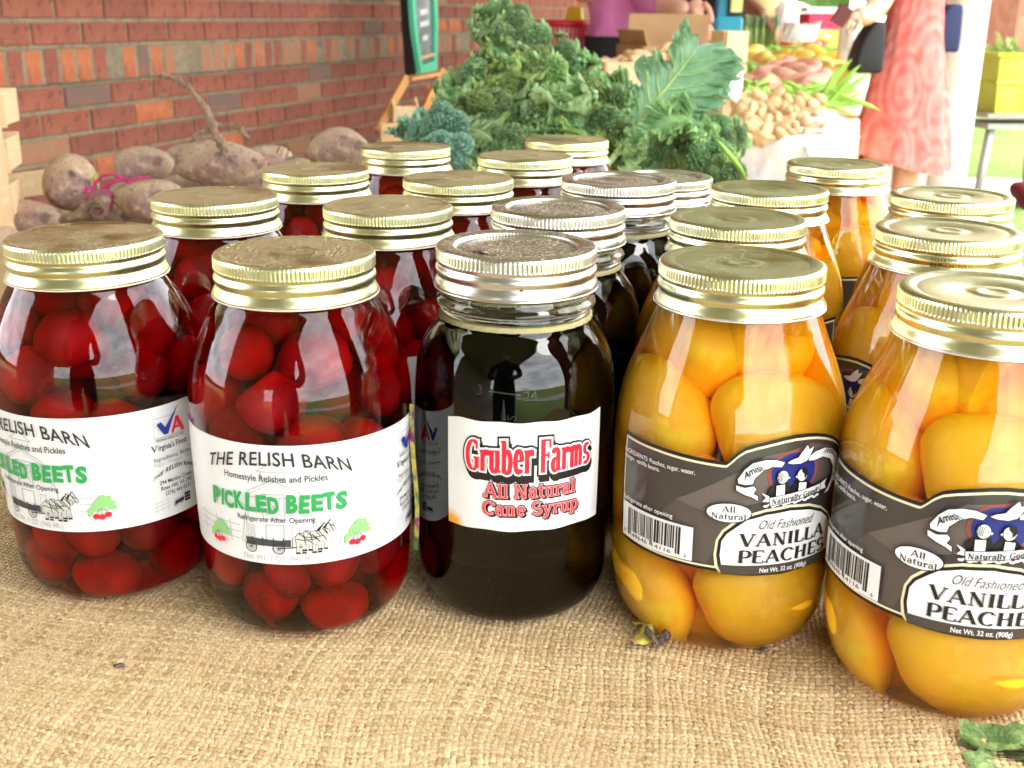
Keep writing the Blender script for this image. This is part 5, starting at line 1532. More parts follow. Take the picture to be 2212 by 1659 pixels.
def kale_leaf(seed, L, Wd, mt, curl=2.2, ruf=.010, ns=180, ntt=40, th0=1.25):
    r = np.random.default_rng(seed)
    s = np.linspace(0, 1, ns)[:, None]; t2 = np.linspace(-1, 1, ntt)[None, :]
    th = th0 - curl * s[:, 0] ** 1.4
    dl = L / (ns - 1)
    my = np.concatenate([[0], np.cumsum(np.cos(th[:-1]) * dl)]); mz = np.concatenate([[0], np.cumsum(np.sin(th[:-1]) * dl)])
    ny_, nz_ = -np.sin(th), np.cos(th)
    w = Wd * (np.clip((s - .12) / .5, 0, 1) ** .8 * (1 - 0.75 * np.clip((s - .72) / .28, 0, 1) ** 1.8) + .03)
    at_ = np.abs(t2)
    ph = r.uniform(0, 6.28, 12)
    e = np.clip(at_ - .18, 0, 1) / .82
    side = np.where(t2 > 0, 1.0, -1.0)
    lat = t2 * w * (1 - .12 * e)
    d = -0.10 * Wd * (1 - t2 ** 2)
    d = d + ruf * 1.35 * e ** 1.0 * np.sin(2 * np.pi * (3.5 * s + .35 * at_) + ph[0] + side * 1.7)
    d = d + ruf * .50 * e ** .8 * np.sin(2 * np.pi * (13 * s + .9 * at_) + ph[1] + side * 2.3 + 1.2 * np.sin(6 * s + ph[6]))
    d = d + ruf * .70 * e ** .7 * np.sin(2 * np.pi * (31 * s + 3.2 * at_) + ph[2] + side * 1.1 + 2 * np.sin(9 * s + ph[7]))
    al = ruf * .6 * e ** 1.0 * np.cos(2 * np.pi * (13 * s + 1.0 * at_) + ph[3] + side) + ruf * .62 * e ** .8 * np.cos(2 * np.pi * (31 * s + 3.0 * at_) + ph[4])
    lat = lat + side * ruf * .30 * e * np.sin(2 * np.pi * (15 * s) + ph[5]) + side * ruf * .10 * e * np.sin(2 * np.pi * (31 * s) + ph[8])
    nz2 = ruf * .30 * e * np.sin(2 * np.pi * (3.5 * at_ + 17 * s) + ph[9]) * np.sin(2 * np.pi * 7 * s + ph[10])
    d = d + nz2; al = al + ruf * .06 * e * np.sin(2 * np.pi * 47 * s + ph[11])
    X = lat
    Yv = my[:, None] + ny_[:, None] * d + np.cos(th)[:, None] * al
    Z = mz[:, None] + nz_[:, None] * d + np.sin(th)[:, None] * al
    X = np.broadcast_to(X, Yv.shape)
    P = np.stack([X, Yv, Z], -1).reshape(-1, 3)
    b = MB(); b.v = [tuple(map(float, q)) for q in P]
    b.f = [(i * ntt + j, (i + 1) * ntt + j, (i + 1) * ntt + j + 1, i * ntt + j + 1) for i in range(ns - 1) for j in range(ntt - 1)]
    me = b.mesh('kale_leaf', mt, True)
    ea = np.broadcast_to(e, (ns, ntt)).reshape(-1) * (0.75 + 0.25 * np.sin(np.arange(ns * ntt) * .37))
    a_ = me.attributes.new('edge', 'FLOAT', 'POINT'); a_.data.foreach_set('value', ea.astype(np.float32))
    rb = MB(); step = 6
    pts = [(0, float(my[i] - ny_[i] * 0.0 + ny_[i] * (-0.10 * Wd + .0006)), float(mz[i] + nz_[i] * (-0.10 * Wd + .0006))) for i in range(0, ns - 6, step)]
    pts = [(0, -.03, -.02)] + pts
    rb.tube(pts, [.0045 * (1 - .8 * k / len(pts)) + .0004 for k in range(len(pts))], 7)
    return me, rb.mesh('rib', M_rib, True)
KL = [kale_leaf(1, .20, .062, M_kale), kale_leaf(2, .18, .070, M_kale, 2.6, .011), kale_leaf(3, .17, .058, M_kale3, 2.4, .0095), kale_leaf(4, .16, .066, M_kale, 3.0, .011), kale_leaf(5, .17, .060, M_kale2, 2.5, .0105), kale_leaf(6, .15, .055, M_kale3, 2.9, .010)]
kale = empty('kale_bunch', (0.02, 1.46, 0.0)); tag(kale, 'big heap of curly green kale leaves behind the middle jars', 'kale')
KO = Vector((0.02, 1.46, 0))
from mathutils import noise as mn
def curly_head(seed, mt, k1=2.3, k2=16.0, amp=.17):
    """one tightly frilled leaf folded over on itself: winding crests all over"""
    bm = bmesh.new()
    bmesh.ops.create_icosphere(bm, subdivisions=6, radius=1)
    off = Vector((seed * 3.1, seed * 1.7, seed * 5.3))
    ed = []
    for v in bm.verts:
        p = v.co.copy()
        q = p * k1 + off
        wv_ = mn.noise_vector(p * 3.3 + off) * .22
        n1 = mn.noise(q + wv_)
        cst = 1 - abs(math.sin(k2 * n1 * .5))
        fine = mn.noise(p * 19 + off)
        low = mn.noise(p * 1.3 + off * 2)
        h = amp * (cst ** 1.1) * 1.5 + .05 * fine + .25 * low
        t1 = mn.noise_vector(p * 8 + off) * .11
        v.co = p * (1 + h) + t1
        ed.append(min(1, max(0, cst * .95 + .35 * fine)))  # crests tinted pale, valleys left dark: some shading put into the colour
    me = bpy.data.meshes.new('kale_leaf'); bm.to_mesh(me); bm.free()
    me.materials.append(mt)
    me.polygons.foreach_set('use_smooth', [True] * len(me.polygons))
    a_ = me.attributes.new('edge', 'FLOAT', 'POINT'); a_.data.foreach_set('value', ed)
    return me
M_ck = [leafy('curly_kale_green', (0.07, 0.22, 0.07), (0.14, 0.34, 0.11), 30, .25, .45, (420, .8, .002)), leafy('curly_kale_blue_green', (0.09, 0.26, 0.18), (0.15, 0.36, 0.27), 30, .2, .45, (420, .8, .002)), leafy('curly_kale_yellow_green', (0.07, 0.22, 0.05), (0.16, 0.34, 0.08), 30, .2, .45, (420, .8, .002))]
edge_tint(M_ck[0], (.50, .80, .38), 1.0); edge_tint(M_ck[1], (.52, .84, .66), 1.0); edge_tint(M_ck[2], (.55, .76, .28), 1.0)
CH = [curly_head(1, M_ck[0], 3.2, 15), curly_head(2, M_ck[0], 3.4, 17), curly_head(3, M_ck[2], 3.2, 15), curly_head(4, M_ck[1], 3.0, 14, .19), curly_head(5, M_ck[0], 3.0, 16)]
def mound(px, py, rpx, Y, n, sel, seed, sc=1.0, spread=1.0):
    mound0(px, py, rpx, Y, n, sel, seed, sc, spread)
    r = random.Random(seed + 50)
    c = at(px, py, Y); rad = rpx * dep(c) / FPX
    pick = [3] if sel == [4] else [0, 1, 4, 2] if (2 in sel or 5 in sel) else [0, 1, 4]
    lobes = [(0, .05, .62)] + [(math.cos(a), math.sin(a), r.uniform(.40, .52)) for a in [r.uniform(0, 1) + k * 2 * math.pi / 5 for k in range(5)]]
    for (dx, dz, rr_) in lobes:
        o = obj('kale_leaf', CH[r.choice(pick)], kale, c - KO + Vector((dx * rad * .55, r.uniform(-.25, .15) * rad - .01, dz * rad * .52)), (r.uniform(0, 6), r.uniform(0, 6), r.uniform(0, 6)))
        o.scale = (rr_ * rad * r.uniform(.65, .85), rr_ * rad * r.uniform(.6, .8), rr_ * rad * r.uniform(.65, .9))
def mound0(px, py, rpx, Y, n, sel, seed, sc=1.0, spread=1.0):
    r = random.Random(seed)
    c = at(px, py, Y); rad = rpx * dep(c) / FPX
    base = c - Vector((0, 0, rad * .55)) + Vector((r.uniform(-.3, .3) * rad, .02, 0))
    n = int(n * 1.6)
    for k in range(n):
        # direction on the hemisphere that faces up and the camera
        az = math.pi + ((k + .5) / n * 2 - 1) * 2.5 + r.uniform(-.3, .3)
        tilt = r.choice((.15, .5, .8, 1.0)) * spread + r.uniform(-.12, .12)
        me, rb = KL[r.choice(sel)]
        s_ = rad / .070 * sc * r.uniform(.82, 1.1)
        # leaf local +Y outward, +Z up ; rises then curls over
        M_ = Matrix.Rotation(az, 4, 'Z') @ Matrix.Rotation(.95 - tilt * 1.05, 4, 'X') @ Matrix.Rotation(r.uniform(-.5, .5), 4, 'Y')
        o = obj('kale_leaf', me, kale)
        o.matrix_local = Matrix.Translation(base - KO) @ M_ @ Matrix.Scale(s_ * .72, 4)
        q = obj('rib', rb, o)
random.seed(4)
mound(1122, 92, 74, 1.50, 11, [0, 1, 2, 3, 5], 1)
mound(1100, 40, 50, 1.52, 7, [1, 3, 2], 21)
mound(1208, 132, 50, 1.47, 8, [1, 0, 3], 2)
mound(1060, 190, 78, 1.46, 9, [2, 0, 1], 3)
mound(1150, 200, 100, 1.42, 10, [0, 1, 2, 5], 4)
mound(1285, 218, 74, 1.46, 10, [0, 1, 3, 5], 5)
mound(1050, 262, 80, 1.38, 9, [2, 1, 5], 6)
mound(1210, 285, 100, 1.36, 12, [2, 0, 3, 5], 7)
mound(952, 288, 78, 1.33, 11, [4], 8, .95)
mound(975, 330, 60, 1.28, 7, [4], 18, .95)
mound(1330, 300, 85, 1.36, 9, [1, 2, 3], 9)
mound(1555, 300, 62, 1.34, 9, [1, 3, 2], 10)
mound(1500, 345, 80, 1.30, 9, [5, 2, 1], 11)
mound(1420, 350, 70, 1.32, 8, [0, 1], 12)
mound(1100, 340, 80, 1.30, 8, [0, 1, 4], 13)
mound(1560, 380, 50, 1.26, 6, [5, 2], 14)

# the large open leaf with pale veins
def big_leaf():
    A0 = at(1352, 305, 1.24); T0 = at(1512, 96, 1.27)
    Ydir = (T0 - A0); Lm = Ydir.length; Ydir.normalize()
    Zd = (-_F + Vector((0.05, 0, .25))).normalized(); Zd = (Zd - Ydir * Zd.dot(Ydir)).normalized(); Xd = Ydir.cross(Zd)
    ns, ntt = 120, 56
    r = np.random.default_rng(9)
    s = np.linspace(0, 1, ns)[:, None]; t2 = np.linspace(-1, 1, ntt)[None, :]
    wl = np.interp(s, [0, .12, .25, .42, .58, .66, .78, .90, 1], [.004, .008, .022, .042, .034, .014, .024, .030, .012])
    wr = np.interp(s, [0, .08, .2, .40, .62, .8, .93, 1], [.004, .016, .042, .058, .056, .050, .042, .018])
    w = np.where(t2 < 0, wl, wr)
    e = np.clip(np.abs(t2) - .35, 0, 1) / .65
    ruf = .0100
    side = np.where(t2 > 0, 1.0, -1.0)
    d = .012 * np.abs(t2) - .004 + ruf * e ** 1.4 * np.sin(2 * np.pi * 6 * s + side * 1.3) + ruf * .7 * e ** 1.8 * np.sin(2 * np.pi * 15 * s + 2 * side + 3 * np.sin(5 * s)) + ruf * .4 * e ** 2 * np.sin(2 * np.pi * 33 * s)
    d = d + .0009 * np.sin((s * 9 - np.abs(t2) * 2.2) * 2 * np.pi) * (1 - e) * np.clip(np.abs(t2) * 3, 0, 1)
    d = d + r.normal(size=d.shape) * .0008 * e
    lat = t2 * w * (1 + .10 * e * np.sin(2 * np.pi * 9 * s + side)) + side * .003 * e * np.sin(2 * np.pi * 24 * s)
    al = s * Lm + .004 * e * np.cos(2 * np.pi * 15 * s) + np.abs(t2) * w * .55
    P = []
    orig = A0
    b = MB()
    for i in range(ns):
        for j in range(ntt):
            b.v.append(tuple(orig + Xd * float(lat[i, j]) + Ydir * float(al[i, j]) + Zd * float(d[i, j]) - KO))
    b.f = [(i * ntt + j, (i + 1) * ntt + j, (i + 1) * ntt + j + 1, i * ntt + j + 1) for i in range(ns - 1) for j in range(ntt - 1)]
    lf = b.build('kale_leaf', leafy('open_kale_leaf', (0.19, 0.40, 0.22), (0.30, 0.52, 0.33), 45, .4, .42, (140, .5, .002)), kale, True)
    lf['label'] = 'large flat open kale leaf with pale branching veins'
    def pt(ss, tt, up=.0012):
        i = min(ns - 1, max(0, int(ss * (ns - 1)))); j = int((tt + 1) / 2 * (ntt - 1))
        return orig + Xd * float(lat[i, j]) + Ydir * float(al[i, j]) + Zd * (float(d[i, j]) + up) - KO
    v = MB()
    st = [orig - Ydir * .05 - KO, orig - Ydir * .02 - KO] + [pt(q / 20, 0) for q in range(20)]
    v.tube(st, [.0034 * (1 - .85 * k / 22) + .0003 for k in range(22)], 7)
    for s0, sg in [(.04, 1), (.06, -1), (.14, 1), (.18, -1), (.27, 1), (.33, -1), (.40, 1), (.46, -1), (.54, 1), (.60, -1), (.68, 1), (.76, -1), (.82, 1)]:
        P = [pt(min(.99, s0 + .12 * q), sg * (.9 * q), .001) for q in np.linspace(0, 1, 12)]
        v.tube(P, [.0013 * (1 - .8 * k / 12) * (1.3 - s0) + .0002 for k in range(12)], 5)
        for q0 in (.35, .6):
            P = [pt(min(.99, s0 + .12 * q0 + .10 * q), sg * min(.95, .9 * q0 + .25 * q), .0009) for q in np.linspace(0, 1, 6)]
            v.tube(P, .00035, 4)
    v.build('vein', M_rib, lf, True)
big_leaf()
# dark fold of leaf under the open leaf
for (x0, y0, x1, y1, w_, tw) in ((1350, 335, 1500, 330, .030, .5), (1360, 372, 1520, 356, .020, -.3)):
    A0, T0 = at(x0, y0, 1.23), at(x1, y1, 1.25)
    o = obj('kale_leaf', KL[0][0], kale); 
    d = (T0 - A0)
    q = d.to_track_quat('Y', 'Z').to_matrix().to_4x4()
    o.matrix_local = Matrix.Translation(A0 - KO) @ q @ Matrix.Rotation(tw, 4, 'Y') @ Matrix.Scale(.6, 4)
# single bean leaning on the kale
p0 = [at(x, y, 1.22) for x, y in ((1547, 300), (1562, 318), (1580, 340), (1598, 362), (1612, 386))]
b = MB(); b.tube(p0, [.0008, .0026, .0030, .0026, .0007], 8)
M_bean = mat('green_bean', (.30, .52, .07), .45, noise=(30, (.22, .42, .05), .4, .7))
tag(b.build('green_bean', M_bean, None, True), 'single green bean leaning on the right side of the kale', 'bean')

# ------------------------------------------------------------------ produce stalls behind
M_ging = mat('gingham_cloth', (.8, .78, .70), .8)
t = M_ging.node_tree; bs = t.nodes['Principled BSDF']
tcn = t.nodes.new('ShaderNodeTexCoord'); sp = t.nodes.new('ShaderNodeSeparateXYZ'); t.links.new(tcn.outputs['Object'], sp.inputs[0])
fac = None
for ax in (0, 1):
    m1 = t.nodes.new('ShaderNodeMath'); m1.operation = 'PINGPONG'; m1.inputs[1].default_value = .022
    t.links.new(sp.outputs[ax], m1.inputs[0])
    m2 = t.nodes.new('ShaderNodeMath'); m2.operation = 'GREATER_THAN'; m2.inputs[1].default_value = .011; t.links.new(m1.outputs[0], m2.inputs[0])
    if fac is None: fac = m2
    else:
        m3 = t.nodes.new('ShaderNodeMath'); m3.operation = 'ADD'; t.links.new(fac.outputs[0], m3.inputs[0]); t.links.new(m2.outputs[0], m3.inputs[1])
        m4 = t.nodes.new('ShaderNodeMath'); m4.operation = 'MULTIPLY'; m4.inputs[1].default_value = .5; t.links.new(m3.outputs[0], m4.inputs[0]); fac = m4
mi = t.nodes.new('ShaderNodeMixRGB'); mi.inputs['Color1'].default_value = (.80, .78, .72, 1); mi.inputs['Color2'].default_value = (.85, .55, .18, 1)
t.links.new(fac.outputs[0], mi.inputs['Fac']); t.links.new(mi.outputs[0], bs.inputs['Base Color'])
# table 2: right edge line through (0.86, 2.35) along WD
E0 = Vector((0.62, 2.18, 0))
t_ = empty('produce_table', Vector((E0.x, E0.y, GZ)), (0, 0, WROT)); tag(t_, 'long produce table under a gingham cloth, running back beside the wall', 'table')
TL, TWd, TZ = 5.2, .92, -0.07
b = MB(); b.box((TL / 2, TWd / 2, TZ - GZ - .02), (TL, TWd, .04)); b.build('table_top', M_wood, t_)
for x_ in (.15, TL / 2, TL - .15):
    for y_ in (.1, TWd - .1):
        b = MB(); b.box((x_, y_, (TZ - GZ - .04) / 2), (.05, .05, TZ - GZ - .04)); b.build('leg', M_wood, t_)
b = MB()
nx, nyy = 60, 30
cz = TZ - GZ + .004
for i in range(nx):
    for j in range(nyy):
        x_ = -.02 + (TL + .04) * i / (nx - 1); y_ = -.012 + (TWd + .03) * (max(0, j - 6) / (nyy - 7))
        z_ = cz
        if j < 6: z_ = cz - .20 * (6 - j) / 6; y_ = -.014 - .012 * math.sin(i * 1.3) * (6 - j) / 6
        b.v.append((x_, y_, z_))
b.f = [(i * nyy + j, (i + 1) * nyy + j, (i + 1) * nyy + j + 1, i * nyy + j + 1) for i in range(nx - 1) for j in range(nyy - 1)]
o = b.build('gingham_cloth', M_ging, None, True); o.location = t_.location; o.rotation_euler = t_.rotation_euler
tag(o, 'yellow and white gingham cloth hanging over the produce table', 'tablecloth')

# generic heap of separate things placed by eye: (px, py, Y)
def heap(name, meshes, pts, lb, cat, group, rot=1.0, sc=(.85, 1.15), parts=None):
    for (px, py, Y) in pts:
        c = at(px, py, Y)
        o = obj(name, random.choice(meshes), None, c, (random.uniform(-rot, rot), random.uniform(-rot, rot), random.uniform(0, 6.28)))
        k = random.uniform(*sc); o.scale = (k, k, k)
        tag(o, lb, cat, group)
def region(poly, n, Y0, Y1, seed, dx, dy):
    """stagger points inside a trapezoid poly=(xl_top, xr_top, ytop, xl_bot, xr_bot, ybot)"""
    r = random.Random(seed); out = []
    xl0, xr0, y0, xl1, xr1, y1 = poly
    y = y1; row = 0
    while y >= y0:
        u = (y - y0) / max(1e-6, (y1 - y0))
        xl, xr = xl0 + (xl1 - xl0) * u, xr0 + (xr1 - xr0) * u
        x = xl + (row % 2) * dx / 2
        while x <= xr:
            out.append((x + r.uniform(-.2, .2) * dx, y + r.uniform(-.25, .25) * dy, Y1 + (Y0 - Y1) * u + r.uniform(-.01, .01)))
            x += dx
        y -= dy; row += 1
    return out
random.seed(31)
M_pot = add_random_tint(mat('potato_skin', (.62, .43, .22), .7, noise=(40, (.50, .32, .15), .4, .7), bump=(150, .3, .001)), .25, (.5, .3, .14))
pot = [blob('potato', .026, .0135, .0135, 500 + k, M_pot, .20, 2) for k in range(4)]
heap('potato', pot, region((1600, 1770, 208, 1595, 1790, 300), 0, 2.42, 2.80, 1, 24, 14), 'small tan fingerling potato heaped in the open white bag', 'potato', 'fingerling potatoes in the white bag')
M_bag = mat('white_plastic_bag', (.80, .80, .82), .35, noise=(12, (.74, .75, .78), .4, .7), trans=0.0, bump=(22, .8, .012), sss=.3)
def bag(cx, cy, Y, wpx, hpx, label, seed, open_=.75, depth=.8, lean=0):
    c = at(cx, cy, Y); s_ = dep(c) / FPX
    w, h = wpx * s_ / 2, hpx * s_
    b = MB(); r = random.Random(seed); ph = [r.uniform(0, 6.28) for _ in range(6)]
    prof = [(.2, 0), (.75, .01), (.95, .12), (1.0, .3), (.98, .55), (.97, .75), (1.02, .9), (1.06, 1.0), (1.04, 1.02), (.99, .98), (.93, .85), (.9, .6), (.85, .45)]
    n = 64
    vs = []
    for (q, z) in prof:
        for k in range(n):
            a = 2 * math.pi * k / n
            f = 1 + .05 * math.sin(5 * a + ph[0] + z * 3) + .035 * math.sin(11 * a + ph[1] - z * 5) + .02 * math.sin(23 * a + ph[2])
            zz = z + (.10 * math.sin(2 * a + ph[3]) + .05 * math.sin(5 * a + ph[4])) * (z > .5)
            vs.append((q * w * f * math.cos(a) + lean * zz * w, q * w * depth * f * math.sin(a), zz * h))
    fs = [(i * n + k, i * n + (k + 1) % n, (i + 1) * n + (k + 1) % n, (i + 1) * n + k) for i in range(len(prof) - 1) for k in range(n)]
    b.add(vs, fs)
    o = b.build('plastic_bag', M_bag, None, True); o.location = c - Vector((0, 0, h / 2))
    return tag(o, label, 'bag')
bag(1705, 352, 2.50, 250, 118, 'big white plastic bag holding the fingerling potatoes', 3, depth=.95)
# folded back flap of the bag
def tent(name, pts3, seed, mt, label, cat, thick=.004):
    b = MB()
    n, m_ = len(pts3), len(pts3[0])
    for row in pts3:
        for p in row: b.v.append(tuple(p))
    b.f = [(i * m_ + j, (i + 1) * m_ + j, (i + 1) * m_ + j + 1, i * m_ + j + 1) for i in range(n - 1) for j in range(m_ - 1)]
    o = b.build(name, mt, None, True)
    o.modifiers.new('sub', 'SUBSURF').render_levels = 2
    o.modifiers.new('sol', 'SOLIDIFY').thickness = thick
    return tag(o, label, cat)
tent('plastic_bag', [[at(1700, 262, 2.60), at(1740, 240, 2.66), at(1785, 236, 2.66), at(1818, 252, 2.6)], [at(1720, 285, 2.5), at(1765, 268, 2.5), at(1800, 262, 2.5), at(1832, 268, 2.48)], [at(1735, 300, 2.4), at(1770, 300, 2.36), at(1800, 310, 2.33), at(1828, 320, 2.35)], [at(1740, 350, 2.3), at(1775, 352, 2.28), at(1805, 360, 2.28), at(1832, 372, 2.3)]], 1, M_bag, 'folded back flap of white plastic beside the fingerling potatoes', 'bag')
tent('plastic_bag', [[at(1462, 150, 2.9), at(1470, 112, 3.0), at(1500, 92, 3.05), at(1545, 92, 3.05), at(1588, 108, 3.0), at(1606, 150, 2.9)], [at(1465, 190, 2.8), at(1480, 150, 2.75), at(1510, 130, 2.72), at(1550, 130, 2.72), at(1585, 148, 2.75), at(1605, 185, 2.8)], [at(1470, 230, 2.75), at(1490, 200, 2.68), at(1515, 190, 2.66), at(1550, 190, 2.66), at(1580, 205, 2.68), at(1598, 235, 2.75)]], 2, M_bag, 'white plastic bag puffed up behind the open kale leaf', 'bag')
# potatoes in the pale wooden box, left
random.seed(8)
heap('potato', pot, [(1335, 135, 3.02), (1362, 132, 3.0), (1390, 128, 3.0), (1412, 134, 2.98), (1350, 148, 2.96), (1378, 144, 2.95), (1400, 142, 2.95), (1425, 120, 3.1), (1438, 132, 3.05), (1446, 102, 3.2), (1320, 142, 3.0)], 'round yellow potato on top of the pale box behind the kale', 'potato', 'yellow potatoes on the pale box', sc=(1.2, 1.6))
def openbox(name, c, rz, L, Wd, Hh_, th, mt, label, cat, part='side', extra=None, bottom=True, slats=1):
    t_ = empty(name, c, (0, 0, rz)); tag(t_, label, cat)
    for (cc, ss) in (((0, -Wd / 2, 0), (L, th)), ((0, Wd / 2, 0), (L, th)), ((-L / 2, 0, 0), (th, Wd - th)), ((L / 2, 0, 0), (th, Wd - th))):
        for k in range(slats):
            hh = Hh_ / slats
            b = MB(); b.box((cc[0], cc[1], hh * (k + .5)), (ss[0], ss[1], hh * (.94 if slats > 1 else 1))); b.build(part, mt, t_)
    b = MB(); b.box((0, 0, th / 2), (L - th, Wd - th, th)); b.build('bottom', mt, t_)
    return t_
c = at(1375, 208, 2.88)
openbox('produce_box', Vector((c.x, c.y, TZ)), .1, .20, .22, max(.05, c.z - TZ + .09), .008, M_woodl, 'pale wooden box of potatoes between the kale and the cardboard box', 'box', 'side_board', slats=2)
# cardboard box with a raised flap
c = at(1462, 118, 3.9)
t_ = openbox('cardboard_box', Vector((c.x, c.y, TZ)), .28, .34, .24, c.z - TZ + .03, .006, M_card, 'open brown cardboard box in front of the pink shirt', 'box', 'side')
for (cc, ss, rr) in (((.02, .13, c.z - TZ + .075), (.30, .006, .11), (.15, 0, 0)), ((-.16, 0, c.z - TZ + .05), (.006, .24, .06), (0, -.3, 0))):
    b = MB(); b.box((0, 0, 0), ss); o = b.build('flap', M_card, t_); o.location = cc; o.rotation_euler = rr
c = at(1575, 100, 3.7)
openbox('wooden_crate', Vector((c.x, c.y, TZ)), .3, .075, .10, c.z - TZ + .05, .012, M_woodl, 'tan wooden crate end right of the cardboard box', 'crate', 'slat', slats=3)
# beans, peppers, squash, sweet potatoes, tomatoes
random.seed(12)
bean = []
for k in range(4):
    b = MB(); cv = random.uniform(-.02, .02)
    b.tube([(-.06, 0, 0), (-.035, cv * .6, .001), (0, cv, 0), (.035, cv * .6, .001), (.06, 0, 0)], [.0012, .0045, .005, .0045, .001], 7); bean.append(b.mesh('green_bean', M_bean, True))
def beans(pts, rotz, lb, grp, sc=(.9, 1.2), tilt=.5):
    for (px, py, Y) in pts:
        o = obj('green_bean', random.choice(bean), None, at(px, py, Y), (0, random.uniform(-tilt, tilt), rotz + random.uniform(-.7, .7))); k = random.uniform(*sc); o.scale = (k, k, k)
        tag(o, lb, 'bean', grp)
beans(region((1700, 1800, 188, 1720, 1832, 226), 0, 3.0, 3.35, 3, 13, 6), .2, 'green bean lying in the heap behind the fingerling potatoes', 'heaped green beans in front')
for x, y, ang in ((1790, 195, -1.1), (1800, 182, -1.0), (1812, 188, -.85), (1824, 200, -.7), (1845, 216, .35), (1782, 205, -1.2), (1806, 205, -.9)):
    o = obj('green_bean', random.choice(bean), None, at(x, y, 3.0), (0, ang, 0)); o.scale = (1.25,) * 3
    tag(o, 'green bean sticking up from the right end of the bean heap', 'bean', 'green beans sticking up')
beans(region((1608, 1650, 175, 1608, 1655, 200), 0, 3.3, 3.5, 5, 14, 7), 1.0, 'green bean in the small patch left of the sweet potatoes', 'green beans at the left')
beans(region((1655, 1790, 104, 1640, 1800, 114), 0, 4.9, 5.1, 6, 12, 5), .1, 'green bean in the far row behind the yellow squash', 'green beans in the far row')
M_sw = add_random_tint(mat('sweet_potato_skin', (.56, .28, .20), .7, noise=(30, (.48, .22, .15), .4, .7)), .3, (.66, .38, .28))
swp = [blob('sweet_potato', .068, .034, .032, 600 + k, M_sw, .14, 2) for k in range(3)]
heap('sweet_potato', swp, [(1672, 168, 3.7), (1700, 172, 3.65), (1728, 178, 3.6), (1755, 182, 3.6), (1690, 156, 3.8), (1722, 160, 3.75), (1750, 166, 3.7), (1712, 144, 3.85), (1735, 150, 3.8), (1772, 176, 3.65), (1625, 188, 3.6), (1648, 186, 3.6), (1662, 182, 3.6)], 'dusty pink sweet potato in the heap behind the green beans', 'sweet potato', 'heap of sweet potatoes', .4)
M_sq = add_random_tint(mat('yellow_squash_skin', (.88, .62, .06), .4, noise=(20, (.92, .74, .20), .4, .7)), .2, (.95, .85, .4))
sqm = []
for k in range(3):
    b = MB(); b.lathe([(.001, -.075), (.018, -.072), (.030, -.05), (.033, -.025), (.026, .01), (.016, .04), (.013, .065), (.010, .075), (.001, .077)], 20)
    for i, v in enumerate(b.v): b.v[i] = (v[0] + .012 * math.sin((v[2] + .07) * 12 + k), v[1], v[2])
    sqm.append(b.mesh('yellow_squash', M_sq, True))
for (x, y, Y) in [(1700, 122, 4.6), (1722, 130, 4.5), (1748, 128, 4.5), (1770, 134, 4.4), (1792, 142, 4.35), (1735, 116, 4.7), (1765, 118, 4.65), (1790, 128, 4.5), (1808, 140, 4.4), (1640, 124, 4.5), (1622, 128, 4.45), (1655, 130, 4.4), (1668, 140, 4.3), (1780, 152, 4.2), (1800, 156, 4.2), (1685, 138, 4.3), (1612, 120, 4.5)]:
    o = obj('yellow_squash', random.choice(sqm), None, at(x, y, Y), (random.uniform(1.2, 1.9), 0, random.uniform(0, 6.28)))
    tag(o, 'yellow crookneck squash in the heap behind the sweet potatoes', 'squash', 'heap of yellow squash')
M_cuc = mat('green_cucumber', (.20, .36, .06), .45, noise=(30, (.32, .48, .12), .4, .7))
cuc = [blob('cucumber', .055, .014, .014, 650 + k, M_cuc, .1, 2) for k in range(2)]
heap('cucumber', cuc, [(1622, 140, 4.1), (1638, 148, 4.05), (1655, 152, 4.0), (1630, 156, 4.0), (1648, 162, 3.95), (1665, 158, 4.0), (1640, 168, 3.9), (1618, 150, 4.05), (1628, 172, 3.85)], 'small green cucumber in the pile between white bag and sweet potatoes', 'cucumber', 'pile of small cucumbers', .5)
M_tom = mat('tomato_skin', (.72, .035, .015), .25)
M_tom2 = mat('pinkish_tomato_skin', (.80, .22, .12), .3)
tm = blob('tomato', .034, .034, .028, 1, M_tom, .04, 2); tm2 = blob('tomato', .034, .034, .028, 2, M_tom2, .04, 2)
random.seed(5)
for (x, y, Y, m_) in [(1682, 88, 5.4, tm), (1668, 100, 5.3, tm), (1690, 102, 5.3, tm), (1706, 98, 5.3, tm2), (1645, 100, 5.3, tm2), (1722, 104, 5.3, tm), (1745, 100, 5.3, tm), (1760, 98, 5.35, tm2), (1735, 92, 5.4, tm2), (1772, 96, 5.4, tm), (1630, 104, 5.3, tm2), (1655, 92, 5.4, tm2), (1700, 90, 5.4, tm2)]:
    o = obj('tomato', m_, None, at(x, y, Y), (0, 0, random.uniform(0, 6)))
    tag(o, ('bright red tomato' if m_ is tm else 'pale pinkish tomato') + ' in the row in front of the asparagus', 'tomato', 'red tomatoes' if m_ is tm else 'pinkish tomatoes')
M_pur = mat('purple_plum_skin', (.16, .03, .16), .35)
for (x, y) in ((1708, 84), (1722, 86), (1738, 80), (1750, 84)):
    o = obj('plum', blob('plum', .022, .022, .02, x, M_pur, .04, 2), None, at(x, y, 5.45)); tag(o, 'dark purple plum under the white bag behind the tomatoes', 'plum', 'purple plums')
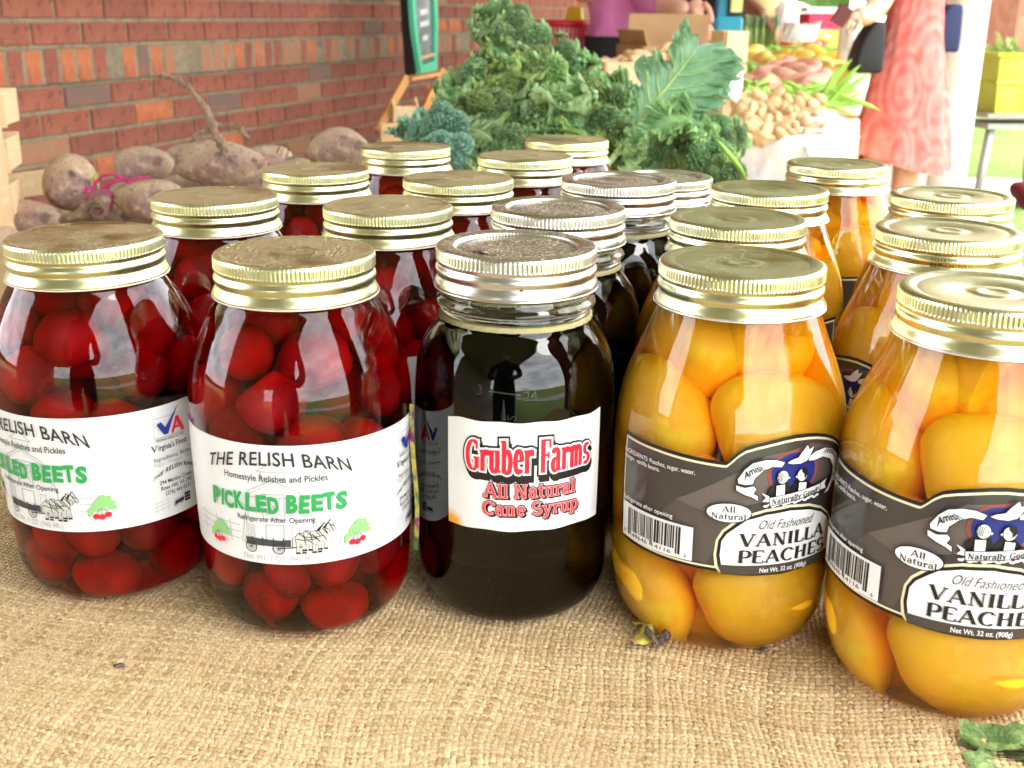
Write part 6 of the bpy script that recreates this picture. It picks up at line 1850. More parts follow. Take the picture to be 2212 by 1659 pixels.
# asparagus bunch
M_asp = mat('asparagus', (.24, .36, .10), .5, noise=(30, (.38, .50, .18), .4, .7)); M_aspt = mat('asparagus_tip', (.16, .22, .09), .6)
c = at(1634, 104, 5.1)
t_ = empty('asparagus_bunch', c); tag(t_, 'upright bunch of green asparagus spears under a reaching hand', 'asparagus')
sp = MB(); sp.tube([(0, 0, 0), (0, 0, .09)], [.007, .0058], 7); ms = sp.mesh('spear', M_asp, True)
tp = MB(); tp.lathe([(.0058, .09), (.0075, .105), (.006, .12), (.0005, .135)], 8); mt_ = tp.mesh('spear_tip', M_aspt, True)
for k in range(62):
    x_ = random.uniform(-.085, .085); y_ = random.uniform(-.03, .05)
    o = obj('spear', ms, t_, (x_, y_, random.uniform(-.006, .008)), (random.uniform(-.06, .06), random.uniform(-.06, .06), 0)); obj('spear_tip', mt_, o)
# scale
M_teal = mat('teal_enamel', (.02, .30, .42), .35)
c = at(1562, 95, 4.9)
t_ = empty('kitchen_scale', c, (0, 0, .2)); tag(t_, 'teal blue market scale with a round white dial plate behind the crate', 'scale')
b = MB(); b.box((0, 0, .055), (.125, .12, .11)); o = b.build('body', M_teal, t_); o.modifiers.new('b', 'BEVEL').width = .012
b = MB(); b.box((-.02, 0, .15), (.035, .04, .09)); b.build('column', M_teal, t_)
b = MB(); b.lathe([(.001, .198), (.10, .198), (.115, .21), (.118, .222)], 32); o = b.build('pan', mat('pale_pan', (.62, .66, .45), .4), t_, True)
b = MB(); b.box((.03, -.045, .165), (.05, .006, .075)); b.build('price_card', mat('yellow_green_card', (.55, .68, .25), .6), t_)
# melon bowl / squash behind the arm
o = obj('melon', blob('melon', .10, .09, .085, 33, mat('cream_melon', (.80, .66, .32), .5, noise=(18, (.72, .55, .24), .4, .7)), .03, 3), None, at(1655, 10, 5.8)); tag(o, 'large cream yellow melon behind the asparagus bunch', 'melon')
bag(1700, 44, 5.4, 52, 62, 'knotted white plastic bag standing behind the tomatoes', 9, depth=.6)
bag(1724, 72, 5.2, 74, 38, 'slumped white plastic bag spilling toward the tomatoes', 12, depth=.6, lean=.2)
# pink cooler with white lid
c = at(1770, 62, 6.4)
t_ = empty('cooler', Vector((c.x, c.y, c.z - .05)), (0, 0, .2)); tag(t_, 'crimson cooler box with a white lid at the far end of the stall', 'cooler')
b = MB(); b.box((0, 0, .06), (.24, .2, .14)); o = b.build('body', mat('crimson_plastic', (.62, .01, .07), .35), t_); o.modifiers.new('b', 'BEVEL').width = .01
b = MB(); b.box((0, 0, .147), (.27, .22, .03)); o = b.build('lid', M_white, t_); o.modifiers.new('b', 'BEVEL').width = .01
# small baskets
for (x, y, lb, m_) in ((1758, 84, 'tan pint basket of leafy greens right of the white bags', M_woodl), (1800, 92, 'yellow pint basket beside the gingham cloth', mat('yellow_card', (.80, .62, .10), .6))):
    c = at(x, y + 12, 5.5); openbox('pint_basket', c, .2, .10, .09, .07, .004, m_, lb, 'basket', 'side')
random.seed(3)
for (x, y) in ((1742, 66), (1752, 60), (1762, 68), (1748, 72), (1770, 72), (1736, 58)):
    o = obj('pepper', blob('pepper', .034, .018, .018, x, mat('dark_green_pepper', (.06, .20, .05), .35), .15, 2), None, at(x, y, 5.5), (0, random.uniform(-.6, .6), random.uniform(0, 3))); tag(o, 'dark green pepper piled on the tan pint basket', 'pepper', 'dark green peppers')
heap('yellow_pepper', [blob('yellow_pepper', .05, .02, .018, 77, M_sq, .1, 2)], [(1760, 78, 5.42), (1778, 80, 5.4), (1790, 72, 5.5)], 'long yellow pepper lying on the rim of the pint basket', 'pepper', 'yellow peppers on the basket', .2)

# red basket and yellow capped jar near the wall
M_red = mat('red_plastic', (.60, .015, .03), .35)
c = at(1215, 66, 4.9)
t_ = empty('red_basket', Vector((c.x, c.y, c.z - .085)), (0, 0, .1)); tag(t_, 'red slatted plastic basket between the kale and the pink shirt', 'basket')
b = MB(); b.lathe([(.118, .100), (.128, .102), (.130, .125), (.118, .128), (.114, .120)], 40); b.build('rim', M_red, t_, True)
for k in range(40):
    a = k * math.pi / 20
    b = MB(); b.box((.117 * math.cos(a), .117 * math.sin(a), .055), (.006, .009, .10), rot=(0, 0, a)); b.build('slat', M_red, t_)
b = MB(); b.lathe([(.001, 0), (.115, 0), (.118, .012)], 40); b.build('basket_bottom', M_red, t_, True)
b = MB(); b.lathe([(.104, .01), (.108, .10)], 32); b.build('white_liner', M_white, t_, True)
c = at(1242, 46, 4.85)
t_ = empty('yellow_tub', c); tag(t_, 'yellow ribbed cap on a tub standing in the red basket', 'tub')
b = MB(); b.lathe([(.001, .056), (.030, .056), (.033, .052), (.036, .02), (.040, .012), (.040, .0)], 60, fn=lambda r, z, a, i: r * (1 + .02 * math.cos(30 * a) * (.01 < z < .05))); b.f = [tuple(reversed(f)) for f in b.f]; b.build('cap', mat('yellow_plastic', (.85, .62, .02), .3), t_, True)
b = MB(); b.lathe([(.036, 0), (.036, -.07), (.001, -.07)], 30); b.f = [tuple(reversed(f)) for f in b.f]; b.build('body', M_white, t_, True)

# chalk board with a green frame, hung out from the wall
M_gfr = mat('mint_green_frame', (.10, .62, .36), .45); M_slate = mat('glossy_slate', (.14, .15, .16), .18, noise=(9, (.30, .31, .33), .45, .65))  # pale mottling paints a whitish reflection into the slate
pA = at(922, 152, 4.9)
t_ = empty('chalkboard', pA, (0, R_(-6), R_(68))); t_.scale = (.80, .9, .95); tag(t_, 'arched chalkboard in a mint green frame on a black stand against the wall', 'chalkboard')
def frame_outline(w, z0, z1, bulge):
    P = []
    for k in range(13):
        u = k / 12
        P.append((w * (1 + bulge * math.sin(math.pi * u)) * (0.86 + .14 * min(1, u * 3)), z0 + (z1 - z0) * u))
    return P
L_ = frame_outline(.115, 0, .56, .25)
for sgn in (-1, 1):
    b = MB()
    for k, (w_, z_) in enumerate(L_):
        for (dx, dy) in ((0, -.012), (-.034, -.012), (-.034, .012), (0, .012)):
            b.v.append((sgn * (w_ + dx), dy, z_))
    for k in range(len(L_) - 1):
        for q in range(4):
            f = (k * 4 + q, k * 4 + (q + 1) % 4, k * 4 + 4 + (q + 1) % 4, k * 4 + 4 + q)
            b.f.append(f if sgn < 0 else tuple(reversed(f)))
    b.build('frame_side', M_gfr, t_)
b = MB(); b.box((0, 0, .012), (.205, .026, .045)); b.build('frame_foot', M_gfr, t_)
b = MB(); b.box((0, 0, .555), (.23, .026, .05)); b.build('frame_top', M_gfr, t_)
b = MB(); b.box((0, .006, .29), (.17, .008, .50)); b.build('slate', M_slate, t_)
b = MB(); b.box((0, -.004, .062), (.155, .014, .014)); b.build('inner_ledge', M_woodl, t_)
for k, (w_, z_) in enumerate(((.09, .47), (.12, .42), (.10, .37), (.11, .32), (.09, .25), (.10, .2), (.06, .14))):
    b = MB(); b.box((.0, -.0005, z_), (w_, .002, .022)); b.build('chalk_stroke', mat('chalk', (.72, .74, .78), .9), t_)  # chalk marks, enlarged to lighten the face like a reflection
b = MB(); b.box((-.075, .035, .28), (.10, .05, .60)); b.build('black_stand', mat('black_board_back', (.012, .011, .010), .7), t_)  # black box for the board's back and the shaded gap behind it

# tilted wooden stand with a small pale tray
t_ = empty('wooden_stand', at(880, 285, 2.75)); tag(t_, 'orange wooden folding stand leaning beside the wall left of the kale', 'stand')
O_ = t_.location
M_owood = mat('orange_wood', (.50, .24, .07), .55, noise=(14, (.40, .17, .05), .4, .7))
def bar(P0, P1, w, h, nm, mt=M_owood):
    d = P1 - P0
    b = MB(); b.box((0, 0, 0), (w, h, d.length)); o = b.build(nm, mt, t_)
    o.matrix_local = Matrix.Translation((P0 + P1) / 2 - O_) @ d.to_track_quat('Z', 'Y').to_matrix().to_4x4()
    return o
bar(at(815, 282, 2.68), at(880, 165, 2.72), .012, .018, 'side_bar')
bar(at(905, 262, 2.75), at(958, 150, 2.80), .012, .020, 'side_bar')
d0, d1 = at(880, 170, 2.72), at(958, 156, 2.80)
bar(d0, d1, .035, .008, 'top_board')
bar(at(822, 290, 2.64), at(885, 288, 2.66), .016, .05, 'foot_board', M_wood)
c = at(875, 268, 2.7)
tr = empty('pale_tray', c, (.5, 0, .25)); tag(tr, 'small pale wooden tray on the folding stand', 'tray')
for (cc, ss, nm) in (((0, 0, .022), (.058, .004, .052), 'tray_face'), ((-.028, .02, .022), (.004, .04, .052), 'tray_side'), ((.028, .02, .022), (.004, .04, .052), 'tray_side'), ((0, .02, -.003), (.06, .044, .004), 'tray_bottom')):
    b = MB(); b.box(cc, ss); b.build(nm, M_woodl, tr)
# low ledge table carrying the stand
p = at(850, 292, 2.75)
b = MB(); b.box((0, 0, 0), (.10, .12, .02), rot=(0, 0, 0)); o = b.build('shelf_board', M_wood); o.location = (p.x, p.y + .03, p.z - .03); tag(o, 'low wooden shelf board under the folding stand by the wall', 'shelf')

# ------------------------------------------------------------------ people
M_skin = mat('skin', (.72, .42, .29), .5, noise=(14, (.66, .36, .24), .4, .7), sss=.4)
M_skin2 = mat('tanned_skin', (.40, .20, .12), .5, noise=(14, (.34, .16, .10), .4, .7), sss=.3)
M_dark = mat('dark_clothes', (.02, .02, .025), .9)
M_pinks = mat('magenta_cotton', (.72, .24, .55), .85, noise=(8, (.64, .18, .47), .4, .7), bump=(14, .6, .02))
M_hair = mat('brown_hair', (.06, .035, .02), .6)
def skinfig(name, joints, edges, mt, parent, root_=0, lv=2):
    me = bpy.data.meshes.new(name)
    me.from_pydata([j[0] for j in joints], edges, [])
    o = obj(name, me, parent)
    me.materials.append(mt)
    me.update()
    o.modifiers.new('skin', 'SKIN')
    sv = me.skin_vertices
    if not sv:
        bpy.context.view_layer.objects.active = o
    for i, j in enumerate(joints):
        r = j[1] if hasattr(j[1], '__len__') else (j[1], j[1])
        me.skin_vertices[0].data[i].radius = r
        me.skin_vertices[0].data[i].use_root = (i == root_)
    s = o.modifiers.new('sub', 'SUBSURF'); s.levels = lv; s.render_levels = lv
    for p in o.modifiers: pass
    o.modifiers['skin'].use_smooth_shade = True
    return o
def hand(parent, w, f, up, sc=1.0, mt=None, curl=.5):
    """hand at wrist w, fingers along f, palm normal up"""
    f = f.normalized(); up = (up - f * up.dot(f)).normalized(); sd_ = f.cross(up)
    J = [(tuple(w), .026 * sc), (tuple(w + f * .045 * sc), (.036 * sc, .018 * sc)), (tuple(w + f * .085 * sc), (.036 * sc, .015 * sc))]
    skinfig('palm', J, [(0, 1), (1, 2)], mt, parent)
    for k, (o_, L_, a_) in enumerate(((-.030, .066, -.1), (-.010, .075, -.03), (.011, .070, .04), (.030, .055, .12))):
        b0 = w + f * .078 * sc + sd_ * o_ * sc
        p = [b0]
        ang = curl * .4
        for q in range(3):
            d = f * math.cos(ang) - up * math.sin(ang) + sd_ * a_
            p.append(p[-1] + d * L_ * sc / 3); ang += curl * .6
        skinfig('finger', [(tuple(q), (.0095 - .0008 * i) * sc) for i, q in enumerate(p)], [(0, 1), (1, 2), (2, 3)], mt, parent, lv=1)
    b0 = w + f * .02 * sc - sd_ * .028 * sc
    d = (f * .7 - sd_ * .7 - up * .3).normalized()
    skinfig('thumb', [(tuple(b0), .013 * sc), (tuple(b0 + d * .035 * sc), .0115 * sc), (tuple(b0 + d * .05 * sc + f * .02 * sc), .010 * sc), (tuple(b0 + d * .055 * sc + f * .042 * sc), .008 * sc)], [(0, 1), (1, 2), (2, 3)], mt, parent, lv=1)
def head(parent, c, face, skin, hair, r=.10):
    """simple head with face: c centre, face direction"""
    face = face.normalized(); up = Vector((0, 0, 1)); sd_ = face.cross(up).normalized()
    R3 = Matrix((sd_, face, up)).transposed().to_4x4()
    T = Matrix.Translation(c) @ R3
    def add(nm, me, p, par=parent):
        o = obj(nm, me, par); o.matrix_local = T @ Matrix.Translation(p); return o
    add('head', blob('head', r * .76, r * .95, r * 1.18, 3, skin, .01, 3), (0, 0, 0))
    add('nose', blob('nose', r * .12, r * .2, r * .22, 4, skin, .02, 2), (0, r * .98, -r * .08))
    add('mouth', blob('mouth', r * .26, r * .05, r * .06, 5, mat('lips', (.5, .15, .12), .4), .02, 2), (0, r * .88, -r * .48))
    for s_ in (-1, 1):
        add('eye', blob('eye', r * .11, r * .06, r * .07, 6, mat('eye_dark', (.04, .03, .02), .2), .01, 2), (s_ * r * .32, r * .84, r * .08))
        add('ear', blob('ear', r * .08, r * .16, r * .25, 7, skin, .02, 2), (s_ * r * .78, 0, 0))
    def cut(p):
        q = p.copy()
        if q.y > .35 and q.z < .45: q.y = .35
        return q
    add('hair', blob('hair', r * .86, r * 1.02, r * 1.2, 8, hair, .04, 3, cut), (0, -r * .10, r * .14))

# woman in the coral dress
wc = at(1945, 200, 4.05)
t_ = empty('person', Vector((wc.x, wc.y, GZ))); tag(t_, 'person in a coral patterned sleeveless dress with a black shoulder bag', 'person')
M_dress = mat('coral_dress', (.62, .06, .05), .85)
tt_ = M_dress.node_tree; bs = tt_.nodes['Principled BSDF']
tcn = tt_.nodes.new('ShaderNodeTexCoord')
mpn = tt_.nodes.new('ShaderNodeMapping'); mpn.inputs['Scale'].default_value = (9, 9, 4.6); tt_.links.new(tcn.outputs['Object'], mpn.inputs['Vector'])
vo = tt_.nodes.new('ShaderNodeTexVoronoi'); vo.inputs['Scale'].default_value = 1.0; tt_.links.new(mpn.outputs[0], vo.inputs['Vector'])
mm_ = tt_.nodes.new('ShaderNodeMath'); mm_.operation = 'MULTIPLY'; mm_.inputs[1].default_value = 30; tt_.links.new(vo.outputs['Distance'], mm_.inputs[0])
sn = tt_.nodes.new('ShaderNodeMath'); sn.operation = 'SINE'; tt_.links.new(mm_.outputs[0], sn.inputs[0])
nn2 = tt_.nodes.new('ShaderNodeTexNoise'); nn2.inputs['Scale'].default_value = 30; tt_.links.new(tcn.outputs['Object'], nn2.inputs['Vector'])
ad = tt_.nodes.new('ShaderNodeMath'); ad.operation = 'MULTIPLY_ADD'; ad.inputs[1].default_value = 5; tt_.links.new(nn2.outputs['Fac'], ad.inputs[0]); tt_.links.new(sn.outputs[0], ad.inputs[2])
mrn = tt_.nodes.new('ShaderNodeMapRange'); mrn.inputs['From Min'].default_value = 1.0; mrn.inputs['From Max'].default_value = 4.4; tt_.links.new(ad.outputs[0], mrn.inputs['Value'])
mi = tt_.nodes.new('ShaderNodeMixRGB'); mi.inputs['Color1'].default_value = (.58, .11, .095, 1); mi.inputs['Color2'].default_value = (.68, .24, .21, 1)
tt_.links.new(mrn.outputs[0], mi.inputs['Fac']); tt_.links.new(mi.outputs[0], bs.inputs['Base Color'])
sc_ = dep(wc) / FPX
# body (continuous) : hips, legs, torso, neck, arms
dz = -GZ
H0 = .92; cx0 = 0
Jn = [((0, 0, .92), (.085, .07)), ((0, 0, 1.10), (.075, .06)), ((.0, 0, 1.30), (.085, .065)), ((0, 0, 1.40), (.08, .07)), ((0, 0, 1.50), .052), ((0, .01, 1.56), .05),
      ((-.06, 0, .80), .06), ((-.06, -.01, .50), .050), ((-.08, .02, .28), .05), ((-.08, .02, .09), .034), ((-.08, -.09, .035), .032),
      ((.06, 0, .80), .06), ((.06, .02, .50), .050), ((.08, .04, .28), .05), ((.08, .05, .09), .034), ((.085, -.05, .035), .032),
      ((-.165, 0, 1.36), .045), ((-.20, -.06, 1.16), .040), ((-.215, -.10, 1.04), .038),
      ((.10, .03, 1.36), .045), ((.08, .06, 1.18), .036), ((.04, .05, 1.04), .030), ((.0, .04, 1.0), .024)]
Ed = [(0, 1), (1, 2), (2, 3), (3, 4), (4, 5), (0, 6), (6, 7), (7, 8), (8, 9), (9, 10), (0, 11), (11, 12), (12, 13), (13, 14), (14, 15), (2, 16), (16, 17), (17, 18), (2, 19), (19, 20), (20, 21), (21, 22)]
# left forearm raised in front holding a wallet
el = at(1885, 34, 3.92) - t_.location; wr = at(1842, 20, 3.80) - t_.location
Jn[17] = (tuple(at(1925, -40, 4.0) - t_.location), .042); Jn[18] = (tuple(at(1898, 12, 3.95) - t_.location), .040)
Jn += [(tuple(at(1868, 36, 3.88) - t_.location), .036), (tuple(at(1850, 30, 3.82) - t_.location), .026)]
Ed += [(18, 23), (23, 24)]
skinfig('body', Jn, Ed, M_skin, t_)
head(t_, Vector((0, -.02, 1.66)), Vector((-.6, -1, -.2)), M_skin, M_hair)
hand(t_, at(1850, 30, 3.82) - t_.location, Vector((-.55, -.6, -.25)), Vector((.2, -.6, .8)), .62, M_skin, 1.6)
rows_ = []
dres = []
ctl = [(0, 1925, 2037), (70, 1905, 2036), (150, 1884, 2040), (220, 1868, 2046), (290, 1846, 2049), (350, 1832, 2051)]
zt = []
bm_ = MB(); n = 56
prof_z = []
for (y_, xl, xr) in ctl:
    p_l, p_r = at(xl, y_, 4.05), at(xr, y_, 4.05)
    prof_z.append(((p_l.z - GZ), (p_l.x + p_r.x) / 2 - wc.x, (p_r.x - p_l.x) / 2))
prof_z = [(1.38, prof_z[0][1], .12), (1.22, prof_z[0][1], .135)] + prof_z
zz_ = np.linspace(1.38, prof_z[-1][0], 26)
zs_ = [q[0] for q in prof_z][::-1]
for i, z_ in enumerate(zz_):
    cxx = float(np.interp(z_, zs_, [q[1] for q in prof_z][::-1])); ww = float(np.interp(z_, zs_, [q[2] for q in prof_z][::-1]))
    u = max(0, (1.05 - z_)) / .55
    for k in range(n):
        a = 2 * math.pi * k / n
        f = 1 + .05 * u * math.sin(7 * a + 1 + z_ * 2) + .035 * u * math.sin(13 * a) + .018 * math.sin(17 * a + z_ * 9) + .02 * math.sin(z_ * 26 + 3 * a) * (z_ > .8)
        bm_.v.append((cxx + ww * f * math.cos(a), ww * .72 * f * math.sin(a), z_ + (.018 * math.sin(2 * a + .6) - .02 * math.cos(a) if i == len(zz_) - 1 else 0)))
for i in range(len(zz_) - 1):
    for k in range(n): bm_.f.append((i * n + k, (i + 1) * n + k, (i + 1) * n + (k + 1) % n, i * n + (k + 1) % n))
o = bm_.build('dress', M_dress, t_, True)
bb_ = t_
# bags
def soft_bag(px0, py0, px1, py1, Y, mt, label, name='shoulder_bag', dep_=.06):
    a_, c_ = at(px0, py0, Y), at(px1, py1, Y)
    t2 = empty(name, Vector(((a_.x + c_.x) / 2, Y, c_.z))); tag(t2, label, 'bag')
    w = abs(c_.x - a_.x) / 2; h = abs(a_.z - c_.z)
    def fn(p):
        q = p.copy(); q.x = math.copysign(abs(q.x) ** .75, q.x) * (1 - .30 * max(0, q.z)) ; q.z = max(-.72, q.z) - .12; return q
    b = MB()
    for (zz, ww, oo) in ((0, .98, 0), (.3, 1.0, 0), (.6, .86, .12), (.85, .62, .34), (1.0, .40, .5)):
        for (sx, sy) in ((-1, -1), (1, -1), (1, 1), (-1, 1)): b.v.append((sx * w * ww + oo * w, sy * dep_ * (.7 + .3 * ww), zz * h))
    for i in range(4):
        for q in range(4): b.f.append((i * 4 + q, i * 4 + (q + 1) % 4, i * 4 + 4 + (q + 1) % 4, i * 4 + 4 + q))
    b.f += [(3, 2, 1, 0), (16, 17, 18, 19)]
    ob = b.build('bag_body', mt, t2, True); md = ob.modifiers.new('b', 'BEVEL'); md.width = .012; md.segments = 3
    b = MB(); b.tube([(-w * .2, 0, h * .9), (0, 0, h * 1.3), (w * .8, .02, h * 2.2), (w * 1.2, .05, h * 2.6)], .008, 8); b.build('strap', mt, t2, True)
    return t2
soft_bag(1848, 45, 1896, 157, 3.98, mat('black_leather', (.010, .009, .010), .6), 'black shoulder bag hanging at the left of the coral dress')
soft_bag(2012, 8, 2060, 112, 4.15, mat('navy_fabric', (.02, .03, .09), .8), 'navy backpack showing behind the right side of the coral dress', 'backpack')
bag(1828, 122, 4.4, 44, 132, 'thin pinkish white shopping bag hanging left of the black bag', 15, depth=.5)
o = MB(); o.box((0, 0, 0), (.045, .02, .06)); o = o.build('wallet', mat('maroon_leather', (.10, .012, .015), .5)); o.location = at(1818, 34, 3.75); o.rotation_euler = (0, .5, 0); tag(o, 'dark maroon wallet held by the person in the coral dress', 'wallet')

# person in the magenta shirt
pc_ = at(1345, 80, 4.7)
t_ = empty('person', Vector((pc_.x, pc_.y, GZ))); tag(t_, 'person in a magenta shirt behind the cardboard box, hands together', 'person')
sc_ = dep(pc_) / FPX
def LP_(px, py, Y): return tuple(at(px, py, Y) - t_.location)
Jn = [((0, 0, .90), (.10, .08)), ((0, 0, 1.10), (.09, .08)), ((0.02, 0, 1.30), (.10, .08)), ((.03, 0, 1.42), (.09, .08)), ((.03, 0, 1.50), .055), ((.03, .0, 1.57), .05),
      ((-.09, 0, .84), .09), ((-.09, 0, .48), .062), ((-.09, .02, .26), .052), ((-.09, .02, .08), .036), ((-.09, -.09, .035), .034),
      ((.09, 0, .84), .09), ((.09, 0, .48), .062), ((.09, .02, .26), .052), ((.09, .02, .08), .036), ((.09, -.09, .035), .034),
      ((-.17, 0, 1.38), .05), ((-.22, -.04, 1.18), .044), ((-.18, -.18, 1.10), .036), ((-.08, -.26, 1.12), .028),
      (LP_(1400, -60, 4.6), .055), (LP_(1418, 18, 4.45), .045), (LP_(1465, 22, 4.35), .040), (LP_(1492, 20, 4.3), .030)]
Ed = [(0, 1), (1, 2), (2, 3), (3, 4), (4, 5), (0, 6), (6, 7), (7, 8), (8, 9), (9, 10), (0, 11), (11, 12), (12, 13), (13, 14), (14, 15), (2, 16), (16, 17), (17, 18), (18, 19), (2, 20), (20, 21), (21, 22), (22, 23)]
skinfig('body', Jn, Ed, M_skin, t_)
head(t_, Vector((.03, -.03, 1.67)), Vector((.4, -1, -.35)), M_skin, M_hair)
hand(t_, Vector(LP_(1492, 20, 4.3)), Vector((.6, -.4, -.6)), Vector((.5, -.3, .8)), 1.05, M_skin, 1.0)
hand(t_, Vector(LP_(1505, -5, 4.32)), Vector((-.1, -.3, -.9)), Vector((-.6, -.7, .2)), 1.0, M_skin, .9)
bm_ = MB(); n = 48
ctl = [(-60, 1262, 1440), (0, 1266, 1440), (45, 1274, 1452), (85, 1260, 1470), (125, 1254, 1475), (180, 1254, 1475)]
pz = []
for (y_, xl, xr) in ctl:
    a_, c_ = at(xl, y_, 4.7), at(xr, y_, 4.7); pz.append((a_.z - GZ, (a_.x + c_.x) / 2 - pc_.x, (c_.x - a_.x) / 2))
pz = [(1.45, .03, .085), (1.38, .03, .17)] + pz
zz_ = np.linspace(1.45, pz[-1][0], 26); zs_ = [q[0] for q in pz][::-1]
for i, z_ in enumerate(zz_):
    cxx = float(np.interp(z_, zs_, [q[1] for q in pz][::-1])); ww = float(np.interp(z_, zs_, [q[2] for q in pz][::-1]))
    for k in range(n):
        a = 2 * math.pi * k / n; f = 1 + .02 * math.sin(5 * a + z_ * 14) + .015 * math.sin(9 * a - z_ * 22)
        bm_.v.append((cxx + ww * f * math.cos(a), ww * .78 * f * math.sin(a), z_))
for i in range(len(zz_) - 1):
    for k in range(n): bm_.f.append((i * n + k, (i + 1) * n + k, (i + 1) * n + (k + 1) % n, i * n + (k + 1) % n))
bm_.build('shirt', M_pinks, t_, True)
b = MB(); b.tube([LP_(1388, -80, 4.62), LP_(1402, -30, 4.55), LP_(1412, 2, 4.48), LP_(1440, 10, 4.42)], [.09, .085, .075, .060], 20, False)
b.build('sleeve', M_pinks, t_, True)
b = MB(); b.tube([(-.16, 0, 1.40), (-.20, -.02, 1.28), (-.225, -.05, 1.17)], [.07, .07, .062], 20, False); b.build('sleeve', M_pinks, t_, True)
b = MB(); b.lathe([(.155, .95), (.165, .86), (.16, .60), (.15, .30), (.14, .10)], 32); b.build('trousers', M_dark, t_, True)

# person whose arm reaches for the asparagus
rc_ = at(1560, -40, 5.9)
t_ = empty('person', Vector((rc_.x, rc_.y, GZ))); tag(t_, 'person at the back whose tanned arm reaches down to the asparagus', 'person')
Jn = [((0, 0, .90), (.15, .12)), ((0, 0, 1.10), (.14, .11)), ((0, 0, 1.30), (.15, .11)), ((0, 0, 1.42), (.09, .08)), ((0, 0, 1.50), .055), ((0, 0, 1.57), .05),
      ((-.09, 0, .84), .09), ((-.09, 0, .48), .062), ((-.09, .02, .26), .052), ((-.09, .02, .08), .036), ((-.09, -.09, .035), .034),
      ((.09, 0, .84), .09), ((.09, 0, .48), .062), ((.09, .02, .26), .052), ((.09, .02, .08), .036), ((.09, -.09, .035), .034),
      ((-.17, 0, 1.38), .05), ((-.22, -.04, 1.16), .042), ((-.2, -.12, .94), .032),
      (LP_(1575, -60, 5.7), .048), (LP_(1592, -14, 5.45), .044), (LP_(1628, 18, 5.25), .036), (LP_(1652, 36, 5.12), .027)]
Ed = [(0, 1), (1, 2), (2, 3), (3, 4), (4, 5), (0, 6), (6, 7), (7, 8), (8, 9), (9, 10), (0, 11), (11, 12), (12, 13), (13, 14), (14, 15), (2, 16), (16, 17), (17, 18), (2, 19), (19, 20), (20, 21), (21, 22)]
skinfig('body', Jn, Ed, M_skin2, t_)
hand(t_, Vector(LP_(1652, 36, 5.12)), Vector((.5, -.3, -.55)), Vector((.4, -.3, .8)), 1.0, M_skin2, .8)
head(t_, Vector((0, -.03, 1.67)), Vector((.4, -1, -.4)), M_skin2, M_hair)
b = MB(); b.lathe([(.09, 1.45), (.17, 1.38), (.17, 1.1), (.165, .86), (.16, .60), (.15, .30), (.14, .10)], 32); b.build('dark_clothing', M_dark, t_, True)

# the photographer, seen mirrored in the jars
t_ = empty('person', (-.16, -.30, GZ)); tag(t_, 'dark clothed photographer holding a phone, mirrored in the jar glass', 'person')
Jn = [((0, 0, .95), (.16, .12)), ((0, 0, 1.12), (.15, .11)), ((0, 0, 1.34), (.17, .11)), ((0, 0, 1.46), (.09, .08)), ((0, .02, 1.53), .06), ((0, .03, 1.58), .055),
      ((-.1, 0, .86), .095), ((-.1, 0, .48), .066), ((-.1, -.02, .26), .055), ((-.1, -.02, .08), .04), ((-.1, .09, .035), .036),
      ((.1, 0, .86), .095), ((.1, 0, .48), .066), ((.1, -.02, .26), .055), ((.1, -.02, .08), .04), ((.1, .09, .035), .036),
      ((-.19, 0, 1.40), .055), ((-.24, .06, 1.16), .045), ((-.14, .24, 1.03), .034), ((-.06, .30, 1.02), .028),
      ((.19, 0, 1.40), .055), ((.24, .06, 1.16), .045), ((.14, .24, 1.03), .034), ((.06, .30, 1.02), .028)]
Ed = [(0, 1), (1, 2), (2, 3), (3, 4), (4, 5), (0, 6), (6, 7), (7, 8), (8, 9), (9, 10), (0, 11), (11, 12), (12, 13), (13, 14), (14, 15), (2, 16), (16, 17), (17, 18), (18, 19), (2, 20), (20, 21), (21, 22), (22, 23)]
skinfig('body', Jn, Ed, mat('dark_shirt', (.03, .03, .035), .8), t_)
head(t_, Vector((0, .06, 1.68)), Vector((0, 1, -.5)), M_skin, M_hair)

# ------------------------------------------------------------------ right side: planter on a stand, far lawn things
M_lime = mat('lime_enamel', (.42, .46, .035), .5, noise=(7, (.52, .54, .09), .4, .7))
M_steel = mat('weathered_steel', (.32, .32, .30), .5, .5, noise=(10, (.24, .23, .21), .4, .7))
pc_ = at(2190, 240, 6.4)
t_ = empty('planter', Vector((pc_.x, pc_.y, pc_.z)), (0, 0, .12)); tag(t_, 'lime green tub planter on a metal stand at the right edge', 'planter')
hh = (at(2190, 112, 6.4).z - pc_.z)
b = MB()
wT, wB = .21, .185
for (z_, w_) in ((0, wB), (hh * .45, wB + .012), (hh * .5, wB + .02), (hh * .55, wB + .014), (hh * .93, wT), (hh * .94, wT + .02), (hh, wT + .022), (hh, wT - .005), (hh * .8, wT - .02)):
    for (sx, sy) in ((-1, -1), (1, -1), (1, 1), (-1, 1)): b.v.append((sx * w_, sy * w_ * .7, z_))
for i in range(8):
    for q in range(4): b.f.append((i * 4 + q, i * 4 + (q + 1) % 4, i * 4 + 4 + (q + 1) % 4, i * 4 + 4 + q))
b.f.append((3, 2, 1, 0)); b.build('tub', M_lime, t_)
b = MB(); b.box((0, 0, hh * .82), (wT * 1.85, wT * 1.25, .01)); b.build('soil', mat('soil', (.05, .035, .02), .9), t_)
st = empty('planter_stand', Vector((pc_.x, pc_.y, GZ)), (0, 0, .12)); tag(st, 'grey metal stand with splayed legs under the lime green planter', 'stand')
zt_ = pc_.z - GZ
b = MB(); b.box((0, 0, zt_ - .012), (.50, .36, .022)); b.box((0, 0, zt_ - .07), (.46, .32, .03)); b.build('top_frame', M_steel, st)
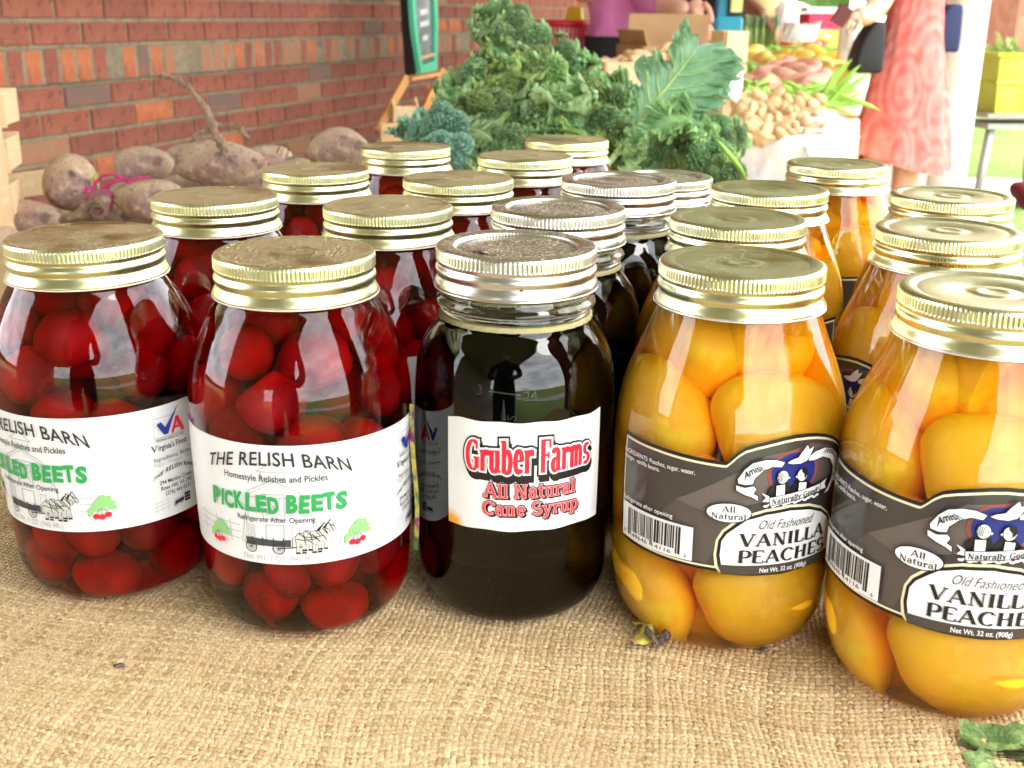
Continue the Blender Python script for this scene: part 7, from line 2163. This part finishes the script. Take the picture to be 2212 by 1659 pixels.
for (sx, sy) in ((-1, -1), (1, -1), (-1, 1), (1, 1)):
    b = MB(); b.tube([(sx * .19, sy * .12, zt_ - .08), (sx * .25, sy * .17, 0)], [.026, .020], 8); b.build('leg', M_steel, st, True)
M_wilt = leafy('wilting_leaf', (.46, .46, .16), (.30, .42, .12), 20, .3)
random.seed(17)
for k in range(46):
    b = MB(); L_ = random.uniform(.08, .17); w_ = random.uniform(.012, .024); a = random.uniform(0, 6.28)
    P = []
    for i in range(6):
        u = i / 5
        for sgn in (-1, 0, 1): P.append((sgn * w_ * math.sin(math.pi * (.1 + .85 * u)), u * L_, .6 * L_ * u * (1 - .9 * u) * random.uniform(.8, 1.2) + (.004 if sgn else 0)))
    b.add(P, [(i * 3 + j, i * 3 + 3 + j, i * 3 + 4 + j, i * 3 + 1 + j) for i in range(5) for j in range(2)])
    o = b.build('leaf', M_wilt, t_, True); o.location = (random.uniform(-.15, .15), random.uniform(-.08, .08), hh * .86); o.rotation_euler = (random.uniform(.2, 1.2), 0, a)
c = atz(2180, 384, GZ + .05)
b = MB(); b.lathe([(.001, 0), (.34, 0), (.36, .015), (.36, .04), (.34, .05), (.001, .05)], 40); o = b.build('round_board', M_white, None, True); o.location = (c.x, c.y, GZ - .098 + .05); tag(o, 'round white board lying on the lawn below the planter', 'board')
p = at(2236, 425, 1.55)
o = obj('red_cloth', blob('red_cloth', .026, .05, .020, 6, mat('dark_red_fabric', (.16, .012, .02), .8, noise=(60, (.24, .03, .03), .4, .7)), .15, 3), None, p); tag(o, 'dark red bundle at the right edge behind the rear peach jar', 'bundle')

# far building, hedge and trees
hb = empty('far_building', (9.5, 17, GZ), (0, 0, .2)); tag(hb, 'red brick building beyond the lawn at the upper right', 'building')
M_fbr = mat('far_brick', (.34, .12, .075), .9, noise=(6, (.42, .18, .11), .4, .7))
b = MB(); b.box((0, 1.5, 2.2), (5.0, 3, 4.4)); b.build('wall', M_fbr, hb)
for x_ in (-1.8, -.6, .6, 1.8):
    f = MB(); f.box((x_, -.02, 1.6), (.62, .08, 1.3)); fo_ = f.build('window', M_white, hb); f = MB(); f.box((x_, -.065, 1.6), (.48, .02, 1.15)); f.build('pane', mat('far_glass', (.10, .12, .14), .1), fo_)
M_crown = leafy('tree_leaves', (.10, .20, .05), (.20, .30, .08), 3, .3)
lm = []
for k in range(3):
    b = MB(); r = random.Random(900 + k)
    for q in range(420):
        d = Vector((r.gauss(0, 1), r.gauss(0, 1), r.gauss(0, .8))); d = d.normalized() * r.uniform(.45, 1.05) * (1 + .25 * math.sin(d.x * 3 + k) * math.sin(d.z * 4))
        a = Vector((r.gauss(0, 1), r.gauss(0, 1), r.gauss(0, 1))).normalized() * .10; c2 = Vector((r.gauss(0, 1), r.gauss(0, 1), r.gauss(0, 1))).normalized() * .10
        b.add([d - a, d + c2, d + a, d - c2], [(0, 1, 2, 3)])
    lm.append(b.mesh('crown', M_crown))
for k, (x, y, s_, lb) in enumerate([(4.5, 22, 2.4, 'leafy tree beyond the lawn behind the pink shirt'), (7.2, 26, 2.8, 'leafy tree beyond the lawn above the melon'), (10.2, 30, 3.0, 'leafy tree beyond the lawn above the crimson cooler'), (13.6, 27, 2.8, 'leafy tree beyond the lawn behind the coral dress'), (17, 30, 3.2, 'leafy tree beyond the lawn right of the white post'), (1.5, 32, 3.0, 'leafy tree at the far end of the brick wall'), (22, 34, 3.5, 'far tree at the right edge above the planter')]):
    t_ = empty('tree', (x, y, GZ - .1)); tag(t_, lb, 'tree')
    b = MB(); b.tube([(0, 0, 0), (.05, 0, .9 * s_ * .6), (0, .1, 1.2 * s_)], [.16, .12, .05], 9); b.build('trunk', mat('bark', (.10, .07, .05), .9), t_, True)
    obj('crown', lm[k % 3], t_, (0, 0, 1.35 * s_), (0, 0, k), (s_ * 1.1, s_ * 1.1, s_))
